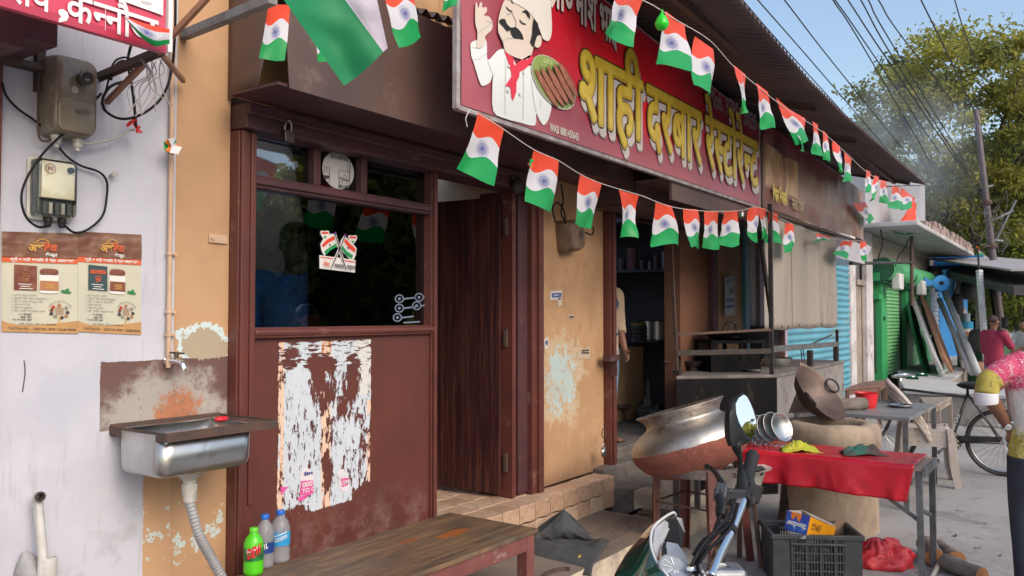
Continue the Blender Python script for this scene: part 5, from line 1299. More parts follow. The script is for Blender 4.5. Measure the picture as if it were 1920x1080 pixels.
# ================================================================== kitchen behind the second opening
KZ=0.50
def depth(p):return(Vector(p)-EYE).dot(FW)
def above(p,py):
 """height on the upright through p at which the sight row py falls"""
 px=960+FPX*(Vector(p)-EYE).dot(RT)/depth(p)
 q=far(px,py,depth(p)); return Vector((p[0],p[1],q.z))
kc=thing('kitchen_counter','dark kitchen counter slab on a cream brick pier inside the sooty kitchen','counter',(8.2,4.2,KZ))
m=MB(); m.box((6.4,3.95,1.27),(9.29,4.7,1.31)); m.build('slab',paint('black_slab',(.05,.05,.055),(.03,.03,.034),rough=.4),kc,bevel=.006)
x0,x1=onY(1157,700,3.98).x,onY(1206,700,3.98).x
m=MB(); m.box((x0,3.98,KZ),(x1,4.3,1.269)); m.build('pier',pillar_plaster('smoky_cream_plaster',(.50,.32,.18),patch=False),kc)
for(px0,px1,yt,mat,lab,lid)in((1216,1262,601,STEEL,'wide steel cooking pot on the counter inside the kitchen',False),(1193,1216,606,paint('dark_jar',(.06,.055,.05),(.10,.09,.08),rough=.25),'dark ribbed jar with a yellow lid beside the steel pot in the kitchen',True)):
 Yk=4.12; a,b=onY(px0,620,Yk),onY(px1,620,Yk); r=(b.x-a.x)/2*.62; c=Vector(((a.x+b.x)/2,Yk+.05,1.311)); zt=above(c,yt).z; h=zt-c.z
 t=thing('cooking_pot' if not lid else 'jar',lab,'pot' if not lid else 'jar',c); m=MB()
 if lid:
  m.lathe([(.01,0),(r,0)]+[(r*(1+.05*math.sin(k*1.57)),h*.85*k/16)for k in range(17)]+[(r*.9,h*.88)],20,Matrix.Translation(c)); m.build('body',mat,t,smooth=True)
  m=MB(); m.lathe([(r*.9,h*.88),(r*.92,h),(.001,h)],18,Matrix.Translation(c)); m.build('lid',flat('yellow_lid',(.4,.28,.04),.4),t)
 else:
  m.lathe([(.01,0),(r*.96,0),(r,.01),(r,h-.008),(r*1.05,h),(r*1.02,h+.004),(r*.96,h-.006),(r*.95,.02),(.01,.015)],28,Matrix.Translation(c)); m.build('body',mat,t,smooth=True,angle=40)
  m=MB(); m.tube(spline([c+Vector((r+.002,-.03,h*.7)),c+Vector((r+.05,0,h*.7)),c+Vector((r+.002,.03,h*.7))],4),.006,6); m.build('handle',STEEL,t)
sh_=thing('kitchen_shelf','sooty wall shelf high in the dark kitchen','shelf',onX(1200,508,9.1))
zsft=onX(1200,507,9.1).z
m=MB(); m.box((8.92,3.5,zsft-.03),(9.295,5.58,zsft)); m.build('board',SOOT,sh_)
for k,(px0,px1,yt,col,lb)in enumerate(((1140,1155,476,(.2,.18,.17),'grey tin with a lid at the left of the kitchen shelf'),(1158,1172,484,(.15,.14,.15),'short dark tin second from the left on the kitchen shelf'),(1175,1198,466,(.22,.10,.09),'tall reddish tin in the middle of the kitchen shelf'),(1199,1209,488,(.16,.15,.14),'small pale cup on the kitchen shelf right of the red tin'),(1216,1221,490,(.35,.34,.33),'thin white packet on the kitchen shelf'),(1224,1238,478,(.16,.07,.07),'dark red jar on the kitchen shelf beside the pale tin'),(1240,1257,472,(.36,.34,.33),'pale round tin at the right of the kitchen shelf'))):
 a,b=onX(px0,500,9.08),onX(px1,500,9.08); r=max(.02,(b-a).length/2*.85); c=Vector((9.08,(a.y+b.y)/2,zsft)); h=above(c,yt).z-zsft
 t=thing('tin',lb,'tin',c); m=MB(); m.lathe([(.001,0),(r,0),(r,h*.88),(r*.93,h*.9)],18,Matrix.Translation(c)); m.build('body',paint('shelf_tin_%d'%k,col,rough=.4,bump=.05),t,smooth=True,angle=40)
 m=MB(); m.lathe([(r*.96,h*.88),(r*.98,h),(.001,h)],18,Matrix.Translation(c)); m.build('lid',paint('shelf_lid_%d'%k,tuple(q*1.3 for q in col),rough=.4,bump=.05),t,smooth=True,angle=40)
p=onZ(1218,792,KZ)
gm=thing('grinder','grey metal grinder with a round cap and upright neck on the kitchen floor','grinder',p); GM=paint('grimy_metal',(.16,.15,.145),(.08,.075,.075),rough=.5,metal=.5,scale=12)
m=MB(); m.box(p+Vector((-.12,-.08,0)),p+Vector((.22,.1,.04))); m.build('base',GM,gm,bevel=.01)
m=MB(); m.tube([p+Vector((0,-.12,.11)),p+Vector((0,.12,.11))],.085,18); m.lathe([(.001,.02),(.05,.018),(.055,0)],16,frame(p+Vector((0,-.121,.11)),(1,0,0),(0,0,1))); m.build('motor',GM,gm,smooth=True,angle=50)
m=MB(); m.lathe([(.07,.17),(.05,.21),(.045,.26),(.03,.28),(.03,.33),(.024,.44),(.001,.45)],14,Matrix.Translation(p+Vector((-.02,.0,0)))); m.build('neck',GM,gm,smooth=True)
p=onZ(1163,790,KZ); t=thing('stool','small round dark stool on the kitchen floor by the cream pier','stool',p); m=MB(); m.lathe([(.001,.17),(.11,.17),(.115,.155),(.09,.14)],18,Matrix.Translation(p)); m.build('seat',DKMAROON,t)
for k in range(3):a_=2.1*k; m=MB(); m.bar(p+Vector((.1*math.cos(a_),.1*math.sin(a_),0)),p+Vector((.07*math.cos(a_),.07*math.sin(a_),.15)),.02); m.build('leg',DKMAROON,t)
m=MB(); q=onY(1138,672,3.09); m.box((q.x-.05,3.03,q.z-.02),(q.x+.1,3.099,q.z+.03)); m.box((q.x+.06,3.04,q.z-.14),(q.x+.085,3.09,q.z-.02)); o=m.build('shutter_bracket',DKMAROON,rb)

# ================================================================== cooking counter in front
CZT=1.07
A0,B0,C0=onZ(1456,702,CZT),onZ(1268,705,CZT),onZ(1582,676,CZT)
ck=thing('cooking_counter','soot blackened masonry cooking counter with iron rails in front of the kitchen','counter',(A0.x,A0.y,0))
CONCG=paint('smoky_cement',(.27,.25,.235),(.19,.175,.165),rough=.85,scale=2.5,bump=.4,bscale=22,dirt=(.10,.085,.08),dirt_amt=.3)
SOOTF=paint('soot_face',(.0075,.0075,.009),(.014,.0125,.013),rough=.85,spec=.12,scale=4,stretch=(1,1,.5),bump=.35,bscale=30,dirt=(.035,.03,.028),dirt_amt=.12)
def poly_prism(mb,pts,z0,z1):
 P=[(p[0],p[1])for p in pts]; area=sum(P[i][0]*P[(i+1)%len(P)][1]-P[(i+1)%len(P)][0]*P[i][1]for i in range(len(P)))
 if area<0:P=P[::-1]
 mb.prism(P,z1-z0,Matrix.Translation((0,0,z0)))
m=MB(); poly_prism(m,[A0,C0,(C0.x,3.1),(7.4,3.1),(B0.x+.02,B0.y)],0,CZT-.031); m.build('body',CONCG,ck)
m=MB(); poly_prism(m,[A0+Vector((0,-.012,0)),C0+Vector((.01,-.012,0)),(C0.x+.01,3.11),(7.38,3.11),B0+Vector((-.012,-.005,0))],CZT-.03,CZT); m.build('top_slab',paint('counter_top',(.20,.175,.16),(.11,.10,.095),rough=.8,scale=4,bump=.4),ck,bevel=.006)
dAB=(B0-A0); nAB=Vector((dAB.y,-dAB.x,0)).normalized(); nAB=nAB if nAB.dot(EYE-A0)>0 else-nAB
m=MB(); poly_prism(m,[A0+nAB*.006,B0+nAB*.006,B0+nAB*.0005,A0+nAB*.0005],0,CZT-.031); m.build('sooty_face',SOOTF,ck)
def rail(name,a,b,w_,h_=None,mat=IRON):m=MB(); m.bar(a,b,w_,h_); return m.build(name,mat,ck)
Ap,Bp=A0-nAB*.03+(B0-A0).normalized()*.03,B0-nAB*.03-(B0-A0).normalized()*.02
rail('post',Ap,Vector((Ap.x-.0,Ap.y,2.62)),.035,mat=IRON)
tpx=onY(1428,455,2.42); rail('post',onY(1447,600,2.36),Vector((Ap.x-.06,2.44,2.6)),.03,mat=IRON)
rail('post',Bp,above(Bp,455)+(A0-B0).normalized()*-.05,.028,mat=RUSTY)
rail('post',Bp+Vector((.09,.02,0)),above(Bp,660)+Vector((.09,.02,0)),.03)
rail('rail',above(Bp,662),above(Ap,658),.035,.045); rail('rail',above(Bp,627),above(Ap,618),.03,.022,RUSTY); rail('plinth_rail',Bp+Vector((0,0,.012)),Bp+Vector((0,0,.05)),.06,.06)
Cp=C0+Vector((-.05,.06,0))
rail('rail',above(Ap,655),above(Cp,645),.025,.055,GREYSTEEL)
for fx in(.52,.97):q=Ap.lerp(Cp,fx); rail('rail_leg',q,Vector((q.x,q.y,above(Cp,648).z-.01)),.07 if fx<.9 else.045,.05)
rail('post',Cp,Vector((Cp.x,Cp.y,above(Cp,618).z)),.03)
# stove on the counter
S0=onZ(1397,698,CZT)+Vector((.12,.18,0)); ax=(A0-B0).normalized(); ay=Vector((-ax.y,ax.x,0)); ay=ay if ay.dot(FW)>0 else-ay
def onS(u,v,z):return S0+ax*u+ay*v+Vector((0,0,z))
FS=frame(S0,ax,ay);
if FS.col[2].z<0:FS=frame(S0,-ax,ay)
sv=thing('stove','black iron charcoal stove with an open raised frame on the cooking counter','stove',S0)
m=MB(); m.box((-.26,-.15,0),(.24,.17,.165),mat=FS); m.build('fire_box',SOOTF,sv,bevel=.008)
zt_=above(S0,643).z-CZT
m=MB()
for u in(-.28,.02,.24):
 for v in(-.16,.18):m.box((u,v,.12 if u>-.2 else 0),(u+.03,v+.03,zt_),mat=FS)
m.box((-.28,-.17,zt_),(.27,.21,zt_+.03),mat=FS); m.box((-.28,-.17,.19),(.27,-.14,.215),mat=FS); m.build('frame',SOOTF,sv)
kr=thing('karahi','large black karahi with two ring handles sitting on the stove frame','pan',S0+Vector((0,0,zt_+.03)))
Kc=S0+Vector((0,0,zt_+.03));
m=MB(); m.lathe([(.01,.0),(.16,.005),(.25,.035),(.285,.06),(.29,.062),(.28,.055),(.2,.02),(.01,.012)],32,Matrix.Translation(Kc)@Matrix.Scale(1.35,4,(0,0,1))); m.build('bowl',SOOTF,kr,smooth=True,angle=60)
for sgn,u in((1,-.05),(-1,.09)):
 c=Kc+ax*u+ay*(-.21 if sgn>0 else.2)+Vector((0,0,.10)); m=MB(); P=[c+ax*.07*math.cos(a_)+Vector((0,0,.068*math.sin(a_)))for a_ in np.linspace(0,6.283,25)]; m.tube(P,.008,8); m.build('ring_handle',IRON,kr,smooth=True)
t=thing('frying_pan','small black pan with a long handle at the left end of the stove','pan',onS(-.36,-.05,0))
m=MB(); c=onS(-.37,.05,.05); m.lathe([(.01,0),(.07,0),(.09,.045),(.085,.045),(.065,.006),(.01,.006)],20,Matrix.Translation(c)); m.build('bowl',IRON,t,smooth=True,angle=50); m=MB(); m.bar(c+ax*-.08+Vector((0,0,.035)),c+ax*-.30+Vector((0,0,.045)),.02,.008); m.build('handle',RUSTY,t); m=MB(); m.lathe([(.04,0),(.045,.048)],10,Matrix.Translation(c-Vector((0,0,.05)))); m.build('trivet',IRON,t)
def plate(c,r,label,nrm=(0,0,1),group=None,parent=None):
 z=Vector(nrm).normalized(); x=z.orthogonal(); M_=frame(c,x,z.cross(x)); m=MB()
 m.lathe([(.001,.006),(r*.72,.006),(r*.82,.012),(r*.95,.022),(r,.024),(r*1.0,.020),(r*.93,.014),(r*.8,.002),(.001,0)],32,M_)
 o=m.build('plate',STEEL,None,smooth=True,origin=c); return tag(o,label,'plate',group)
plate(onS(.12,-.22,.004),.085,'white metal plate lying on the counter in front of the stove')
q=onZ(1476,688,CZT); t=thing('cooking_pot','shallow steel pan on the counter under the side rail','pot',q); m=MB(); m.lathe([(.01,0),(.14,0),(.15,.012),(.15,.085),(.165,.092),(.155,.09),(.14,.08),(.14,.015),(.01,.012)],28,Matrix.Translation(q+Vector((.05,.12,0)))); m.build('bowl',STEEL,t,smooth=True,angle=45)
q=onZ(1474,680,CZT)+Vector((.2,.35,0)); t=thing('cooking_pot','large sooty dark pot at the back of the cooking counter under the tarpaulin','pot',q); m=MB(); m.lathe([(.01,0),(.17,0),(.19,.02),(.19,.40),(.2,.41),(.18,.40),(.18,.03),(.01,.02)],28,Matrix.Translation(q)); m.build('bowl',paint('sooty_blue_pot',(.05,.065,.085),(.03,.035,.045),rough=.55,bump=.2),t,smooth=True,angle=45)
q=onZ(1504,676,CZT)+Vector((.1,.35,0)); t=thing('cooking_pot','reddish brown pot beside the dark pot under the tarpaulin','pot',q); m=MB(); m.lathe([(.01,0),(.10,0),(.12,.05),(.12,.38),(.13,.39),(.11,.38)],24,Matrix.Translation(q)); m.build('bowl',paint('brown_pot',(.16,.075,.06),(.09,.05,.045),rough=.6),t,smooth=True,angle=45)
m=MB(); a,b=onZ(1500,685,CZT)+Vector((0,0,.17)),onZ(1575,668,CZT)+Vector((0,.1,.28)); m.tube([a,b],.010,8); m.tube([a+Vector((.04,0,0)),a+Vector((.05,-.01,-.14))],.006,6); m.tube([a+Vector((.12,0,.02)),a+Vector((.14,-.01,-.13))],.006,6); tag(m.build('iron_rod',IRON,None,origin=a),'iron skewer rod with hooks lying over the side rail of the counter','rod')
# tarpaulin hung from the menu banner
tx0,tx1=onY(1441,610,2.42).x,onY(1575,618,2.42).x; tzb=onY(1500,617,2.42).z
def tarp(u,v):
 X=tx0+u*(tx1-tx0); f=.012*math.sin(u*25)+.012*mnoise.noise((u*6,v*2,4)); return(X+.02*(1-v)*math.sin(u*3),2.455+f,tzb+v*1.15+.006*math.sin(u*20)*(1-v))
m=MB(); m.sheet(tarp,80,16)
tp_=thing('tarpaulin','grey tarpaulin sheet hanging below the menu banner behind the counter','tarpaulin',(tx0,2.455,tzb))
m.build('sheet',paint('grey_tarpaulin',(.33,.285,.245),(.26,.225,.20),rough=.65,scale=1.2,stretch=(1,1,.3),bump=.25,bscale=9,dirt=(.17,.14,.13),dirt_amt=.3),tp_,smooth=True,solid=.002)
for x in(.33,.70):
 m=MB(); m.sheet(lambda u,v:Vector(tarp(x+.004*(u-.5),v))+Vector((0,-.006-.003*math.sin(u*3.14),0)),3,16); m.build('seam',paint('tarp_seam',(.24,.20,.18),rough=.7),tp_)
for k in range(9):
 p=Vector(tarp(.06+k*.11,.02)); m=MB(); m.lathe([(.014,.002),(.007,.004),(.006,0)],8,frame(p+Vector((0,-.006,.01)),(1,0,0),(0,0,1))); m.build('eyelet',IRON,tp_)
 # neighbour wall with a notice, blue frame and carved door, beyond the kitchen
nb=thing('lilac_house','lilac plastered house front with blue framed carved door beyond the kitchen','house',(9.2,D,0))
xl0,xl1,xb,xc,xd=[onY(x,560,D).x for x in(1376,1390,1399,1412,1426)]
m=MB(); m.box((9.151,3.165,0),(xl1 if xl1>9.16 else 9.3,3.4,2.6)); m.box((xd,3.165,0),(10.9,3.4,2.62)); m.build('wall',paint('lilac_plaster',(.50,.40,.48),(.42,.33,.40),rough=.8,scale=3),nb)
xl1=max(xl1,9.16); m=MB(); m.box((xl1,3.12,0),(xb,3.3,2.6)); m.build('door_frame',paint('sky_blue_paint',(.10,.30,.42),(.13,.34,.42),rough=.5,scale=6),nb)
m=MB(); m.box((xb,3.2,0),(xd,3.26,2.6)); m.build('door',paint('pale_door',(.46,.40,.36),(.40,.30,.24),rough=.6,scale=3),nb)
m=MB(); xm=(xb+xc)/2+.08; w_=.09; zt_=onY(1408,488,D).z; m.add([(xm-w_,3.196,.3),(xm+w_,3.196,.3),(xm+w_,3.196,zt_-.15),(xm+w_*.6,3.196,zt_-.05),(xm,3.196,zt_),(xm-w_*.6,3.196,zt_-.05),(xm-w_,3.196,zt_-.15)],[list(range(7))]); m.build('carved_slot',flat('slot_dark',(.04,.05,.06),.5),nb)
scrap([(1350,520),(1369,518),(1370,590),(1351,593)],(.50,.55,.60),'narrow blue and white notice pasted on the wall beyond the kitchen',[(1,(1352,524),(1368,522),(1368,529),(1352,531)),(1,(1352,560),(1368,559),(1368,566),(1352,567)),(1,(1352,572),(1368,571),(1368,577),(1352,578)),(2,(1358,540),(1367,539),(1367,550),(1359,551))],l=.05)

# ================================================================== the big pot on its stand
SD_=5.42
SC0=far(1309,870,SD_); ringz=SC0.z
vdir=Vector((FW.x,FW.y,0)).normalized()
stand=thing('pot_stand','four legged maroon iron stand with a ring carrying the big round pot','stand',(SC0.x,SC0.y,0))
SR=.285
m=MB(); n=40
for i in range(n):
 a0,a1=2*math.pi*i/n,2*math.pi*(i+1)/n
 P=lambda a,r,z:SC0+Vector((r*math.cos(a),r*math.sin(a),z))
 m.add([P(a0,SR,-.05),P(a1,SR,-.05),P(a1,SR,.01),P(a0,SR,.01),P(a0,SR-.012,-.05),P(a1,SR-.012,-.05),P(a1,SR-.012,.01),P(a0,SR-.012,.01)],[(0,1,2,3),(5,4,7,6),(3,2,6,7),(1,0,4,5)])
m.build('ring',paint('grey_iron_ring',(.17,.15,.14),(.12,.09,.085),rough=.5,metal=.5,scale=12),stand)
tops,bots=[],[]
for k,(ang,mul)in enumerate(((4,1.10),(93,1.10),(186,1.0),(272,.92))):
 th=math.atan2(-vdir.y,-vdir.x)+R(ang); d=Vector((math.cos(th),math.sin(th),0))
 zf=0.0
 a,b=SC0+d*(SR-.0)+Vector((0,0,.0)),Vector((SC0.x,SC0.y,zf))+d*SR*mul*1.12
 if 2.36<b.y and b.x<PX1:b.z=PZ
 tops.append(a); bots.append(b)
 m=MB(); s_=d.cross(Vector((0,0,1)))
 m.bar(a+d*.006,b+d*.006,.055,.008,up=d); m.bar(a+s_*.027-d*.02,b+s_*.027-d*.02,.008,.045,up=d); m.build('leg',MAROON,stand)
for i in range(4):
 m=MB(); m.bar(tops[i].lerp(bots[i],.38),tops[(i+1)%4].lerp(bots[(i+1)%4],.38),.025,.006); m.build('brace',RUSTY,stand)
def pot_mat():
 s=Shader('clay_coated_pot',.3); x,y,z=s.xyz(s.tc('UV')); n=s.noise(14,6,.7,stretch=(1,1,2)); n2=s.noise(5,5,.6); n3=s.noise(60,3,.6); nn=s.noise(3,4,.6,stretch=(1,1,8))
 clay=(y+(n-.5)*.05)<.60
 metal=s.mix(n2.step(.4,.65),(.52,.49,.46),(.38,.36,.335)); metal=s.mix(n.step(.55,.62)*.5,metal,(.32,.28,.25))
 metal=s.mix((y>.80)*n.step(.45,.6)*.7,metal,(.30,.25,.21))
 cl=s.mix(n2.step(.35,.65),(.27,.085,.055),(.19,.06,.045)); cl=s.mix(n3.step(.55,.68)*.5,cl,(.34,.17,.13))
 s.set('Base Color',s.mix(clay,metal,cl)); s.set('Metallic',1-clay); s.set('Roughness',clay*.45+(n2*.14+.40)); s.bump(n*(clay*.9+.1)+n3*clay*.4,.35,.008); return s.m
prof=[(.02,0),(.14,.006),(.25,.04),(.335,.10),(.383,.165),(.395,.205),(.388,.25),(.36,.295),(.31,.335),(.265,.358),(.248,.372),(.246,.385),(.258,.41),(.288,.446),(.296,.453),(.297,.458),(.290,.457),(.25,.40),(.238,.38),(.25,.362),(.30,.325),(.345,.285),(.37,.22),(.36,.17),(.3,.10),(.1,.03),(.01,.03)]
LN=[0]
for(r0,z0),(r1,z1)in zip(prof,prof[1:]):LN.append(LN[-1]+math.hypot(r1-r0,z1-z0))
rim_i=15
tilt=Matrix.Rotation(R(-15.5),4,FW)@Matrix.Rotation(R(10),4,RT)
tilt=Matrix.Rotation(R(15.5),4,-FW)@Matrix.Rotation(R(-7),4,RT)
pot_o=SC0+Vector((0,0,-.075))+RT*.012
m=MB(); n=56; b0=0
PMX=Matrix.Translation(pot_o)@tilt
m.lathe(prof,n,PMX)
for i in range(len(prof)):
 for k in range(n):m.uv[i*n+k]=(k/n,min(1,LN[i]/LN[rim_i]))
tag(m.build('cooking_pot',pot_mat(),None,smooth=True,origin=pot_o),'big round metal cooking pot with red clay coated bottom tilted on the stand','pot')
# enamel bowl on an upturned red bucket
bc=far(1388,930,5.35)
zb_=far(1388,921,5.35).z
t=thing('stool','low brown wooden stool under the white enamel bowl','stool',(bc.x,bc.y,0))
m=MB(); m.lathe([(.001,zb_),(.13,zb_),(.135,zb_-.03),(.001,zb_-.031)],20,Matrix.Translation((bc.x,bc.y,0))); m.build('seat',RUSTY,t)
for k in range(3):a_=2.1*k+.4; m=MB(); m.bar((bc.x+.14*math.cos(a_),bc.y+.14*math.sin(a_),0),(bc.x+.09*math.cos(a_),bc.y+.09*math.sin(a_),zb_-.03),.025); m.build('leg',RUSTY,t)
bw_=thing('bowl','large white enamel bowl of dark charcoal between the pot stand and the red table','bowl',(bc.x,bc.y,zb_)); hb=far(1388,876,5.35).z-zb_
m=MB(); m.lathe([(.01,.003),(.09,.003),(.13,.04),(.165,hb-.012),(.195,hb-.004),(.20,hb+.003),(.193,hb),(.16,hb-.006),(.125,.05),(.01,.02)],32,Matrix.Translation((bc.x,bc.y,zb_))); m.build('shell',paint('white_enamel',(.62,.60,.54),(.52,.5,.44),rough=.3,scale=8,dirt=(.25,.18,.12),dirt_amt=.2),bw_,smooth=True,angle=60)
m=MB()
for k in range(40):a_=random.uniform(0,6.28); r=.15*math.sqrt(random.random()); m.blob((bc.x+r*math.cos(a_),bc.y+r*math.sin(a_),zb_+hb-.03+random.random()*.02),(.024,.02,.016),6,4,.5,k)
o=m.build('charcoal',paint('charcoal',(.02,.02,.022),(.05,.05,.05),rough=.6),bw_); o['kind']='stuff'

# ================================================================== red table
TZ=.70
TF,TR_,TY0,TY1=5.48,5.95,.80,2.45
tb=thing('red_table','steel framed table under a glossy red plastic cloth','table',(TF,TY0,0))
m=MB(); m.box((TF,TY0,TZ-.03),(TR_,TY1,TZ-.012)); m.build('tabletop',paint('raw_board',(.33,.25,.19),(.25,.19,.15),rough=.8,scale=8),tb)
m=MB(); m.box((TF-.01,TY0-.014,TZ-.065),(TR_+.01,TY0-.001,TZ-.008)); m.build('edge_angle',GREYSTEEL,tb)
for(x,y,x2)in((TF+.03,TY0+.03,TF+.10),(TR_-.05,TY0+.01,TR_-.05),(TF+.03,TY1-.06,TF+.03),(TR_-.05,TY1-.06,TR_-.05)):
 m=MB(); m.bar((x2,y,0),(x,y,TZ-.03),.035,.035); m.build('leg',GREYSTEEL,tb)
m=MB(); m.bar((TF+.05,TY0+.45,TZ-.05),(TF+.08,TY0+.04,.36),.022,.022); m.build('brace',GREYSTEEL,tb)
m=MB(); m.bar((TF+.09,TY0+.03,.42),(TR_-.05,TY0+.02,.33),.022,.022); m.build('brace',GREYSTEEL,tb)
RED=paint('red_vinyl',(.56,.012,.03),(.46,.008,.024),rough=.30,scale=2.5,bump=.45,bscale=9,rvar=.25,dirt=(.36,.03,.035),dirt_amt=.2)
drop=.235
def cloth2(u,v):
 Y_=TY0+.045+u*(TY1-TY0-.04); Wt=TR_-TF+.01
 t_=v*(Wt+drop); rad=.018
 wob=.008*mnoise.noise((u*9,v*5,2))+.006*mnoise.noise((u*22,v*9,5))+.004*(1-2*abs(mnoise.noise((u*7+v*5,v*6-u*4,8))))
 if t_<Wt:return Vector((TR_+.004-t_,Y_+.02*(1-v)*(u<.5)*0,TZ+max(0,wob)*.8+.002))
 dz=t_-Wt; f=dz/drop
 k=(1-u)**6
 hem=1-.10*math.sin(u*3.3+.4)-.12*u
 bulge=.012+.012*f*(1-2*abs(mnoise.noise((u*15,v*3,4))))+.022*f*math.sin(u*34+2*mnoise.noise((u*4,0,0)))*.8+.02*f*mnoise.noise((u*6,1,1))-.05*f*math.exp(-((u-.02)/.03)**2)
 return Vector((TF-.006-bulge,Y_+.05*f*math.exp(-((u)/.05)**2),TZ+.001-dz*hem-.0))
m=MB(); m.sheet(cloth2,110,44); tag(m.build('table_cloth',RED,None,smooth=True,origin=(TF,1.6,TZ),solid=.0015),'glossy red plastic cloth covering the steel table','tablecloth')
# plates in a wire rack on the table
rk=thing('plate_rack','small wire rack holding steel plates on the red table beside the big pot','rack',onZ(1440,832,TZ))
ra,rbp=onZ(1398,838,TZ+.01),onZ(1485,846,TZ+.01)
rdir=(rbp-ra).normalized(); rn_=Vector((-rdir.y,rdir.x,0)); rn_=rn_ if rn_.dot(FW)>0 else-rn_
m=MB()
for off in(0,.09):m.tube([ra+rn_*off+Vector((0,0,.02)),rbp+rn_*off+Vector((0,0,.02))],.003,6)
for k in range(9):
 p=ra.lerp(rbp,k/8); m.tube([p+Vector((0,0,-.008)),p+Vector((0,0,.055))],.0025,6); m.tube([p+rn_*.09+Vector((0,0,-.008)),p+rn_*.09+Vector((0,0,.05))],.0025,6); m.tube([p+Vector((0,0,.02)),p+rn_*.09+Vector((0,0,.02))],.0025,6)
q=rbp+Vector((0,0,.0)); m.tube(spline([q+Vector((0,0,0)),q+Vector((0,0,.09)),q-rdir*.02+Vector((0,0,.12)),q-rdir*.05+rn_*.05+Vector((0,0,.10))],4),.003,6)
m.build('wires',CHROME,rk)
pn=(-RT*.35+Vector((0,0,.45))-FW*.83).normalized()
pn=(RT*.52-Vector((FW.x,FW.y,0))*.80+Vector((0,0,.34))).normalized()
for k,(px,py)in enumerate(((1416,812),(1424,806),(1434,804),(1446,800),(1462,802))):
 c=far(px,py,depth(ra)+.12-.012*k); plate(c,.098+.004*(k==4),['steel plate at the back of the rack half behind the big pot','second steel plate from the back of the rack','middle steel plate of five in the rack','steel plate just behind the front one in the rack','front steel plate standing in the rack, facing the camera'][k],pn,'plates in the rack')
def rag(c,s,mats,label,seed,hgt=.4,stretch=(1,1)):
 m=MB(); c=Vector(c); n=26
 def f(u,v):
  x,y=(u-.5)*2,(v-.5)*2; r2=x*x*.8+y*y
  h=hgt*s*max(0,1-r2*.75)*(.6+.8*abs(mnoise.noise((u*3.1+seed,v*3.3,seed))))+.18*s*max(0,mnoise.noise((u*7,v*7+seed,2)))*(1.3-r2)
  w=1+.35*mnoise.noise((u*2.5,v*2.5,seed+4))
  return c+(RT*x*stretch[0]+vdir*y*stretch[1])*s*w+Vector((0,0,max(.003,h)))
 m.sheet(f,n,n)
 return tag(m.build('cloth_rag',mats,None,smooth=True,origin=c,solid=.003),label,'rag')
rag(onZ(1497,846,TZ+.004),.10,paint('yellow_green_cloth',(.50,.47,.035),(.34,.40,.03),rough=.8,scale=8,bump=.5,bscale=60),'crumpled yellow green rag on the red table by the plates',3,.75,(1.15,.7))
rag(onZ(1616,852,TZ+.004),.115,paint('dark_green_cloth',(.02,.15,.11),(.10,.055,.05),rough=.8,scale=5,bump=.5,bscale=60),'crumpled dark green and brown rag in the middle of the red table',9,.6,(1.1,.6))

# ================================================================== crate, cartons, bag and logs under the table
CH=.30
P0,P1=onZ(1449,1001,CH),onZ(1617,1005,CH)
P0.z=P1.z=0; cx_=(P1-P0).normalized(); cy_=Vector((-cx_.y,cx_.x,0)); cy_=cy_ if cy_.dot(FW)>0 else-cy_
CL,CD=(P1-P0).length,.34
CM=Matrix(((cx_.x,cy_.x,0,P0.x),(cx_.y,cy_.y,0,P0.y),(0,0,1,0),(0,0,0,1)))
crate=thing('plastic_crate','dusty dark plastic lattice crate under the red table','crate',P0)
CRT=paint('dusty_crate_plastic',(.026,.030,.038),(.042,.046,.052),rough=.5,scale=7,bump=.1,dirt=(.08,.075,.07),dirt_amt=.1)
def cb(a,b,name,lst=None):
 m=lst or MB(); m.box(a,b,mat=CM)
 if lst is None:return m.build(name,CRT,crate,bevel=.003)
cb((.02,.02,0),(CL-.02,CD-.02,.012),'floor')
for(x0,y0,x1,y1)in((0,0,.105,.018),(CL-.105,0,CL,.018),(0,CD-.018,.105,CD),(CL-.105,CD-.018,CL,CD)):cb((x0,y0,0),(x1,y1,CH-.02),'corner_panel')
for(x0,y0,x1,y1)in((0,.019,.016,.10),(CL-.016,.019,CL,.10),(0,CD-.10,.016,CD-.019),(CL-.016,CD-.10,CL,CD-.019)):cb((x0,y0,0),(x1,y1,CH-.02),'corner_panel')
m=MB()
for(x0,y0,x1,y1)in((-.012,-.012,CL+.012,.012),(-.012,CD-.012,CL+.012,CD+.012),(-.012,.0121,.012,CD-.0121),(CL-.012,.0121,CL+.012,CD-.0121)):m.box((x0,y0,CH-.028),(x1,y1,CH),mat=CM)
m.box((.10,-.016,CH-.062),(CL-.10,-.001,CH-.048),mat=CM); m.build('rim',CRT,crate,bevel=.004)
m=MB()
for z in(.03,.082,.134,.186,.238):m.box((.105,-.004,z),(CL-.105,.012,z+.010),mat=CM); m.box((.105,CD-.012,z),(CL-.105,CD-.002,z+.010),mat=CM); m.box((.002,.10,z),(.012,CD-.10,z+.01),mat=CM); m.box((CL-.012,.10,z),(CL-.002,CD-.10,z+.01),mat=CM)
k=0; x=.105
while x<CL-.10:
 w_=.012 if k%5==0 else.007; m.box((x,.001 if k%5 else-.008,.0),(x+w_,.009,CH-.03),mat=CM); m.box((x,CD-.009,0),(x+w_,CD-.001,CH-.03),mat=CM); x+=.0165; k+=1
y=.10
while y<CD-.10:m.box((.001,y,0),(.008,y+.007,CH-.03),mat=CM); m.box((CL-.008,y,0),(CL-.001,y+.007,CH-.03),mat=CM); y+=.0165
o=m.build('lattice',CRT,crate); o['kind']='stuff'
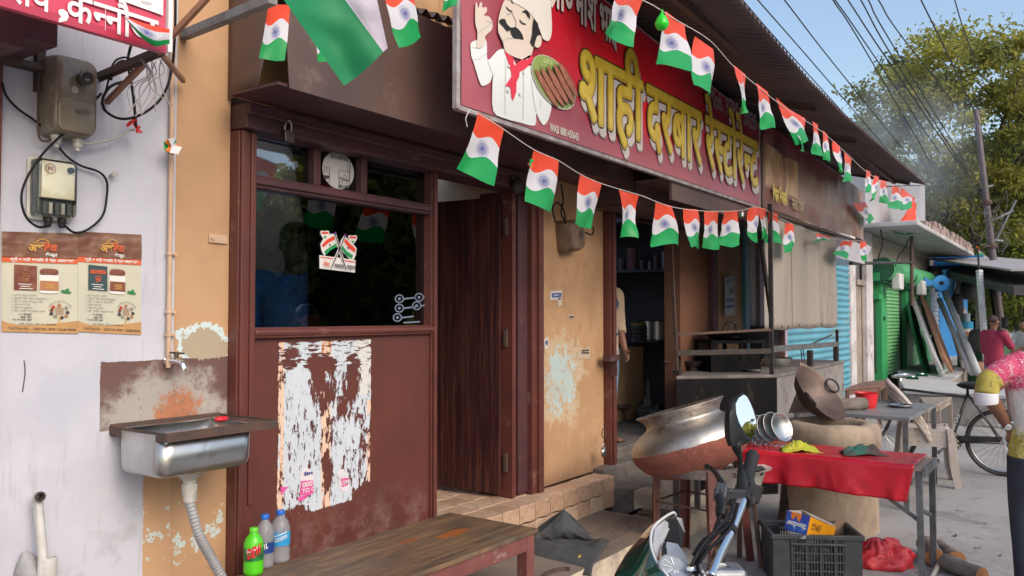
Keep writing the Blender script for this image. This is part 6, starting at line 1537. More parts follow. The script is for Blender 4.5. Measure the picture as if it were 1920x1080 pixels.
def quad_m(tl,tr,br,bl):
 """frame of a flat panel: local x to the right, y up, unit lengths kept separately"""
 x=(tr-tl+br-bl)/2; y=(tl-bl+tr-br)/2
 return frame(bl,x,y-x*(y.dot(x)/x.length_squared)),x.length,y.length
dcr=depth(P0+cx_*.2)
cart=thing('carton','blue and yellow printed carton lying upside down on the crate','carton',far(1515,1005,dcr))
b_tl,b_tr,b_br,b_bl=far(1476,957,dcr+.10),far(1519,968,dcr),far(1512,1003,dcr),far(1471,992,dcr+.10)
y_tl,y_tr,y_br,y_bl=far(1519.5,969,dcr),far(1567,989,dcr+.20),far(1560,1015,dcr+.20),far(1512.5,1003.5,dcr)
k_l,k_r=far(1503,957,dcr+.26),far(1548,972,dcr+.36)
def panel(pts,mat,name):
 m=MB(); m.add(pts,[list(range(len(pts)))]); return m.build(name,mat,cart,solid=.003)
panel([b_tl,b_tr,b_br,b_bl],paint('carton_blue',(.02,.05,.33),(.03,.12,.5),rough=.35,scale=14,bump=0),'blue_panel')
panel([y_tl,y_tr,y_br,y_bl],paint('carton_yellow',(.74,.32,.012),(.66,.27,.01),rough=.35,scale=6,bump=0),'yellow_panel')
panel([k_l,k_r,y_tr,y_tl]if False else[b_tl,k_l,k_l+Vector((0,0,-.10)),b_bl],ink('carton_inside',(.42,.40,.40)),'far_panel'); panel([far(1503,956,dcr+.09),far(1520,967,dcr+.004),far(1567,988,dcr+.204),far(1558,981,dcr+.25)],ink('carton_inside',(.42,.40,.40)),'flap')
panel([far(1474,994,dcr+.10),far(1511,1004,dcr),far(1509,1011,dcr-.02),far(1494,1010,dcr+.02)],ink('carton_grey',(.30,.29,.31)),'flap')
m=MB(); fm,wx,wy=quad_m(b_tl,b_tr,b_br,b_bl); nrm=(fm.col[2].xyz if fm.col[2].xyz.dot(EYE-b_tl)>0 else-fm.col[2].xyz)
def tmark(pts,mi,l=.004):
 m.add([fm@Vector((x*wx,y*wy,0))+nrm*l for x,y in pts],[list(range(len(pts)))],mi)
tmark([(.25,1),(.72,1),(.66,.62),(.55,.60),(.47,.86),(.36,.62),(.26,.68)],1); tmark([(.30,.4),(.38,.62),(.5,.2),(.42,.05)],3,.0045); tmark([(.7,.3),(.8,.5),(.9,.25),(.78,.1)],3,.0045)
um=fm.copy(); um.translation=fm@Vector((wx*.95,wy*.52,0))+nrm*.007; um=um@Matrix.Rotation(math.pi,4,'Z'); lettering(m,['Stocker'],um,width=wx*.86,height=.042,bold=.04,mi=0)
fm2,wx2,wy2=quad_m(y_tl,y_tr,y_br,y_bl); n2_=(fm2.col[2].xyz if fm2.col[2].xyz.dot(EYE-y_tl)>0 else-fm2.col[2].xyz)
um=fm2.copy(); um.translation=fm2@Vector((wx2*.40,wy2*.80,0))+n2_*.007; um=um@Matrix.Rotation(math.pi,4,'Z'); lettering(m,['5KG'],um,width=wx2*.34,height=.055,bold=.0,mi=2)
P=[fm2@Vector((wx2*.82+.013*math.cos(a_),wy2*.28+.013*math.sin(a_),0))+n2_*.005 for a_ in np.linspace(0,6.28,17)[:-1]]; m.add(P,[list(range(16))],4)
m.build('print',[ink('carton_white',(.68,.68,.70)),ink('carton_orange',(.75,.20,.02)),ink('carton_black',(.05,.04,.04)),ink('carton_sky',(.10,.25,.62)),ink('carton_badge',(.05,.20,.50))],cart)
m=MB(); m.add([far(1561,1000,dcr+.28),far(1556,985,dcr+.28),far(1583,969,dcr+.3),far(1589,1007,dcr+.28),far(1563,1012,dcr+.28)],[(0,1,2,3,4)]); tag(m.build('cardboard',paint('cardboard',(.25,.16,.10),(.20,.125,.08),rough=.85,scale=5,bump=.2),None,solid=.004,origin=far(1575,1000,dcr+.28)),'bent brown cardboard flap sticking up from the crate','cardboard')
m=MB(); c=CM@Vector((CL/2,CD/2,.1))
for k in range(30):q=CM@Vector((random.uniform(.06,CL-.06),random.uniform(.05,CD-.05),random.uniform(.03,.2))); m.blob(q,(.05,.035,.03),7,5,.5,k)
o=tag(m.build('rubbish',paint('crate_rubbish',(.06,.14,.12),(.13,.09,.075),rough=.6,scale=9),None,origin=c),'dark green rubbish filling the plastic crate','rubbish',kind='stuff')
bgc=onZ(1668,1068,0)+vdir*.10; m=MB()
def bag(u,v):
 th=2*math.pi*u; ph=v*math.pi*.56; rr_=math.sin(ph+.12); d=Vector((math.cos(th)*rr_,math.sin(th)*rr_,math.cos(ph)))
 q=1+.22*mnoise.noise(d*2.2+Vector((5,1,2)))+.10*abs(mnoise.noise(d*5.5))+.05*math.sin(th*11+5*mnoise.noise(d*2))
 p=RT*d.x*.19+vdir*d.y*.14+Vector((0,0,max(0,d.z)*.145)); return bgc+p*q
m.sheet(bag,60,26); s=Shader('red_plastic_bag',.28); s.set('Base Color',s.mix(s.noise(4,4,.6),(.72,.06,.075),(.55,.02,.035))); s.b.inputs['Subsurface Weight'].default_value=.25; s.b.inputs['Subsurface Radius'].default_value=(.05,.01,.01); s.bump(s.noise(11,5,.7,dist=1.2),.7,.02)
tag(m.build('plastic_bag',s.m,None,smooth=True,origin=bgc),'crumpled red plastic bag on the ground beside the crate','bag')
BARK=paint('grey_bark',(.13,.10,.085),(.22,.19,.17),rough=.9,scale=9,stretch=(1,1,1),bump=1.0,bscale=25); CUT=paint('sawn_wood',(.36,.16,.065),(.27,.11,.05),rough=.8,scale=14,bump=.3)
def log(a,b,r,label,seed=0):
 a,b=Vector(a),Vector(b); t=thing('log',label,'log',(a.x,a.y,0)); d=(b-a); m=MB(); P=[a.lerp(b,i/8)for i in range(9)]; m.tube(P,r,16,cap=False)
 for i,p in enumerate(m.v):
  ax_=a+d.normalized()*((p-a).dot(d.normalized())); m.v[i]=ax_+(p-ax_)*(1+.22*mnoise.noise(p*9+Vector((seed,0,0))))
 ends=([p.copy()for p in m.v[:16]],[p.copy()for p in m.v[-16:]]); m.build('bark',BARK,t,smooth=True)
 m=MB()
 for e,c in zip(ends,(a-d.normalized()*.006,b+d.normalized()*.006)):m.add([c]+e,[(0,i+1,(i+1)%16+1)for i in range(16)])
 m.build('cut_end',CUT,t); return t
q1,q2=onZ(1762,1052,.06),onZ(1795,1062,.05)
g0=onZ(1800,1070,0); log(g0+Vector((.02,.02,.055)),g0+Vector((.30,.16,.055)),.052,'short sawn log with a red brown cut end beside the table leg',1)
g0=onZ(1842,1095,0); log(g0+Vector((0,0,.05)),g0+Vector((.16,.22,.055)),.05,'grey barked log at the bottom edge right of the table leg',5)
g0=onZ(1752,1068,0); log(g0+Vector((.05,0,.06)),g0+Vector((.36,.10,.06)),.06,'dark thick log lying behind the table leg',8)
m=MB(); a,b=onZ(1742,1092,.012),onZ(1766,1047,.04); m.tube([a,b],.014,10); tag(m.build('wooden_pole',flat('pale_pole',(.5,.45,.38),.6),None,origin=a),'pale round stick leaning on the logs by the table leg','stick')

# ================================================================== tandoor, karahi, second table
TCx,TCy,TRd=6.60,1.60,.335
td_z=far(1612,800,6.0).z
def tandoor_mat():
 s=Shader('tandoor_clay',.9); p=s.world(); x,y,z=s.xyz(p); n=s.noise(4,6,.65,vec=p); n2=s.noise(18,5,.65,vec=p); n3=s.noise(5,5,.6,vec=p,stretch=(1,1,.3))
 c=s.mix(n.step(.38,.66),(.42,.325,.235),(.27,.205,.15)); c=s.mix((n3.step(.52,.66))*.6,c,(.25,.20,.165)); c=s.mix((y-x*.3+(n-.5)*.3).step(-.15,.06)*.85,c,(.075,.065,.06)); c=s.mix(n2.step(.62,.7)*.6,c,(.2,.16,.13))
 s.set('Base Color',c).bump(n*.6+n2*.4,.7,.015); return s.m
td=thing('tandoor','round clay tandoor oven with a dark open mouth behind the red table','oven',(TCx,TCy,0))
tzz=.80
m=MB(); m.lathe([(TRd,0),(TRd*1.0,.2),(TRd*1.02,tzz-.17),(TRd*1.05,tzz-.16),(TRd*1.04,tzz-.05),(TRd*.97,tzz-.012),(TRd*.8,tzz),(TRd*.68,tzz-.01),(TRd*.62,tzz-.05),(TRd*.7,.2),(.01,.15)],44,Matrix.Translation((TCx,TCy,0)))
for i,p in enumerate(m.v):m.v[i]=p+Vector((p.x-TCx,p.y-TCy,0))*.06*mnoise.noise(p*4)+Vector((0,0,.012*mnoise.noise(p*5)))
m.build('clay_body',tandoor_mat(),td,smooth=True)
st_c=far(1515,800,6.35)
m=MB(); m.lathe([(.20,0),(.17,.3),(.15,.55),(.16,.68),(.10,.72),(.001,.71)],14,Matrix.Translation((st_c.x+.05,st_c.y+.05,0)))
for i,p in enumerate(m.v):m.v[i]=p+Vector((p.x-st_c.x,p.y-st_c.y,0))*.35*mnoise.noise(p*6)
tag(m.build('burnt_stump',paint('burnt_wood',(.025,.02,.02),(.12,.075,.05),rough=.9,scale=6,stretch=(2,2,.6),bump=1,bscale=22),None,smooth=True,origin=(st_c.x,st_c.y,0)),'charred black stump standing between the tandoor and the cooking counter','stump')
kd=6.45; kc_=far(1538,737,kd)
kn=(-FW*.56+(RT*.66+UP*.75)*.9).normalized(); kx=(RT*.72-UP*.70); kx=(kx-kn*kx.dot(kn)).normalized(); KM=frame(kc_,kx,kn.cross(kx))
kr2=thing('karahi','wide rusty karahi with two ring handles leaning on the tandoor','pan',kc_); KR=.252
m=MB(); m.lathe([(.001,-.150),(KR*.4,-.135),(KR*.75,-.085),(KR,0),(KR*1.03,.004),(KR*.985,-.004),(KR*.74,-.078),(KR*.4,-.126),(.001,-.140)],40,KM)
m.build('bowl',paint('seasoned_iron',(.16,.105,.085),(.09,.065,.058),rough=.5,metal=.35,scale=6,bump=.12),kr2,smooth=True,angle=60)
for s_,a_ in((1,R(68)),(-1,R(-112))):
 cdir=KM.to_3x3()@Vector((math.cos(a_),math.sin(a_),0)); c=kc_+cdir*(KR*.92); tdir=kn.cross(cdir); m=MB(); m.tube([c+tdir*.058*math.cos(b)+(kn*.35+cdir*.6).normalized()*(.035+.045*math.sin(b))for b in np.linspace(0,6.283,21)],.0075,8); m.build('ring_handle',IRON,kr2,smooth=True)
m=MB(); m.add([far(1500,678,6.75),far(1524,692,6.75),far(1572,735,6.72),far(1560,770,6.7),far(1478,775,6.7),far(1496,730,6.74)],[list(range(6))]); tag(m.build('leaning_board',paint('tan_board',(.34,.25,.19),(.27,.2,.155),rough=.85,scale=4,bump=.2),None,solid=.012,origin=far(1530,730,6.7)),'tan board leaning on the cooking counter behind the karahi','board')
# grey metal table beyond
GZ=.76
FR_,RR_=onZ(1705,783,GZ),onZ(1757,757,GZ); gx=(RR_-FR_); gl=Vector((-gx.y,gx.x,0)).normalized(); gl=gl if gl.y>0 else-gl; FLg,RLg=FR_+gl*.95,RR_+gl*.95
gt=thing('metal_table','grey sheet metal table with square legs behind the tandoor','table',(FR_.x,FR_.y,0))
m=MB(); poly_prism(m,[FR_,RR_,RLg,FLg],GZ-.03,GZ); m.build('tabletop',paint('grey_table_sheet',(.27,.275,.285),(.21,.21,.22),rough=.45,metal=.3,scale=3,dirt=(.16,.14,.13),dirt_amt=.2),gt,bevel=.004)
for p in(FR_+gl*.03,RR_+gl*.03,FLg-gl*.03,RLg-gl*.03):m=MB(); m.bar((p.x,p.y,0),(p.x,p.y,GZ-.03),.04); m.build('leg',GREYSTEEL,gt)
for a,b in((FR_,RR_),(FR_,FLg)):m=MB(); m.bar((a.x,a.y,.22),(b.x,b.y,.22),.03); m.build('stretcher',GREYSTEEL,gt)
plate(onZ(1689,763,GZ+.002),.115,'flat steel plate lying on the grey metal table',(0,0,1))
q=onZ(1625,765,GZ); t=thing('bucket','small bright red plastic bucket standing on the grey metal table','bucket',q); hh=above(q,736).z-GZ; m=MB(); m.lathe([(.001,0),(.07,0),(.078,.01),(.095,hh-.01),(.104,hh),(.098,hh-.003),(.085,.03),(.001,.02)],24,Matrix.Translation(q)); m.build('body',flat('bright_red_bucket',(.68,.02,.03),.35),t,smooth=True,angle=50)
q=onZ(1594,770,GZ); log(q+Vector((-.05,.10,.055)),q+Vector((.16,-.09,.055)),.055,'thick piece of firewood lying on the grey table beside the red bucket',12)
# small wooden bench beyond
WOODB=paint('reddish_bench_wood',(.22,.11,.08),(.16,.085,.065),rough=.55,scale=4,stretch=(1,6,1),bump=.15); PALEW=paint('weathered_wood',(.33,.27,.22),(.24,.195,.165),rough=.8,scale=4,stretch=(1,6,1),bump=.3)
def stool_(tl,tr,br,bl,z,name,label,cat,mat,splay=.04):
 c=[onZ(x,y,z)for x,y in(tl,tr,br,bl)]; t=thing(name,label,cat,(c[0].x,c[0].y,0)); m=MB(); poly_prism(m,c,z-.035,z); m.build('top',mat,t,bevel=.004); mid=sum(c,Vector())/4
 for p in c:q=p.lerp(mid,.10); o=q+(q-mid).normalized()*splay; m=MB(); m.bar((o.x,o.y,0),(q.x,q.y,z-.035),.05); m.build('leg',mat,t)
 for i in range(4):a,b=c[i].lerp(mid,.10),c[(i+1)%4].lerp(mid,.10); m=MB(); m.bar((a.x,a.y,z-.07),(b.x,b.y,z-.07),.022,.06); m.build('apron',mat,t)
stool_((1618,716),(1662,712),(1648,722),(1584,728),.62,'wooden_bench','small reddish wooden bench by the green shop beyond the tandoor','bench',WOODB)
stool_((1725,745),(1784,744),(1760,757),(1735,760),.46,'wooden_stool','weathered wooden stool behind the stacked white chairs','stool',PALEW,.03)

# ================================================================== stacked plastic chairs
CHM=paint('dusty_white_plastic',(.50,.44,.40),(.42,.365,.33),rough=.45,scale=6,bump=.05,dirt=(.30,.22,.17),dirt_amt=.3)
def chair(base,fdir,label):
 f_=Vector(fdir).normalized(); l_=Vector((-f_.y,f_.x,0)); t=thing('plastic_chair',label,'chair',base,'stacked plastic chairs')
 W=lambda x,y,z:Vector(base)+f_*x+l_*y+Vector((0,0,z))
 m=MB(); m.sheet(lambda u,v:W(-.20+.43*v,(u-.5)*(.40+.05*v),.43-.025*math.sin(v*3)-.02*math.sin(u*math.pi)+(-.05*max(0,(v-.88)/.12)**2)),14,14); m.build('seat',CHM,t,smooth=True,solid=.006)
 m=MB()
 for s_ in(-1,1):
  m.tube(spline([W(-.02,.21*s_,.42),W(-.10,.225*s_,.56),W(-.24,.21*s_,.74),W(-.33,.13*s_,.83),W(-.345,0,.855)],6),.025,8)
 for y in(-.14,-.07,0,.07,.14):
  S2=spline([W(-.20,y,.42),W(-.26,y,.58),W(-.335,y*.9,.845-abs(y)*.2)],6)
  for a,b in zip(S2,S2[1:]):m.bar(a,b,.058,.010,up=f_)
 for y in():m.tube(spline([W(-.20,y,.42),W(-.26,y,.58),W(-.335,y*.9,.845-abs(y)*.2)],6),.016,6)
 m.build('backrest',CHM,t,smooth=True)
 for s_ in(-1,1):
  m=MB(); m.tube(spline([W(-.22,.20*s_,.44),W(-.245,.22*s_,.2),W(-.275,.23*s_,0)],6),[.026]*7+[.024]*6,6); m.build('leg',CHM,t)
  m=MB(); pts=[W(.19,.20*s_,.435),W(.205,.215*s_,.2),W(.222,.222*s_,0)]
  for a,b in zip(pts,pts[1:]):m.bar(a,b,.055,.02,up=f_)
  for a,b in zip(pts,pts[1:]):m.bar(a+l_*s_*.02-f_*.02,b+l_*s_*.02-f_*.02,.02,.05,up=f_)
  m.build('leg',CHM,t)
  m=MB(); m.sheet(lambda u,v:W(-.2+.40*u,.21*s_,.43-.056*v-.02*math.sin(u*3.14)*0),6,2); m.build('apron',CHM,t,solid=.006)
 return t
fd=(RT*.93-vdir*.36); fd.z=0
cb0=onZ(1752,925,0); cb0=onZ(1745,905,0)
for k in range(3):chair(cb0+Vector((0,0,.055*k))-fd*.012*k,fd,['bottom white plastic chair of the stack beside the metal table','middle white plastic chair of the stack beside the metal table','top white plastic chair of the stack beside the metal table'][k])
# scraps of litter on the ground
for k,(x,y,c_)in enumerate(((1832,981,(.5,.45,.1)),(1848,981,(.2,.2,.22)),(1785,997,(.55,.55,.57)),(1836,1008,(.6,.6,.62)),(1792,1005,(.06,.05,.05)),(1833,1028,(.07,.06,.06)),(1876,1042,(.08,.07,.06)),(1770,1027,(.12,.16,.28)),(1835,934,(.1,.09,.09)),(1797,957,(.1,.09,.08)),(1882,898,(.1,.09,.08)),(1712,1003,(.3,.2,.05)))):
 p=onZ(x,y,.004); m=MB(); a_=random.uniform(0,3); d=Vector((math.cos(a_),math.sin(a_),0))*random.uniform(.03,.06); e=Vector((-d.y,d.x,0))*.35
 m.sheet(lambda u,v:p+d*(u-.5)+e*(v-.5)+Vector((0,0,.006*math.sin(u*4+k)**2+.004*v)),4,2); tag(m.build('litter',flat('litter_%d'%k,c_,.6),None,origin=p),'small scrap of litter on the concrete near the table','litter','litter on the concrete')
 # ================================================================== motorcycle in the foreground
mc=thing('motorcycle','parked motorcycle with chrome handlebar, black mirror and dark green headlight cowl in the foreground','motorcycle',(far(1345,1075,1.95).x,far(1345,1075,1.95).y,0))
def fp(lst,d0,d1=None):
 n=len(lst); d1=d0 if d1 is None else d1
 return[far(x,y,d0+(d1-d0)*i/max(1,n-1))for i,(x,y)in enumerate(lst)]
HB=spline([far(1330,1085,1.90),far(1341,1056,1.97),far(1349,1036,2.02),far(1371,992,2.14),far(1386,955,2.24),far(1394,932,2.30)],6)
m=MB(); m.tube(HB,.0145,16); hbo=m.build('handlebar',CHROME,mc,smooth=True)
# the other half of the bar, towards the camera and below the picture
c0_=far(1330,1085,1.90); lat=Vector((FW.x,FW.y,0)).normalized()
NB=[c0_+Vector((q[0]*RT.x+q[1]*-lat.x,q[0]*RT.y+q[1]*-lat.y,q[2]))for q in((0,0,0),(.01,.10,.0),(.04,.2,-.02),(.06,.38,-.04))]
m=MB(); m.tube(spline(NB,6),.0145,14); m.build('handlebar',CHROME,mc,smooth=True)
m=MB(); g0,g1=far(1395,925,2.32),far(1412,850,2.50); P=[g0.lerp(g1,i/30)for i in range(31)]
m.tube(P,[.0175+.0022*(i%2)if i<28 else.021-.003*(i-28)for i in range(31)],16); m.build('grip',paint('grip_rubber',(.014,.015,.017),(.03,.03,.033),rough=.6,spec=.3,bump=.1),mc,smooth=True,angle=50)
m=MB(); a=far(1398,912,2.34); m.tube([far(1389,940,2.29),far(1400,905,2.37)],[.028,.026],14); m.cbox(far(1412,925,2.33),(.045,.04,.05),rotm(20,15,30)); m.cbox(far(1404,940,2.31),(.03,.03,.03),rotm(0,30,30)); m.build('switch_housing',BLACKPL,mc,bevel=.004)
m=MB(); m.tube([far(1419,926,2.33),far(1424,938,2.33)],.004,8); m.build('red_switch',flat('switch_red',(.7,.05,.03),.3),mc)
m=MB(); m.bar(far(1345,928,2.24),far(1392,930,2.29),.03,.035); m.tube([far(1368,923,2.25),far(1370,918,2.25)],.008,8); m.cbox(far(1352,920,2.25),(.03,.03,.04),rotm(10,20,20)); m.build('lever_perch',paint('grey_alloy',(.08,.083,.092),(.055,.057,.064),rough=.4,metal=.6),mc,bevel=.004)
m=MB(); L_=spline([far(1356,918,2.26),far(1350,900,2.30),far(1340,884,2.36),far(1327,875,2.43)],6); m.tube(L_,[.010-.004*i/len(L_)for i in range(len(L_))],10); m.blob(far(1326,875,2.44),.0095,12,8); m.build('brake_lever',paint('black_lever',(.012,.012,.014),rough=.3,metal=.3),mc,smooth=True)
m=MB(); m.tube([far(1349,930,2.22),far(1353,955,2.18)],[.012,.014],10); m.tube([far(1353,955,2.18),far(1351,968,2.16)],[.017,.012],10); m.build('cable_boot',BLACKPL,mc,smooth=True,angle=40)
for k,pts in enumerate((((1351,965,2.16),(1338,1000,2.1),(1318,1035,2.05),(1298,1075,2.0)),((1378,935,2.26),(1368,970,2.16),(1340,1005,2.08),(1305,1050,2.02),(1290,1085,1.98)),((1372,938,2.24),(1370,965,2.15),(1345,990,2.06),(1312,1030,2.0),(1296,1062,1.97)),((1384,945,2.24),(1372,985,2.12),(1348,1012,2.06),(1318,1045,2.0),(1302,1090,1.95)),((1366,985,2.12),(1345,1000,2.07),(1320,1012,2.04),(1300,1040,2.0)))):
 m=MB(); m.tube(spline([far(*p)for p in pts],8),.0042 if k else.006,8); m.build('cable',CABLE,mc,smooth=True)
m=MB(); c=far(1366,995,2.13); dirh=(HB[16]-HB[12]).normalized(); m.tube([c-dirh*.012,c+dirh*.012],.021,14); m.build('strap',BLACKPL,mc,bevel=.002)
m=MB()
for k in range(7):m.tube([far(1336+k*3,1054+k*.8+2*math.sin(k*2),1.955),far(1345+k*3,1060+2*math.cos(k*3),1.955)],.0018,5)
m.build('tied_string',STRING,mc)
m=MB(); c=far(1354,1075,1.95); m.cbox(c,(.075,.10,.035),rotm(0,0,35)); m.build('top_clamp',paint('cast_alloy',(.42,.43,.46),(.34,.35,.37),rough=.38,metal=.85),mc,bevel=.012,seg=3)
for px in(1346,1366):m=MB(); q=far(px,1068,1.94); m.lathe([(.001,.006),(.007,.006),(.008,0)],8,Matrix.Translation(q)); m.build('bolt',CHROME,mc)
# mirror
md=2.40
glass=[(1394,740),(1400,744),(1406,755),(1412,770),(1417,788),(1417,802),(1414,814),(1407,823),(1400,817),(1392,805),(1385,791),(1380,775),(1379,757),(1385,746)]
mgc=far(1398,782,md)
mn=(RT*.62-vdir*.75+Vector((0,0,.29))).normalized()  # the glass looks back at the rider
def onM(x,y,off=0.0):
 d=sight(x,y); t_=(mgc-EYE).dot(mn)/d.dot(mn); return EYE+d*t_+mn*off
mi=thing('dummy','x','x')if False else None
m=MB(); G=[onM(*p,.001)for p in glass]; m.add(G,[list(range(len(G)))]); mg=m.build('mirror_glass',flat('mirror_silver',(.80,.82,.82),rough=.01,metal=1),mc)
m=MB(); cen=sum(G,Vector())/len(G); N=len(G)
def ringm(sc_,off):return[cen+(g-cen)*sc_+mn*off for g in G]
hout=[(1394,735),(1401,740),(1409,753),(1415,769),(1421,788),(1421,804),(1417,818),(1408,829),(1388,837),(1376,836),(1371,822),(1370,780),(1372,757),(1381,742)]
O_=[onM(*p,-.004)for p in hout]; oc=sum(O_,Vector())/len(O_)
R_=[G,[g.lerp(o,.3)+mn*.003 for g,o in zip(G,O_)],O_,[oc+(o-oc)*.96-mn*.018 for o in O_],[oc+(o-oc)*.75-mn*.032 for o in O_],[oc+(o-oc)*.35-mn*.040 for o in O_]]
for a in R_:m.v+=a
for i in range(len(R_)-1):
 for k in range(N):m.f.append([i*N+k,i*N+(k+1)%N,(i+1)*N+(k+1)%N,(i+1)*N+k]); m.mi.append(0)
m.f.append([(len(R_)-1)*N+k for k in range(N)]); m.mi.append(0)
m.build('mirror_housing',BLACKPL,mc,smooth=True,angle=60)
m=MB(); m.tube([onM(1388,826,-.012),onM(1387,838,-.012),far(1388,858,2.39),far(1389,885,2.36)],[.019,.013,.008,.0075],12); m.tube([far(1389,882,2.36),far(1391,900,2.34),far(1394,925,2.31),far(1394,934,2.3)],[.010,.015,.020,.022],12); m.build('mirror_stem',BLACKPL,mc,smooth=True)
# headlight cowl: a glossy shell opening towards the rider
rim=[(1267,966,2.26),(1262,961,2.25),(1243,972,2.20),(1226,988,2.15),(1220,1008,2.10),(1222,1030,2.05),(1232,1055,2.0),(1250,1078,1.95),(1275,1110,1.92)]
nose=[(1263,962,2.30),(1252,964,2.30),(1222,985,2.27),(1200,1008,2.22),(1180,1032,2.16),(1164,1058,2.08),(1152,1082,2.0),(1150,1115,1.93),(1180,1160,1.88)]
RS,NS=spline([far(*p)for p in rim],5),spline([far(*p)for p in nose],5)
def cowl(u,v):
 x=u*(len(RS)-1); i=min(int(x),len(RS)-2); f=x-i
 a=RS[i].lerp(RS[i+1],f); b=NS[i].lerp(NS[i+1],f); p=a.lerp(b,v)
 return p+(-lat*.035-Vector((0,0,.0)))*math.sin(v*math.pi)*math.sin(min(1,u*1.3)*math.pi*.5)
s=Shader('dark_green_lacquer',.06,spec=.7); s.set('Base Color',s.mix(s.noise(3,2,.5),(.008,.035,.022),(.012,.05,.03))); s.b.inputs['Coat Weight'].default_value=.6
m=MB(); m.sheet(cowl,60,16); m.build('headlight_cowl',s.m,mc,smooth=True,solid=.004)
m=MB(); m.tube(RS,.0035,8); m.build('cowl_edge',ink('cowl_edge_white',(.55,.57,.58)),mc,smooth=True)
GREYP=paint('silver_grey_plastic',(.40,.41,.44),(.34,.35,.38),rough=.35,scale=5,bump=.05)
def patch(pts,mat,name,sol=.006):m=MB(); P=[far(*p)for p in pts]; m.add(P,[list(range(len(P)))]); return m.build(name,mat,mc,solid=sol)
patch([(1226,990,2.16),(1245,976,2.21),(1257,985,2.24),(1248,1008,2.2),(1240,1020,2.12),(1231,1048,2.05),(1222,1024,2.08)],GREYP,'inner_panel')
patch([(1246,977,2.22),(1266,970,2.27),(1281,999,2.27),(1276,1030,2.2),(1262,1018,2.16),(1243,1012,2.17)],BLACKPL,'inner_panel')
patch([(1262,969,2.275),(1276,972,2.29),(1282,999,2.29),(1272,992,2.275),(1258,981,2.255)],GREYP,'visor_tip',.01)
DASH=paint('dash_grey',(.22,.25,.30),(.28,.31,.35),rough=.25,scale=4,bump=0)
dash=patch([(1248,1022,2.11),(1268,1026,2.13),(1284,1048,2.08),(1296,1082,1.98),(1262,1095,1.94),(1240,1062,2.0)],DASH,'dashboard',.02)
m=MB(); c=far(1263,1068,1.985); dn=(-FW*.5+UP*.75+RT*.25).normalized(); xx=dn.orthogonal(); Mx=frame(c,xx,dn.cross(xx)); m.lathe([(.040,-.02),(.040,.006),(.036,.010),(.034,.006),(.001,.005)],28,Mx); m.build('speedometer',paint('dial_face',(.30,.33,.36),rough=.2,bump=0),mc,smooth=True,angle=30)
m=MB()
for k in range(6):a_=R(40*k); p=Mx@Vector((.008*math.cos(a_),.008*math.sin(a_),.0075)); q=Mx@Vector((.030*math.cos(a_),.030*math.sin(a_),.0075)); m.bar(p,q,.003,.001)
m.build('dial_marks',ink('dial_white',(.7,.72,.72)),mc)
patch([(1242,1022,2.10),(1248,1020,2.11),(1250,1052,2.02),(1246,1060,2.0),(1240,1056,2.0)],BLACKPL,'dash_trim',.012)
m=MB(); m.lathe([(.001,.01),(.011,.009),(.013,0)],14,frame(far(1296,1068,1.97),(1,0,0),(0,1,0))); m.build('key_switch',CHROME,mc)
m=MB(); a=far(1180,1070,2.03); m.bar(a,a+RT*.03+Vector((0,0,.02)),.008,.012); m.build('cowl_badge',ink('badge_tan',(.45,.36,.28)),mc)
# body below the picture's edge, so that the machine stands on its wheels
fwd=-Vector((RT.x,RT.y,0)); hc=far(1345,1090,1.95)
def wheel(c,r,name):
 x=fwd; y=Vector((0,0,1)); M_=frame(c,x,y); m=MB()
 m.lathe([(r-.055,-.03),(r-.02,-.045),(r,-.02),(r,.02),(r-.02,.045),(r-.055,.03),(r-.055,-.03)],36,M_); wo=m.build('wheel',paint('tyre_rubber',(.02,.02,.022),(.035,.034,.034),rough=.8,bump=.2),mc,smooth=True)
 m=MB(); m.lathe([(r-.08,-.02),(r-.055,-.025),(r-.055,.025),(r-.08,.02),(r-.08,-.02)],36,M_)
 for k in range(6):a_=R(60*k); m.bar(M_@Vector((.03*math.cos(a_),.03*math.sin(a_),0)),M_@Vector(((r-.07)*math.cos(a_),(r-.07)*math.sin(a_),0)),.03,.02)
 m.tube([M_@Vector((0,0,-.05)),M_@Vector((0,0,.05))],.04,14); m.build('rim',GREYSTEEL,wo)
fwc=Vector((hc.x,hc.y,0))+fwd*.34+Vector((0,0,.30)); rwc=fwc-fwd*1.26
wheel(fwc,.30,'f'); wheel(rwc,.30,'r')
m=MB()
for s_ in(-1,1):m.tube([fwc+lat*.085*s_,Vector((hc.x,hc.y,hc.z-.06))+lat*.085*s_],.020,10)
m.build('fork',CHROME,mc,smooth=True)
m=MB(); m.blob(Vector((hc.x,hc.y,.72))-fwd*.38,(.26,.26,.13),18,12,mat=Matrix.Identity(4)); m.build('fuel_tank',s.m,mc,smooth=True)
m=MB(); a=Vector((hc.x,hc.y,.72)); m.bar(a-fwd*.6,a-fwd*1.2,.24,.09); m.build('seat',BLACKPL,mc,bevel=.03)
m=MB(); m.bar(Vector((hc.x,hc.y,.35))-fwd*.35,Vector((hc.x,hc.y,.35))-fwd*.75,.22,.28); m.bar(a-Vector((0,0,.1)),rwc,.05); m.bar(Vector((hc.x,hc.y,hc.z-.1)),Vector((hc.x,hc.y,.35))-fwd*.4,.05); m.build('engine',GREYSTEEL,mc,bevel=.02)

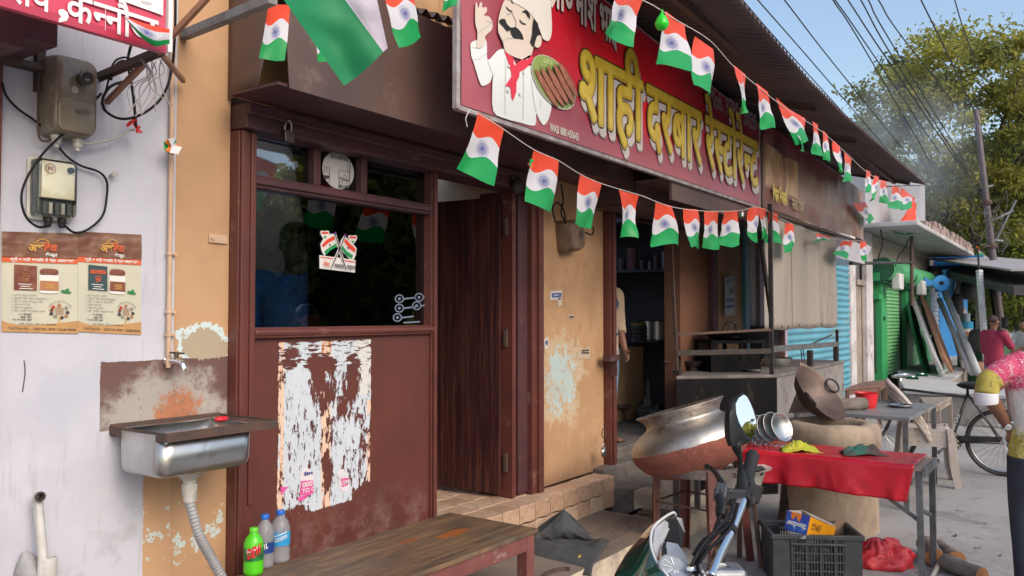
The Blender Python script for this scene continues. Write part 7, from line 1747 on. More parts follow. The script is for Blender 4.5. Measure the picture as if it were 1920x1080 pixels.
# ================================================================== bicycle
gr_,gf_=onZ(1881,893,0),onZ(1668,872,0)
bd=(gf_-gr_); bl_=bd.length; bd.normalize(); gf_=gr_+bd*1.10; WR=.335
bz=Vector((0,0,1)); bs=bd.cross(bz)
bc_=thing('bicycle','old black roadster bicycle standing behind the stacked chairs','bicycle',gr_)
BLK=paint('bicycle_black',(.022,.022,.025),(.05,.045,.042),rough=.4,scale=10,bump=.05)
def bp(x,z,y=0):return gr_+bd*x+bz*z+bs*y
for x in(0,1.10):
 c=bp(x,WR); M_=frame(c,bd,bz); m=MB(); P=[c+bd*(WR-.018)*math.cos(a)+bz*(WR-.018)*math.sin(a)for a in np.linspace(0,2*math.pi,49)]
 m.tube(P,.019,8,cap=False); wo=m.build('wheel',BLK,bc_,smooth=True)
 m=MB(); P=[c+bd*(WR-.045)*math.cos(a)+bz*(WR-.045)*math.sin(a)for a in np.linspace(0,2*math.pi,49)]; m.tube(P,.010,6,cap=False); m.build('rim',STEEL,wo,smooth=True)
 m=MB()
 for k in range(28):a=2*math.pi*k/28; m.tube([c+(bd*math.cos(a+.25*(-1)**k)+bz*math.sin(a+.25*(-1)**k))*.03+bs*.02*(-1)**(k//2),c+(bd*math.cos(a)+bz*math.sin(a))*(WR-.05)],.0016,4)
 m.tube([c-bs*.06,c+bs*.06],.022,10); o=m.build('spokes',STEEL,wo); o['kind']='stuff'
 m=MB(); P=[c+bd*(WR+.022)*math.cos(a)+bz*(WR+.022)*math.sin(a)for a in np.linspace(R(20 if x==0 else 0),R(200 if x==0 else 150),25)]
 for a,b in zip(P,P[1:]):m.bar(a,b,.055,.004,up=(a-c))
 m.build('mudguard',BLK,bc_)
BB,ST,HT=bp(.46,.30),bp(.30,.80),bp(.93,.82)
m=MB(); m.tube([BB,ST],.016,10); m.tube([ST+(BB-ST)*.06,HT],.014,10); m.tube([BB,bp(.955,.70)],.016,10); m.tube([bp(.965,.66),HT+bz*.03],.017,10)
for y in(-.05,.05):m.tube([BB+bs*y*.5,bp(0,WR,y)],.010,8); m.tube([ST+bs*y*.3,bp(0,WR,y)],.009,8); m.tube([bp(.965,.66,y*.8),bp(1.10,WR,y)],.011,8)
m.build('frame',BLK,bc_,smooth=True)
m=MB(); a,b=BB.lerp(ST,.25),BB.lerp(ST,.58); fx=(b-a).normalized(); side=bs if bs.dot(EYE-a)>0 else-bs
lettering(m,['ATLAS'],Matrix(((fx.x,(side.cross(fx)).x,side.x,(a+side*.0175).x),(fx.y,(side.cross(fx)).y,side.y,(a+side*.0175).y),(fx.z,(side.cross(fx)).z,side.z,(a+side*.0175).z),(0,0,0,1))),width=.17,height=.04,bold=.03); m.build('lettering',ink('decal_white',(.6,.6,.58)),bc_)
m=MB(); m.blob(ST+bz*.09-bd*.04,(.14,.14,.04),16,8,.1,3); m.tube([ST,ST+bz*.07],.013,8); m.build('saddle',BLACKPL,bc_,smooth=True)
m=MB(); hz=HT+bz*.14; m.tube([HT,hz],.012,8); m.tube(spline([hz-bd*.18-bs*.26+bz*.01,hz-bs*.24,hz+bd*.06-bs*.08,hz+bd*.06+bs*.08,hz+bs*.24,hz-bd*.18+bs*.26+bz*.01],5),.011,8); m.build('handlebar',CHROME,bc_,smooth=True)
for y in(-.26,.26):m=MB(); m.tube([hz-bd*.10+bs*y,hz-bd*.22+bs*y],.016,10); m.build('grip',flat('green_grip',(.01,.10,.05),.5),bc_)
m=MB(); m.lathe([(.001,.01),(.10,.01),(.10,-.01),(.001,-.01)],24,frame(BB+bs*.04,bd,bz)); m.bar(BB,BB+bd*.12-bz*.12,.02); m.bar(BB+bd*.12-bz*.12-bs*.05,BB+bd*.12-bz*.12+bs*.1,.05,.02); m.build('crank',STEEL,bc_)
m=MB(); m.bar(BB+bz*.04,bp(0,WR+.03),.05,.05); m.build('chain_case',BLK,bc_)
m=MB(); m.bar(bp(-.04,.33),bp(-.12,.02),.028,.014); m.build('stand',BLK,bc_)
# ================================================================== the shops further along
FYf=3.3
def fx(px,Yv=FYf):return onY(px,560,Yv).x
def fz(px,py,Yv=FYf):return onY(px,py,Yv).z
def ribbed(mb,x0,x1,z0,z1,y,pitch,amp,nx=1):
 n=max(8,int((z1-z0)/pitch*6))
 mb.sheet(lambda u,v:(x0+u*(x1-x0),y-amp*(0.5+.5*math.sin(2*math.pi*v*(z1-z0)/pitch)),z0+v*(z1-z0)),nx,n)
WHITEW=paint('flaking_white_wall',(.62,.60,.62),(.48,.45,.46),rough=.85,scale=2.2,bump=.4,dirt=(.26,.19,.16),dirt_amt=.35)
# blue shuttered shop
bs_=thing('blue_shop','shop front with a sky blue rolling shutter and white hood beyond the tarpaulin','shop',(11,FYf,0))
m=MB(); ribbed(m,10.9,fx(1588),.25,fz(1594,480),FYf-.02,.10,.03); m.build('shutter',paint('sky_blue_shutter',(.12,.36,.47),(.10,.30,.41),rough=.45,scale=1.5,bump=.05,dirt=(.2,.25,.25),dirt_amt=.2),bs_,smooth=True)
m=MB(); zb_=fz(1600,492,2.7); ht=fz(1600,455,2.7)
P=[(FYf,0),(2.72,.02),(2.62,.28),(2.9,.42),(FYf,.45)]
hx0,hx1=fx(1540,2.7),fx(1625,2.7)
for i in range(len(P)):
 a,b=P[i],P[(i+1)%len(P)]; m.add([(hx0,a[0],zb_+a[1]),(hx1,a[0],zb_+a[1]),(hx1,b[0],zb_+b[1]),(hx0,b[0],zb_+b[1])],[(0,1,2,3)])
m.add([(hx0,a,zb_+b)for a,b in P],[(4,3,2,1,0)]); m.add([(hx1,a,zb_+b)for a,b in P],[(0,1,2,3,4)])
m.build('shutter_hood',paint('pale_hood',(.55,.53,.58),(.47,.46,.52),rough=.5),bs_)
m=MB(); m.box((10.9,FYf+.01,0),(fx(1594),FYf+.3,3.3)); m.box((10.9,FYf-.02,0),(fx(1594),FYf+.009,.249)); m.build('wall',WHITEW,bs_)
# white piers with a weathered plank door between them
pd=thing('pier_house','narrow weathered house front between flaking white piers left of the green shop','house',(fx(1600),FYf,0))
for a,b,y in((1595,1605,3.27),(1625,1637,3.26)):m=MB(); m.box((fx(a,y)+.01,y,0),(fx(b,y),FYf+.03,3.15)); m.build('pier',WHITEW,pd)
m=MB(); m.box((fx(1605),FYf+.08,2.25),(fx(1625),FYf+.2,3.15)); m.build('dark_recess',paint('grey_recess',(.16,.15,.155),(.11,.10,.11),rough=.8),pd)
xs_=np.linspace(fx(1605),fx(1625),4)
for i in range(3):m=MB(); m.box((xs_[i]+.01,FYf+.02+.015*(i%2),.1),(xs_[i+1]-.01,FYf+.1,2.15)); m.build('plank',PALEW,pd)
m=MB(); m.box((xs_[0],FYf-.02,2.151),(xs_[-1],FYf+.1,2.249)); m.build('lintel',PALEW,pd)
# green shop
gs=thing('green_shop','bright green shop with two louvred shutters and rolled green hoods under a concrete slab','shop',(fx(1640),FYf,0))
GREEN=paint('bright_green_paint',(.045,.36,.125),(.035,.30,.10),rough=.45,scale=2,bump=.1); LGREEN=paint('pale_green_paint',(.17,.43,.19),(.13,.37,.155),rough=.45,scale=2,bump=.05); DGREEN=paint('deep_green_paint',(.01,.11,.045),(.008,.08,.035),rough=.5)
gb,gt_=.40,fz(1645,528)
G={k:fx(k)for k in(1637,1642,1652,1682,1690,1702,1705,1725,1728,1737,1757,1790)}
m=MB(); m.box((G[1637]+.01,FYf+.05,0),(G[1757],FYf+.4,3.17)); m.build('wall',paint('cream_shop_wall',(.50,.43,.38),(.40,.35,.32),rough=.85,scale=1.5,dirt=(.25,.21,.19),dirt_amt=.2),gs)
for a,b in((1642,1652),(1682,1682),(1690,1702),(1728,1737)):
 if a==b:continue
 m=MB(); m.box((G[a],FYf-.10,gb-.1),(G[b],FYf+.049,gt_)); m.build('frame_post',GREEN,gs)
m=MB(); m.box((G[1637],FYf-.12,gt_+.001),(G[1737],FYf+.04,gt_+.16)); m.box((G[1637]+.05,FYf-.1,gt_-.35),(G[1642],FYf,gt_-.25)); m.build('frame_lintel',GREEN,gs)
for a,b in((1652,1682),(1705,1725)):
 n=26; w_=(gt_-gb)/n; fst=None
 for k in range(n):
  if fst is None:
   m=MB(); z=gb; m.add([(G[a],FYf-.02,z),(G[b],FYf-.02,z),(G[b],FYf-.05,z+.012),(G[a],FYf-.05,z+.012),(G[a],FYf-.02,z+w_),(G[b],FYf-.02,z+w_)],[(0,1,2,3),(3,2,5,4)]); fst=m.build('slat',LGREEN,gs)
  else:c=fst.copy(); COL.objects.link(c); c.location.z+=w_*k
m=MB(); m.box((G[1637]+.03,FYf+.0,.5),(G[1642]-.02,FYf+.04,gt_-.4)); m.box((G[1682],FYf,gb),(G[1690],FYf+.04,gt_)); m.build('dark_gap',flat('gap_black',(.02,.025,.025),.6),gs)
for px in(1657,1695):m=MB(); q=onY(px,597,FYf-.1); m.box((q.x-.05,FYf-.13,q.z-.04),(q.x+.05,FYf-.1,q.z+.04)); m.build('latch',DGREEN,gs)
for X0,X1,cpx in((17.0,19.55,(1652,504)),(19.6,22.6,(1716,518))):
 yy=3.0; r=.22; cz_=onX(*cpx,X0).z; n=14; m=MB()
 R0=[(yy+.12+-r*math.sin(t_)*.9,cz_+r*math.cos(t_))for t_ in np.linspace(-.5,math.pi*.92,n)]
 for i in range(n-1):m.add([(X0,R0[i][0],R0[i][1]),(X1,R0[i][0],R0[i][1]),(X1,R0[i+1][0],R0[i+1][1]),(X0,R0[i+1][0],R0[i+1][1])],[(0,1,2,3)])
 m.build('rolled_hood',paint('hood_green',(.06,.33,.13),(.09,.38,.17),rough=.5,scale=1.2),gs,smooth=True)
 m=MB(); m.add([(X0+.001,y,z)for y,z in R0]+[(X0+.001,FYf,R0[-1][1]),(X0+.001,FYf,R0[0][1])],[list(range(n+2))]); m.build('hood_end',DGREEN,gs)
 m=MB(); m.box((X0,yy+.1,cz_-r-.04),(X1,FYf,cz_-r)); m.build('hood_soffit',DGREEN,gs)
for px,py in((1684,528),(1728,540)):q=onY(px,py,2.95); m=MB(); m.box(q+Vector((-.25,-.08,-.16)),q+Vector((.15,.08,.16))); m.build('lamp_box',paint('white_lamp_box',(.62,.62,.62),rough=.5,bump=0),gs,bevel=.03)
# concrete slab with a broken brick parapet, storey above it
zs_=3.17
m=MB(); m.box((15.75,2.32,zs_),(24.8,3.34,zs_+.09)); m.build('slab',paint('slab_concrete',(.42,.41,.42),(.33,.32,.33),rough=.85,scale=1.5),gs,bevel=.02)
m=MB(); m.box((15.9,3.2,zs_+.091),(22.9,5,4.85)); m.build('upper_wall',paint('upper_plaster',(.40,.40,.44),(.33,.33,.37),rough=.85,scale=1.2),gs)
BR=paint('weathered_brick',(.30,.22,.20),(.24,.19,.18),rough=.9,scale=5,bump=.5); fst=None
for k in range(34):
 if random.random()<.12:continue
 if fst is None:m=MB(); m.box((17.0,2.36,zs_+.091),(17.22,2.47,zs_+.20)); fst=m.build('brick',BR,gs,bevel=.01); c=fst
 else:c=fst.copy(); COL.objects.link(c)
 c.location=c.location if c is fst else Vector((fst.location.x,fst.location.y,fst.location.z))+Vector((.232*k,random.uniform(-.02,.02),0)); c.rotation_euler.z=0; c.scale.z=1
 if k%3 and k>4:
  d_=fst.copy(); COL.objects.link(d_); d_.location=Vector(fst.location)+Vector((.232*k+.1,random.uniform(-.02,.02),.112))
  # rod with a flag fixed to the hood
p0,p1=onY(1710,575,2.75),onY(1709,435,2.75); rod=thing('flag_rod','upright iron rod bracket carrying a drooping flag in front of the concrete slab','rod',p0)
m=MB(); m.tube([onY(1710,573,2.75),onY(1709,430,2.75)],.035,8); m.build('rod',RUSTY,rod); m=MB(); m.tube([onY(1595,494,2.75),onY(1709,492,2.75)],.025,8); m.build('arm',IRON,rod)
flag(((1708,372),(1716,368),(1707,440),(1687,436)),2.7,'long faded flag drooping from the iron rod before the slab, red side','flags by the slab',.10,21,flag_mat('faded_flag',waves=False,stripes=(.30,.05),chakra=False)); flag(((1711,378),(1718,380),(1723,430),(1709,436)),2.72,'white and green end of the flag wrapped round the iron rod','flags by the slab',.05,23,BIGFLAG)
for pts,lb in((((1651,430),(1655,455),(1648,480),(1643,495)),'thin black wire hanging from the slab to the green hood, left one'),(((1706,440),(1698,462),(1685,480),(1679,498)),'thin black wire hanging from the slab to the green hood, beside the rod'),(((1660,350),(1700,348),(1735,345),(1790,320)),'pale wire running from the tin roof end towards the tree')):
 m=MB(); P=[onY(x,y,2.9)for x,y in pts]; m.tube(spline(P,6),.012,6); tag(m.build('wire',CABLE,None,origin=P[0]),lb,'wire')
 # grey shutter and blue shop
bl2=thing('blue_painted_shop','bright blue painted shop with a grey shutter beyond the green shop','shop',(G[1757],FYf,0)); BLUE=paint('bright_blue_paint',(.012,.20,.52),(.01,.16,.44),rough=.5,scale=1.5,bump=.1)
m=MB(); ribbed(m,G[1737]+.02,G[1757],.4,2.25,FYf-.02,.12,.03); m.build('shutter',paint('blue_grey_shutter',(.24,.29,.37),(.2,.25,.33),rough=.5),bl2,smooth=True)
m=MB(); m.box((G[1757]+.02,FYf-.05,0),(G[1790]+3,FYf+.4,3.2)); m.build('wall',BLUE,bl2)
m=MB(); m.box((24.95,2.15,2.92),(33,3.24,3.20)); m.build('canopy_slab',BLUE,bl2); m=MB(); m.box((24.96,2.10,2.95),(33,2.149,3.2)); m.build('slab_edge',paint('slab_edge_grey',(.33,.31,.31),rough=.8),bl2)
c=onY(1764,531,2.6); M_=frame(c,(FW.y*0+RT.x,RT.y,0),(0,0,1)); t=thing('blue_fish_sign','bright blue board cut like a fish with a round eye hole beside the green hood','sign',c); m=MB(); n=24; k_=depth(c)/FPX
A=[(15*k_*math.cos(a),15*k_*math.sin(a))for a in np.linspace(0,2*math.pi,n+1)[:-1]]; B=[(5*k_*math.cos(a),4*k_*math.sin(a))for a in np.linspace(0,2*math.pi,n+1)[:-1]]
for i in range(n):j_=(i+1)%n; m.prism([A[i],A[j_],B[j_],B[i]],.03,M_)
m.prism([(-12*k_,-6*k_),(-12*k_,9*k_),(-18*k_,4*k_),(-32*k_,12*k_),(-30*k_,-6*k_),(-18*k_,-4*k_)],.028,M_); m.build('board',BLUE,t)
t=thing('blue_pipe_bundle','bundle of thin blue pipes standing against the blue shop','pipes',onY(1785,560,2.7))
for k in range(9):a,b=onY(1772+k*1.4+3*(k%2),562,2.75),onY(1770+k*3.2,508-2*(k%3)+k*.3,2.7); m=MB(); m.tube([a,b],.035,8); m.build('pipe',paint('pipe_blue',(.02,.20,.45),(.03,.25,.5),rough=.4),t)
# raised platform in front of these shops
PL=[(13.65,.9),(15.2,1.05),(15.9,1.95),(26,2.25),(26,3.18),(18.6,3.18),(13.75,2.2)]
m=MB(); poly_prism(m,PL,0,.42); setting('platform',m,paint('pale_platform',(.36,.33,.31),(.28,.25,.235),rough=.85,scale=1.4,bump=.4,dirt=(.2,.16,.14),dirt_amt=.25),bevel=.02)
m=MB(); poly_prism(m,[(13.6,.86),(15.25,1.0),(15.95,1.92),(26,2.23),(26,3.17),(18.6,3.17),(13.7,2.23)],.424,.47); setting('platform_top',m,paint('pale_concrete',(.47,.46,.46),(.40,.385,.38),rough=.85,scale=1.2))
# things leaning on the shop fronts
def lean(a,b,w_,th,mat,name,label,cat,ex=None):
 a,b=Vector(a),Vector(b); t=thing(name,label,cat,a); m=MB(); m.bar(a,b,w_,th,up=(0,-1,.4)); m.build('board',mat,t)
 if ex:
  for s_ in(-1,1):m=MB(); m.bar(a+Vector((s_*w_*.5,-.03,.0)),b+Vector((s_*w_*.5,-.03,0)),.05,.05,up=(0,-1,.4)); m.build('stile',ex,t)
  for f_ in(.05,.5,.95):q=a.lerp(b,f_); m=MB(); m.bar(q+Vector((-w_/2,-.035,0)),q+Vector((w_/2,-.035,0)),.05,.05); m.build('rail',ex,t)
 return t
lean(onZ(1768,704,.47),onY(1719,572,3.22),.95,.05,paint('old_grey_door',(.38,.38,.40),(.28,.28,.29),rough=.7,scale=2,dirt=(.55,.55,.58),dirt_amt=.3),'old_door','old grey panelled door leaning against the green shop','door',paint('pale_green_stile',(.30,.36,.30),rough=.6))
lean(onZ(1779,700,.47)+Vector((.3,0,0)),onY(1737,570,3.15),.75,.06,paint('plywood_brown',(.40,.20,.12),(.34,.165,.10),rough=.6,scale=2),'brown_board','tall brown plywood board leaning beside the old grey door','board')
lean(onZ(1738,700,.47),onY(1706,575,3.2),.5,.05,DGREEN,'dark_panel','dark green panel leaning behind the old grey door','panel')
PVC=paint('grey_pvc',(.52,.54,.57),(.45,.47,.5),rough=.4,scale=2,bump=0)
for k,(ax_,ay_,bx_,by_,d0,d1,r,lb)in enumerate(((1834,700,1757,512,16.4,21.0,.07,'thick grey plastic pipe leaning high against the blue shop'),(1822,700,1761,562,16.6,20,.06,'grey plastic pipe leaning lower against the blue shop'),(1826,695,1785,560,17.0,22,.04,'thinner grey pipe leaning between the two thick pipes'),(1806,690,1782,612,17.3,20,.035,'thin white pipe leaning behind the grey pipes'))):
 a,b=far(ax_,ay_,d0),far(bx_,by_,d1); m=MB(); m.tube([a,b],r,12); tag(m.build('plastic_pipe',PVC,None,smooth=True,origin=a),lb,'pipe','plastic pipes against the blue shop')
 # shed with sloping dark roof on the right
sd=thing('roadside_shed','open roadside shed with a dark sloping roof beam at the right edge','shed',far(1850,690,20))
m=MB(); a,b=far(1795,503,22),far(1990,545,15.5); m.bar(a,b,1.6,.16); m.build('roof',paint('dark_sheet_roof',(.05,.045,.05),(.07,.06,.065),rough=.6),sd)
m=MB(); m.bar(far(1805,500,22)+Vector((0,0,.22)),far(1990,535,15.6)+Vector((0,0,.3)),1.7,.04); m.build('roof_sheet',paint('pale_sheet',(.38,.36,.38),rough=.6),sd)
for px in(1797,1832):m=MB(); a=far(px,520,21); m.bar(Vector((a.x,a.y,0)),a,.10); m.build('post',GREYSTEEL,sd)
m=MB(); m.bar(far(1858,530,19),far(1870,605,19),.09); m.build('strut',BLACKPL,sd)
m=MB(); m.bar(far(1800,535,21),far(1790,560,21),.12); m.bar(far(1800,512,21),far(1834,528,21),.08); m.build('strut',GREYSTEEL,sd)
t=thing('white_pole','white ribbed pole flying a small flag at its top beside the shed','pole',far(1846,690,17))
m=MB(); a,b=far(1836,506,17),far(1850,690,17); P=[a.lerp(b,i/60)for i in range(61)]; m.tube(P,[.06+.010*(i%2)for i in range(61)],8); m.build('shaft',paint('white_pole_paint',(.70,.70,.74),rough=.5,bump=0),t)
m=MB(); m.tube([far(1833,465,17),far(1836,508,17)],.02,6); m.build('flag_stick',IRON,t)
flag(((1831,460),(1838,470),(1845,477),(1834,480)),2.0,'small flag at the tip of the white ribbed pole','flags by the slab',.03,31,BIGFLAG)
bpy.data.objects[bpy.context.scene.objects[-1].name]if False else None
t=thing('water_cooler','tall dispenser with blue and white bands standing by the shed','dispenser',far(1812,680,20)); c=far(1812,660,20)
for k,(y0,y1,col,r)in enumerate(((660,640,(.5,.5,.52),.16),(640,622,(.35,.16,.10),.13),(622,616,(.6,.6,.6),.15),(616,603,(.02,.27,.50),.16),(603,588,(.25,.32,.42),.10))):
 z0,z1=far(1812,y0,20).z,far(1812,y1,20).z; m=MB(); m.lathe([(.001,z0),(r,z0),(r,z1),(.001,z1+.001)],16,Matrix.Translation((c.x,c.y,0))); m.build('band',flat('cooler_band_%d'%k,col,.4),t)
t=thing('green_counter','low dark green counter behind the people on the right','counter',far(1855,690,18)); m=MB(); a,b=far(1812,632,18.5),far(1898,634,17.5); m.bar(Vector((a.x,a.y,a.z/2)),Vector((b.x,b.y,a.z/2)),.6,a.z); m.build('body',paint('shabby_green',(.03,.16,.07),(.05,.12,.06),rough=.6,scale=3),t)
for k,(px,py,d_,r,h_,col,lb)in enumerate(((1795,570,20,.14,.5,(.05,.05,.06),'dark drum hanging in the shed'),(1815,545,21,.25,.45,(.04,.04,.045),'dark tyre like roll under the shed roof'),(1835,640,17.5,.2,.5,(.05,.05,.05),'dark machine beside the white pole'),(1838,690,16.8,.18,.25,(.40,.20,.15),'reddish brick pile at the foot of the pipes'),(1805,610,21,.12,.9,(.30,.28,.28),'grey sack hanging by the dispenser'))):
 c=far(px,py,d_); m=MB(); m.lathe([(.001,-h_/2),(r*.8,-h_/2),(r,-h_*.3),(r*.95,h_*.3),(r*.7,h_/2),(.001,h_/2)],14,Matrix.Translation(c)); tag(m.build('shed_goods',flat('shed_goods_%d'%k,col,.7),None,smooth=True,origin=c),lb,'goods')

 # ================================================================== pole and wires
pt,pbm=far(1830,206,20.0),far(1888,690,20.0); pbm.z=0
up_=thing('utility_pole','leaning rusty brown utility pole tangled with wires in front of the tree','pole',pbm)
m=MB(); P=[pbm.lerp(pt,i/10)for i in range(11)]; m.tube(P,[.095-.035*i/10 for i in range(11)],14); m.build('shaft',paint('rust_violet_pole',(.12,.095,.105),(.095,.075,.085),rough=.6,scale=3,bump=.1),up_,smooth=True)
for f_ in(.42,.50,.66):c=pbm.lerp(pt,f_); m=MB(); m.lathe([(.12,-.05),(.125,0),(.12,.05)],14,Matrix.Translation(c)); m.build('band',RUSTY,up_)
for(a,b)in(((1858,415),(1900,395)),((1855,450),(1880,452)),((1848,352),(1862,348)),((1868,450),(1905,375))):m=MB(); m.tube([far(*a,20),far(*b,20)],.03,8); m.build('bracket',GREYSTEEL,up_)
m=MB()
for k in range(18):
 a=far(1862+random.gauss(0,12),425+random.gauss(0,30),20+random.uniform(-.4,.4)); P=[a]
 for j_ in range(5):P.append(P[-1]+Vector((random.gauss(0,.16),random.gauss(0,.16),random.gauss(-.03,.17))))
 m.tube(spline(P,4),.007,4)
o=m.build('wire_tangle',flat('dusty_wire',(.12,.11,.11),.7),up_); o['kind']='stuff'
WR_=[((1388,-5),(1519,143),5,24,'first'),((1421,0),(1582,185),5,26,'second'),((1471,0),(1604,170),5,26,'third'),((1562,0),(1645,133),5,24,'fourth'),((1566,0),(1656,130),5,24,'fifth'),((1590,0),(1693,155),5,21,'sixth'),((1614,0),(1704,155),5,21,'seventh'),((1628,0),(1690,111),5,22,'eighth'),((1647,0),(1712,96),5,24,'ninth'),((1727,0),(1790,130),5,20.5,'tenth'),((1790,0),(1815,78),6,24,'eleventh')]
ENDS=[(1735,380),(1770,405),(1775,380),(1800,400),(1835,395),(1842,372),(1850,380),(1838,350),(1835,250),(1838,235),(1850,170)]
for(a,b,d0,d1,od),e in zip(WR_,ENDS):
 ux,uy=b[0]-a[0],b[1]-a[1]
 s0=far(a[0]-ux*.4,a[1]-uy*.4,d0); e1=far(*e,d1); mid_d=(d0+d1)*.38; m_=far(*b,mid_d if b[1]<e[1]-40 else d1-2)
 P=spline([s0,far(*a,d0+1.2),m_,e1],12)
 m=MB(); m.tube(P,[.003+.007*i/len(P)for i in range(len(P))],5); tag(m.build('overhead_wire',CABLE,None,origin=s0),'%s overhead wire from the left crossing the sky above the tin roof'%od,'wire','overhead wires')

 # ================================================================== trees
def leaf_mat(name,c1,c2,tcol,t=.45):
 s=Shader(name,.55,spec=.3); oi=s.nt.nodes.new('ShaderNodeAttribute'); oi.attribute_name='tint'; f_=E(s.nt,oi.outputs['Fac'])
 col=s.mix(f_,c1,c2); s.set('Base Color',col); nt=s.nt; tl=nt.nodes.new('ShaderNodeBsdfTranslucent'); nt.links.new(s.mix(f_,c2,tcol),tl.inputs[0]); mx=nt.nodes.new('ShaderNodeMixShader'); mx.inputs[0].default_value=t
 nt.links.new(s.b.outputs[0],mx.inputs[1]); nt.links.new(tl.outputs[0],mx.inputs[2]); nt.links.new(mx.outputs[0],nt.nodes['Material Output'].inputs[0]); return s.m
def foliage(center,rad,nclump,per,size,mat,seed,parent,droop=.2,clump=.5,shell=.45):
 rg=np.random.default_rng(seed); V=[]; T=[]
 for k in range(nclump):
  d=rg.normal(size=3); d/=np.linalg.norm(d); r=(shell+(1-shell)*rg.random()**.6)
  lump=1+.22*mnoise.noise(Vector(d*2.3)+Vector((seed,0,0)))
  c=np.array(center)+d*np.array(rad)*r*lump
  cs=clump*(.6+.8*rg.random()); n=int(per*(.6+.8*rg.random()))
  P=c+rg.normal(size=(n,3))*cs*np.array([.5,.5,.32]); tint=np.clip(.5+rg.normal()*.3+rg.normal(size=n)*.2,0,1)
  N=rg.normal(size=(n,3))+np.array([0,0,.8]); N/=np.linalg.norm(N,axis=1)[:,None]
  A=np.cross(N,rg.normal(size=(n,3))); A/=np.linalg.norm(A,axis=1)[:,None]; B=np.cross(N,A); s_=size*(.6+.8*rg.random(n))[:,None]
  A[:,2]-=droop; q=np.stack([P-A*s_*.5,P+B*s_*.28,P+A*s_*.55,P-B*s_*.28],1); V.append(q.reshape(-1,3)); T.append(np.repeat(tint,4))
 V=np.concatenate(V); T=np.concatenate(T); off=np.zeros(3); q=parent
 while q is not None:off+=np.array(q.location); q=q.parent
 V=V-off; n=len(V)//4; me=bpy.data.meshes.new('crown'); me.vertices.add(len(V)); me.vertices.foreach_set('co',V.ravel()); me.loops.add(len(V)); me.polygons.add(n)
 me.loops.foreach_set('vertex_index',np.arange(len(V))); me.polygons.foreach_set('loop_start',np.arange(0,len(V),4)); me.polygons.foreach_set('loop_total',np.full(n,4)); at_=me.attributes.new('tint','FLOAT','POINT'); at_.data.foreach_set('value',T); me.materials.append(mat); me.update(); me.validate()
 o=bpy.data.objects.new('crown',me); COL.objects.link(o); o.parent=parent; return o
TBARK=paint('dark_tree_bark',(.055,.045,.04),(.085,.07,.06),rough=.95,scale=3,bump=.8,bscale=8)
def tree(base,center,rad,label,mat,seed,nclump=300,per=60,size=.22,clump=.55,tr=.25,group=None,shell=.45,limbs=9):
 base=Vector(base); center=Vector(center); t=thing('tree',label,'tree',base,group); rr_=random.Random(seed); m=MB(); fork=base.lerp(center,.55)+Vector((0,0,-rad[2]*.25))
 m.tube(spline([base,base.lerp(fork,.5)+Vector((rr_.uniform(-.2,.2),rr_.uniform(-.2,.2),0)),fork],6),[tr*(1.15-.5*i/12)for i in range(13)],12)
 for k in range(limbs):
  a=2*math.pi*k/limbs+rr_.uniform(-.3,.3); e=center+Vector((math.cos(a)*rad[0]*.75,math.sin(a)*rad[1]*.75,rr_.uniform(-.35,.6)*rad[2])); mdl=fork.lerp(e,.45)+Vector((0,0,rad[2]*.12)); L_=spline([fork+Vector((0,0,-.1)),mdl,e],6); m.tube(L_,[tr*.5*(1-.85*i/len(L_))for i in range(len(L_))],8)
  for j_ in range(3):f_=L_[3+3*j_]; e2=f_+Vector((rr_.uniform(-1,1),rr_.uniform(-1,1),rr_.uniform(-.2,1)))*rad[2]*.35; m.tube([f_,f_.lerp(e2,.5)+Vector((0,0,.1)),e2],[tr*.18,tr*.12,tr*.04],6)
 m.build('trunk',TBARK,t,smooth=True); foliage(center,rad,nclump,per,size,mat,seed,t,clump=clump,shell=shell); return t
LF1=leaf_mat('neem_leaves',(.11,.145,.045),(.23,.23,.055),(.55,.50,.10),.5); LF2=leaf_mat('dark_leaves',(.022,.042,.014),(.045,.07,.02),(.10,.15,.03),.35); LF3=leaf_mat('lime_leaves',(.07,.10,.025),(.13,.15,.03),(.32,.36,.05),.5)
k34=34/FPX
tree(far(1790,660,34)*1.0-Vector((0,0,far(1790,660,34).z)),far(1815,265,34),(4.9,4.9,4.1),'tall sunlit yellow green tree above the shops behind the utility pole',LF1,3,290,210,.19,.72,.30,None,.62)
tree(far(1930,660,44)-Vector((0,0,far(1930,660,44).z)),far(1935,420,44),(4.2,4.2,6.0),'dark dense tree behind the sunlit one at the right edge',LF2,5,420,60,.30,.75,.3)
tree(far(1840,660,52)-Vector((0,0,far(1840,660,52).z)),far(1835,500,52),(4.0,4.0,4.2),'dark green tree low behind the concrete slab',LF2,8,320,60,.32,.8,.3)
tree(far(1905,660,38)-Vector((0,0,far(1905,660,38).z)),far(1908,520,38),(2.0,2.0,2.4),'lime green young tree low behind the shed',LF3,9,160,55,.22,.5,.15)
if 0:tree(far(1660,660,58)-Vector((0,0,far(1660,660,58).z)),far(1672,330,58),(5.5,5.5,5),'hazy grey green tree behind the end of the tin roof',LF1,12,300,55,.34,.9,.35)
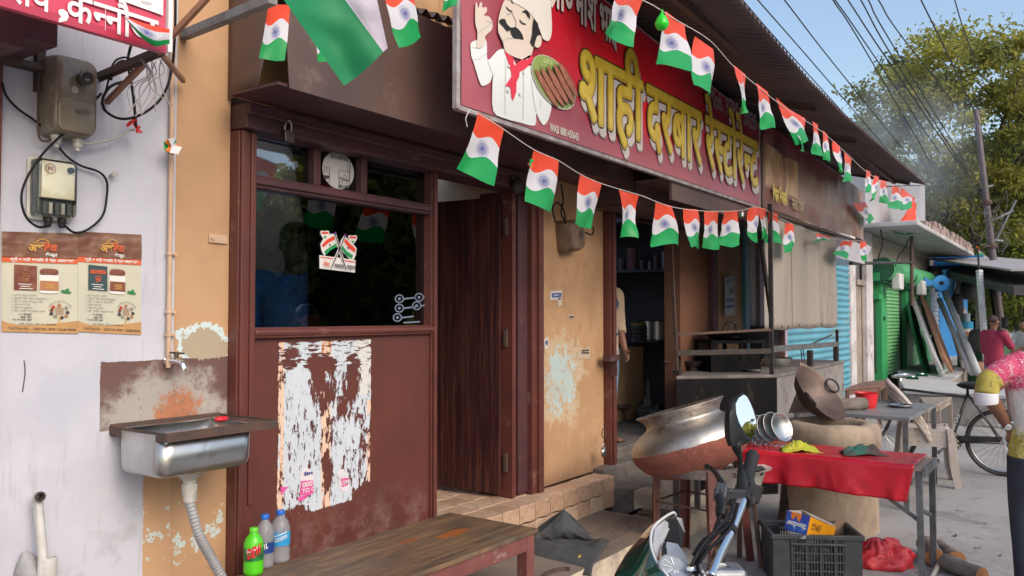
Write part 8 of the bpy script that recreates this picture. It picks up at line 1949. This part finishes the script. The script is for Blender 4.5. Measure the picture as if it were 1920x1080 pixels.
# trees over the road, seen in the window and the mirror
for k,(x,y,h)in enumerate(((-4,-23,9),(4,-22,9),(12,-23,5.4),(20,-22,7.6),(28.5,-23,10),(36,-22,10))):
 tree((x,y,0),(x,y,h*.52),(4.6,2.6,h*.5),['first','second','third','fourth','fifth','sixth'][k]+' roadside tree from the left on the far side of the street, seen mirrored',LF1 if k>1 else LF3,20+k,330 if k!=3 else 420,34 if k!=3 else 70,.75 if k!=3 else.34,1.1 if k!=3 else.7,.2,'trees across the street',.3,6)
m=MB(); rg_=random.Random(4)
b0=Vector((0,0,0)); hd=thing('far_wood','mass of far trees closing the end of the road','wood',far(1800,640,90),kind='stuff')
for k in range(10):foliage((95+rg_.uniform(-8,8),-45+k*9.5,4),(6,7,5),60,30,.8,LF2,60+k,hd,clump=1.6,shell=.2).name='foliage'

# ================================================================== drifting smoke
sc_=far(1700,290,17.5); m=MB(); m.blob(sc_,(1.9,1.9,2.3),24,16,.0,3)
vm=bpy.data.materials.new('thin_smoke'); vm.use_nodes=True; nt=vm.node_tree; nt.nodes.remove(nt.nodes['Principled BSDF']); pv_=nt.nodes.new('ShaderNodeVolumePrincipled'); pv_.inputs['Color'].default_value=(.78,.89,1.0,1); pv_.inputs['Anisotropy'].default_value=-.35
tcn=nt.nodes.new('ShaderNodeTexCoord'); S_=E(nt,tcn.outputs['Generated']); sp_=nt.nodes.new('ShaderNodeSeparateXYZ'); nt.links.new(tcn.outputs['Generated'],sp_.inputs[0]); gx_,gy_,gz_=[E(nt,o)for o in sp_.outputs]
rr2=(((gx_-.5)*(gx_-.5))+((gy_-.5)*(gy_-.5))+((gz_-.5)*(gz_-.5))).sqrt(); nz=nt.nodes.new('ShaderNodeTexNoise'); nz.inputs['Scale'].default_value=3.2; nz.inputs['Detail'].default_value=3; nt.links.new(tcn.outputs['Generated'],nz.inputs['Vector'])
den=(rr2.step(.46,.0))*(E(nt,nz.outputs[0]).step(.30,.66))*.8; nt.links.new(den.v,pv_.inputs['Density']); nt.links.new(pv_.outputs[0],nt.nodes['Material Output'].inputs['Volume'])
o=m.build('smoke',vm,None,smooth=True,origin=sc_); tag(o,'bluish cooking smoke drifting past the end of the tin roof','smoke',kind='stuff')
# ================================================================== people
def limb(mb,pts,rad,n=12):
 """tapered limb; rad entries are r or (r across, r front)"""
 P=[Vector(p)for p in pts]; m=5; S=spline(P,m); RR=[]
 for i in range(len(P)-1):
  a=rad[i]if isinstance(rad[i],tuple)else(rad[i],rad[i]); b=rad[i+1]if isinstance(rad[i+1],tuple)else(rad[i+1],rad[i+1])
  for k in range(m):t=k/m; RR.append((a[0]+(b[0]-a[0])*t,a[1]+(b[1]-a[1])*t))
 e=rad[-1]if isinstance(rad[-1],tuple)else(rad[-1],rad[-1]); RR.append(e); return S,RR
def loft(mb,pts,rad,side,n=14):
 S,RR=limb(mb,pts,rad); b0=len(mb.v); side=Vector(side).normalized()
 for i,p in enumerate(S):
  d=(S[min(i+1,len(S)-1)]-S[max(i-1,0)]).normalized(); x=(side-d*side.dot(d)); x=x.normalized()if x.length>.2 else d.orthogonal().normalized(); y=d.cross(x)
  for k in range(n):a=2*math.pi*k/n; mb.v.append(p+x*RR[i][0]*math.cos(a)+y*RR[i][1]*math.sin(a))
 for i in range(len(S)-1):
  for k in range(n):a=b0+i*n+k; c=b0+i*n+(k+1)%n; mb.f.append([a,c,c+n,a+n]); mb.mi.append(0)
 mb.f.append([b0+k for k in range(n)][::-1]); mb.mi.append(0); e=b0+(len(S)-1)*n; mb.f.append([e+k for k in range(n)]); mb.mi.append(0)
def fuse(o,vox,it=6,fac=.5):
 r=o.modifiers.new('fuse','REMESH'); r.mode='VOXEL'; r.voxel_size=vox; r.use_smooth_shade=True
 s_=o.modifiers.new('smooth','SMOOTH'); s_.iterations=it; s_.factor=fac
SKIN=paint('brown_skin',(.23,.105,.062),(.19,.085,.05),rough=.5,scale=8,bump=.05,bscale=150); HAIR=paint('black_hair',(.012,.011,.012),(.02,.018,.018),rough=.5,scale=30,bump=.3,bscale=200)
def head(mb,c,fwd,up=(0,0,1),s=1.0):
 """skull, jaw, nose, ears on one body mesh; c is the centre of the head"""
 f=Vector(fwd).normalized(); u=Vector(up).normalized(); l=u.cross(f)
 M_=Matrix(((l.x,f.x,u.x,0),(l.y,f.y,u.y,0),(l.z,f.z,u.z,0),(0,0,0,1)))
 mb.blob(Vector(c)+u*.02*s-f*.01*s,(.074*s,.094*s,.098*s),18,12,mat=M_); mb.blob(Vector(c)-u*.055*s+f*.025*s,(.055*s,.062*s,.062*s),14,10,mat=M_)
 mb.blob(Vector(c)+f*.095*s-u*.015*s,(.014*s,.02*s,.026*s),10,8,mat=M_)
 for q in(-1,1):mb.blob(Vector(c)+l*q*.077*s-f*.005*s-u*.01*s,(.012*s,.022*s,.034*s),8,8,mat=M_); mb.blob(Vector(c)+l*q*.033*s+f*.078*s+u*.022*s,(.022*s,.016*s,.008*s),8,6,mat=M_)
 mb.blob(Vector(c)+f*.083*s-u*.06*s,(.026*s,.014*s,.012*s),8,6,mat=M_)
def face(parent,c,fwd,s=1.0):
 f=Vector(fwd).normalized(); u=Vector((0,0,1)); l=u.cross(f)
 for q in(-1,1):m=MB(); m.blob(Vector(c)+l*q*.033*s+f*.083*s+u*.004*s,.011*s,10,8); m.build('eye',flat('eye_white',(.6,.58,.55),.2),parent,smooth=True)
def hair(parent,c,fwd,s=1.0,mat=None,name='hair'):
 f=Vector(fwd).normalized(); u=Vector((0,0,1)); l=u.cross(f); M_=Matrix(((l.x,f.x,u.x,0),(l.y,f.y,u.y,0),(l.z,f.z,u.z,0),(0,0,0,1))); m=MB(); m.blob(Vector(c)+u*.045*s-f*.022*s,(.083*s,.098*s,.085*s),22,14,.08,3,mat=M_); return m.build(name,mat or HAIR,parent,smooth=True)
def hand(mb,wrist,dirv,palm_n,s=1.0,curl=.5):
 """palm, four fingers of unequal length and a thumb from the palm's side"""
 d=Vector(dirv).normalized(); n=Vector(palm_n); n=(n-d*n.dot(d)).normalized(); x=d.cross(n); w_=Vector(wrist)
 loft(mb,[w_,w_+d*.045*s,w_+d*.09*s],[(.028*s,.020*s),(.042*s,.016*s),(.040*s,.013*s)],x,12)
 for k,(o_,L_)in enumerate(((-.030,.062),(-.010,.074),(.011,.070),(.030,.054))):
  p=w_+d*.085*s+x*o_*s; q1=p+(d*math.cos(curl*.5)+n*math.sin(curl*.5))*L_*.5*s; q2=q1+(d*math.cos(curl*1.5)+n*math.sin(curl*1.5))*L_*.5*s; loft(mb,[p,q1,q2],[.0095*s,.009*s,.007*s],x,8)
 p=w_+d*.03*s-x*.035*s; loft(mb,[p,p+(d*.6-x*.7+n*.3).normalized()*.035*s,p+(d*.9-x*.6+n*.5).normalized()*.062*s],[.013*s,.011*s,.008*s],n,8)

 # ---- man in the tie-dyed shirt at the right edge
dm=4.60; km=dm/FPX
def Q(x,y,dz=0.0):return far(x,y,dm+dz)
hip,chest,nk,hd_c=Q(1958,862),Q(1956,720),Q(1958,645),Q(1960,596)
gz=0.0; fw_m=(vdir*.75-RT*.2).normalized(); sd_m=Vector((RT.x,RT.y,0)).normalized()
foot_z=0.02
m1=thing('person','person in a pink and yellow tie dyed shirt with a hand on the hip','person',(hip.x,hip.y,0))
LSh,LEl,LWr=Q(1906,690),Q(1850,734,-.03),Q(1890,800,.02)
RSh,REl,RWr=Q(2016,690),Q(2050,775),Q(2045,850)
legs=[]
for s_,(kx,fx_)in((-1,(1926,1922)),(1,(1985,1990))):
 a=hip+sd_m*.09*s_+Vector((0,0,-.03)); kn_=Vector((a.x,a.y,.50))+fw_m*.03; an=Vector((a.x,a.y,.09))-fw_m*.01+sd_m*.02*s_; legs.append((a,kn_,an))
m=MB(); loft(m,[hip+Vector((0,0,-.06)),hip+Vector((0,0,.06)),hip.lerp(chest,.5),chest,nk-Vector((0,0,.05))],[(.155,.115),(.165,.115),(.15,.105),(.19,.115),(.12,.08)],sd_m,18)
loft(m,[nk-Vector((0,0,.06)),nk+Vector((0,0,.02)),hd_c],[(.065,.06),(.055,.055),(.055,.055)],sd_m); head(m,hd_c,fw_m)
for a,b,c in((LSh,LEl,LWr),(RSh,REl,RWr)):loft(m,[a.lerp(nk,.2),a,a.lerp(b,.5),b,b.lerp(c,.35),c],[.058,.056,.046,.040,.041,.027],vdir,14)
hand(m,LWr,(sd_m*.75+Vector((0,0,-.55))+vdir*.1),vdir,1.0,.9); hand(m,RWr,Vector((0,0,-1)),-sd_m,1.0,.5)
for a,k_,n_ in legs:loft(m,[a+Vector((0,0,.03)),a.lerp(k_,.5),k_,k_.lerp(n_,.4),n_,n_+Vector((0,0,-.05))+fw_m*.02],[.088,.075,.055,.055,.036,.034],sd_m,14); loft(m,[n_+Vector((0,0,-.055))-fw_m*.05,n_+Vector((0,0,-.055))+fw_m*.06,n_+Vector((0,0,-.065))+fw_m*.17],[(.035,.03),(.045,.03),(.035,.018)],sd_m)
o=m.build('body',SKIN,m1,smooth=True); fuse(o,.0085,4)
def tiedye():
 s=Shader('tie_dye_shirt',.8); p=s.world(); x,y,z=s.xyz(p); n=s.noise(5,4,.6,vec=p,dist=1.0); n2=s.noise(13,5,.6,vec=p,dist=2.0); nl=s.noise(9,2,.5,vec=p,dist=3.5)
 zz=z+(n-.5)*.22
 c=s.mix(zz.step(1.13,1.20),(.60,.57,.55),(.58,.07,.16)); c=s.mix(zz.step(1.0,.93),c,(.50,.42,.07)); c=s.mix(((nl-.5).abs()<.012)*.8,c,(.70,.62,.64)); c=s.mix((n2-.5).abs().step(.02,.0)*zz.step(1.0,.93),c,(.12,.10,.04)); c=s.mix(n2.step(.6,.7)*.45,c,(.66,.58,.58))
 s.set('Base Color',c).bump(s.noise(30,3,.5,vec=p)*.25+s.noise(3.5,3,.5,vec=p,dist=1.5)*1.6,.6,.05); return s.m
TD=tiedye()
m=MB(); loft(m,[hip+Vector((0,0,-.01)),hip+Vector((0,0,.08)),hip.lerp(chest,.5),chest,nk-Vector((0,0,.07)),nk-Vector((0,0,.03))],[(.19,.135),(.185,.135),(.178,.128),(.205,.135),(.16,.095),(.075,.07)],sd_m,20)
LMid,LCuff=Q(1872,702,-.01),Q(1849,745,-.03)
loft(m,[LSh.lerp(nk,.35),LSh+Vector((0,0,.01)),LMid,Q(1854,716,-.02),Q(1849,736,-.03)],[.07,.08,.068,.058,.055],vdir,16); loft(m,[RSh.lerp(nk,.35),RSh,RSh.lerp(REl,.5),RSh.lerp(REl,.75)],[.07,.078,.070,.072],vdir,16)
o=m.build('shirt',TD,m1,smooth=True); fuse(o,.011,3)
m=MB(); loft(m,[Q(1862,709,-.015),Q(1853,718,-.02),Q(1849,739,-.03)],[.064,.0615,.059],vdir,20); o=m.build('sleeve_band',paint('yellow_sleeve',(.46,.39,.08),(.38,.31,.06),rough=.8,scale=16,dirt=(.08,.07,.03),dirt_amt=.35),m1,smooth=True)
m=MB(); loft(m,[Q(1849,736,-.03),Q(1849,748,-.03),Q(1850,757,-.03)],[.060,.061,.058],vdir,20); o=m.build('sleeve_cuff',flat('white_cuff',(.70,.68,.72),.8),m1,smooth=True)
m=MB(); loft(m,[hip+Vector((0,0,.05)),hip+Vector((0,0,-.08))],[(.168,.122),(.17,.125)],sd_m,18)
for a,k_,n_ in legs:loft(m,[a+Vector((0,0,.05)),a.lerp(k_,.5),k_,k_.lerp(n_,.5),n_+Vector((0,0,-.02))],[.105,.095,.078,.07,.066],sd_m,16)
o=m.build('jeans',paint('dark_jeans',(.022,.026,.045),(.035,.04,.06),rough=.8,scale=6,bump=.3,bscale=120),m1,smooth=True); fuse(o,.011,3)
wd=(LWr-LEl).normalized(); m=MB(); c=LWr-wd*.02
for k in range(18):a_=2*math.pi*k/18; x_=wd.orthogonal().normalized(); y_=wd.cross(x_); e=x_*math.cos(a_)+y_*math.sin(a_); m.cbox(c+e*.033,(.012,.012,.012),e.to_track_quat('Z','Y').to_matrix())
x_=wd.orthogonal(); m.build('watch_strap',CHROME,m1); m=MB(); e=(EYE-c); e=(e-wd*e.dot(wd)).normalized(); m.lathe([(.017,-.004),(.018,.004),(.015,.006),(.001,.006)],18,frame(c+e*.034,wd,e.cross(wd))); m.build('watch_case',flat('watch_pale',(.7,.7,.7),.25,.6),m1)
hair(m1,hd_c,fw_m); face(m1,hd_c,fw_m)
for a,k_,n_ in legs:m=MB(); loft(m,[n_+Vector((0,0,-.07))-fw_m*.06,n_+Vector((0,0,-.07))+fw_m*.07,n_+Vector((0,0,-.075))+fw_m*.19],[(.042,.022),(.05,.022),(.04,.016)],sd_m); m.build('sandal',paint('brown_leather',(.06,.035,.025),rough=.5),m1,smooth=True)

# ---- simple builder for the others
def person(base,h,facing,label,shirt,trousers,arms,hairmat=None,cap=None,build_=1.0,vox=.012,legpose=None,name_extra=None):
 """base: point between the feet; arms: two (elbow, wrist) offsets in (side, front, up) as shares of h"""
 f=Vector(facing).normalized(); u=Vector((0,0,1)); l=u.cross(f); B_=Vector(base); W=lambda s_,fr,up:B_+l*s_*h+f*fr*h+u*up*h
 t=thing('person',label,'person',B_)
 m=MB(); loft(m,[W(0,0,.47),W(0,0,.56),W(0,.005,.66),W(0,0,.76),W(0,-.005,.83)],[(.092*h*build_,.066*h),(.095*h*build_,.065*h),(.092*h*build_,.062*h),(.112*h*build_,.066*h),(.06*h,.045*h)],l,16)
 loft(m,[W(0,-.005,.81),W(0,.0,.865),W(0,.008,.90)],[.036*h,.033*h,.033*h],l); head(m,W(0,.01,.93),f,s=h/1.72)
 S_=[]
 for s_,(el,wr)in zip((-1,1),arms):
  sh,e_,w_=W(.118*s_*build_,0,.80),W(*el),W(*wr); S_.append((sh,e_,w_)); loft(m,[sh.lerp(W(0,0,.8),.3),sh,sh.lerp(e_,.5),e_,e_.lerp(w_,.4),w_],[.034*h,.033*h,.027*h,.024*h,.024*h,.017*h],f,12); hand(m,w_,(w_-e_),l*-s_,h/1.72,.6)
 LG=[]
 for s_,(kn_,an)in zip((-1,1),legpose or(((-.05,.01,.28),(-.055,-.01,.045)),((.05,.01,.28),(.055,-.01,.045)))):
  a,k_,n_=W(.05*s_,0,.48),W(*kn_),W(*an); LG.append((a,k_,n_)); loft(m,[a,a.lerp(k_,.5),k_,k_.lerp(n_,.4),n_,n_-u*.015*h],[.055*h,.047*h,.033*h,.034*h,.021*h,.02*h],l,12)
  loft(m,[n_-u*.03*h-f*.025*h,n_-u*.03*h+f*.03*h,n_-u*.036*h+f*.1*h],[(.02*h,.016*h),(.027*h,.016*h),(.024*h,.009*h)],l,10)
 fuse(m.build('body',SKIN,t,smooth=True),vox,3)
 m=MB(); loft(m,[W(0,0,.46),W(0,0,.52),W(0,.005,.66),W(0,0,.76),W(0,-.005,.825),W(0,-.003,.84)],[(.108*h*build_,.080*h),(.106*h*build_,.078*h),(.104*h*build_,.074*h),(.122*h*build_,.077*h),(.08*h,.055*h),(.045*h,.04*h)],l,18)
 sl_=[]
 for sh,e_,w_ in S_:q=e_.lerp(w_,.25); loft(m,[sh.lerp(W(0,0,.8),.35),sh,sh.lerp(e_,.5),e_,q],[.042*h,.045*h,.040*h,.037*h,.036*h],f,14)
 fuse(m.build('shirt',shirt,t,smooth=True),vox*1.1,3)
 m=MB(); loft(m,[W(0,0,.52),W(0,0,.44)],[(.098*h*build_,.071*h),(.099*h*build_,.073*h)],l,16)
 for a,k_,n_ in LG:loft(m,[a+u*.03*h,a.lerp(k_,.5),k_,k_.lerp(n_,.5),n_+u*.02*h],[.063*h,.056*h,.044*h,.041*h,.036*h],l,14)
 fuse(m.build('trousers',trousers,t,smooth=True),vox*1.1,3)
 hair(t,W(0,.01,.93),f,h/1.72,cap,'cap' if cap else 'hair'); face(t,W(0,.01,.93),f,h/1.72)
 if cap:m=MB(); c=W(0,.01,.945); m.sheet(lambda a,b:c+l*(a-.5)*.10*h/1.0*1+f*(.05+.05*b)*h+u*(.004*h-.012*h*abs(a-.5)*2),6,3); m.build('cap_peak',cap,t,solid=.004)
 for a,k_,n_ in LG:
  m=MB(); loft(m,[n_-u*.042*h-f*.03*h,n_-u*.042*h+f*.04*h,n_-u*.043*h+f*.11*h],[(.024*h,.006*h),(.03*h,.006*h),(.026*h,.005*h)],l,10); m.tube(spline([n_+l*.028*h-u*.035*h+f*.04*h,n_-u*.005*h+f*.045*h,n_-l*.028*h-u*.035*h+f*.04*h],4),.008*h,6); m.build('sandal',paint('dark_leather',(.03,.022,.02),rough=.5),t,smooth=True)
 return t
 # cook standing in the kitchen, half hidden by the post
ft=onZ(1157,828,KZ); kf=(-vdir*.5+RT*.75).normalized(); kf.z=0
kb_=ft-Vector((RT.x,RT.y,0))*.13
kb_.z=KZ
person(kb_,1.60,(-vdir*.75+RT*.66),'person in a blue waistcoat, beige sleeves and jeans half hidden by the kitchen post',paint('beige_cotton',(.50,.38,.27),(.44,.33,.23),rough=.85,scale=5,bump=.3),paint('light_jeans',(.14,.32,.48),(.10,.25,.40),rough=.85,scale=6,bump=.3),(((-.16,.02,.62),(-.13,.09,.50)),((.145,.0,.62),(.12,.06,.50))))
kp=bpy.context.scene.objects[-1]
m=MB(); W_=kb_; l_=Vector((0,0,1)).cross((-vdir*.75+RT*.66).normalized()); loft(m,[W_+Vector((0,0,z_*1.6))for z_ in(.58,.66,.76,.825,.842)],[(.175,.126),(.172,.123),(.180,.128),(.125,.094),(.075,.07)],l_,20)
vest=m.build('waistcoat',paint('navy_waistcoat',(.035,.085,.17),(.03,.07,.14),rough=.85,bump=.2),[o for o in SC.objects if o.get('label','').startswith('person in a blue waistcoat')][0],smooth=True)
# far pair by the shed
pb_=far(1864,690,14.4); pb_.z=0
person(pb_,1.60,(vdir*.3+RT*.9),'person in a loose maroon shirt and brown cap holding a black thing to the face',paint('maroon_shirt',(.33,.025,.07),(.27,.02,.055),rough=.85,scale=3,bump=.3),paint('blue_jeans',(.07,.12,.20),(.05,.09,.15),rough=.85),(((-.13,.10,.66),(-.03,.17,.80)),((.14,.03,.62),(.13,.06,.48))),cap=paint('brown_cap',(.05,.025,.02),rough=.8))
c=far(1884,606,14.2); m=MB(); m.lathe([(.06,-.02),(.05,-.05),(.05,-.17),(.001,-.18)],14,Matrix.Translation(c+Vector((0,0,.12)))); m.box(c+Vector((-.05,-.05,-.09)),c+Vector((.05,.05,-.05))); tag(m.build('camera',BLACKPL,None,origin=c),'black device held up by the person in maroon','device')
pb_=far(1925,690,15.5); pb_.z=0
person(pb_,1.55,(-RT*.9-vdir*.2),'person in a pale grey shirt at the right edge beyond the tie dyed shirt',paint('pale_shirt',(.48,.47,.46),(.40,.39,.39),rough=.85,scale=3,bump=.3),paint('grey_trousers',(.12,.12,.13),rough=.85),(((-.12,.10,.66),(-.03,.18,.66)),((.12,.10,.66),(.05,.18,.62))))
# person inside, behind the dark window
ib=far(552,600,4.62); ib.z=SZ
person(ib,1.74,(-vdir),'person in a blue shirt inside, behind the dark window glass',paint('plain_blue_shirt',(.07,.27,.62),(.06,.22,.54),rough=.85,scale=4,bump=.3),paint('dark_trousers',(.03,.03,.035),rough=.85),(((-.16,.02,.62),(-.14,.08,.50)),((.16,.02,.62),(.14,.08,.50))),vox=.014)
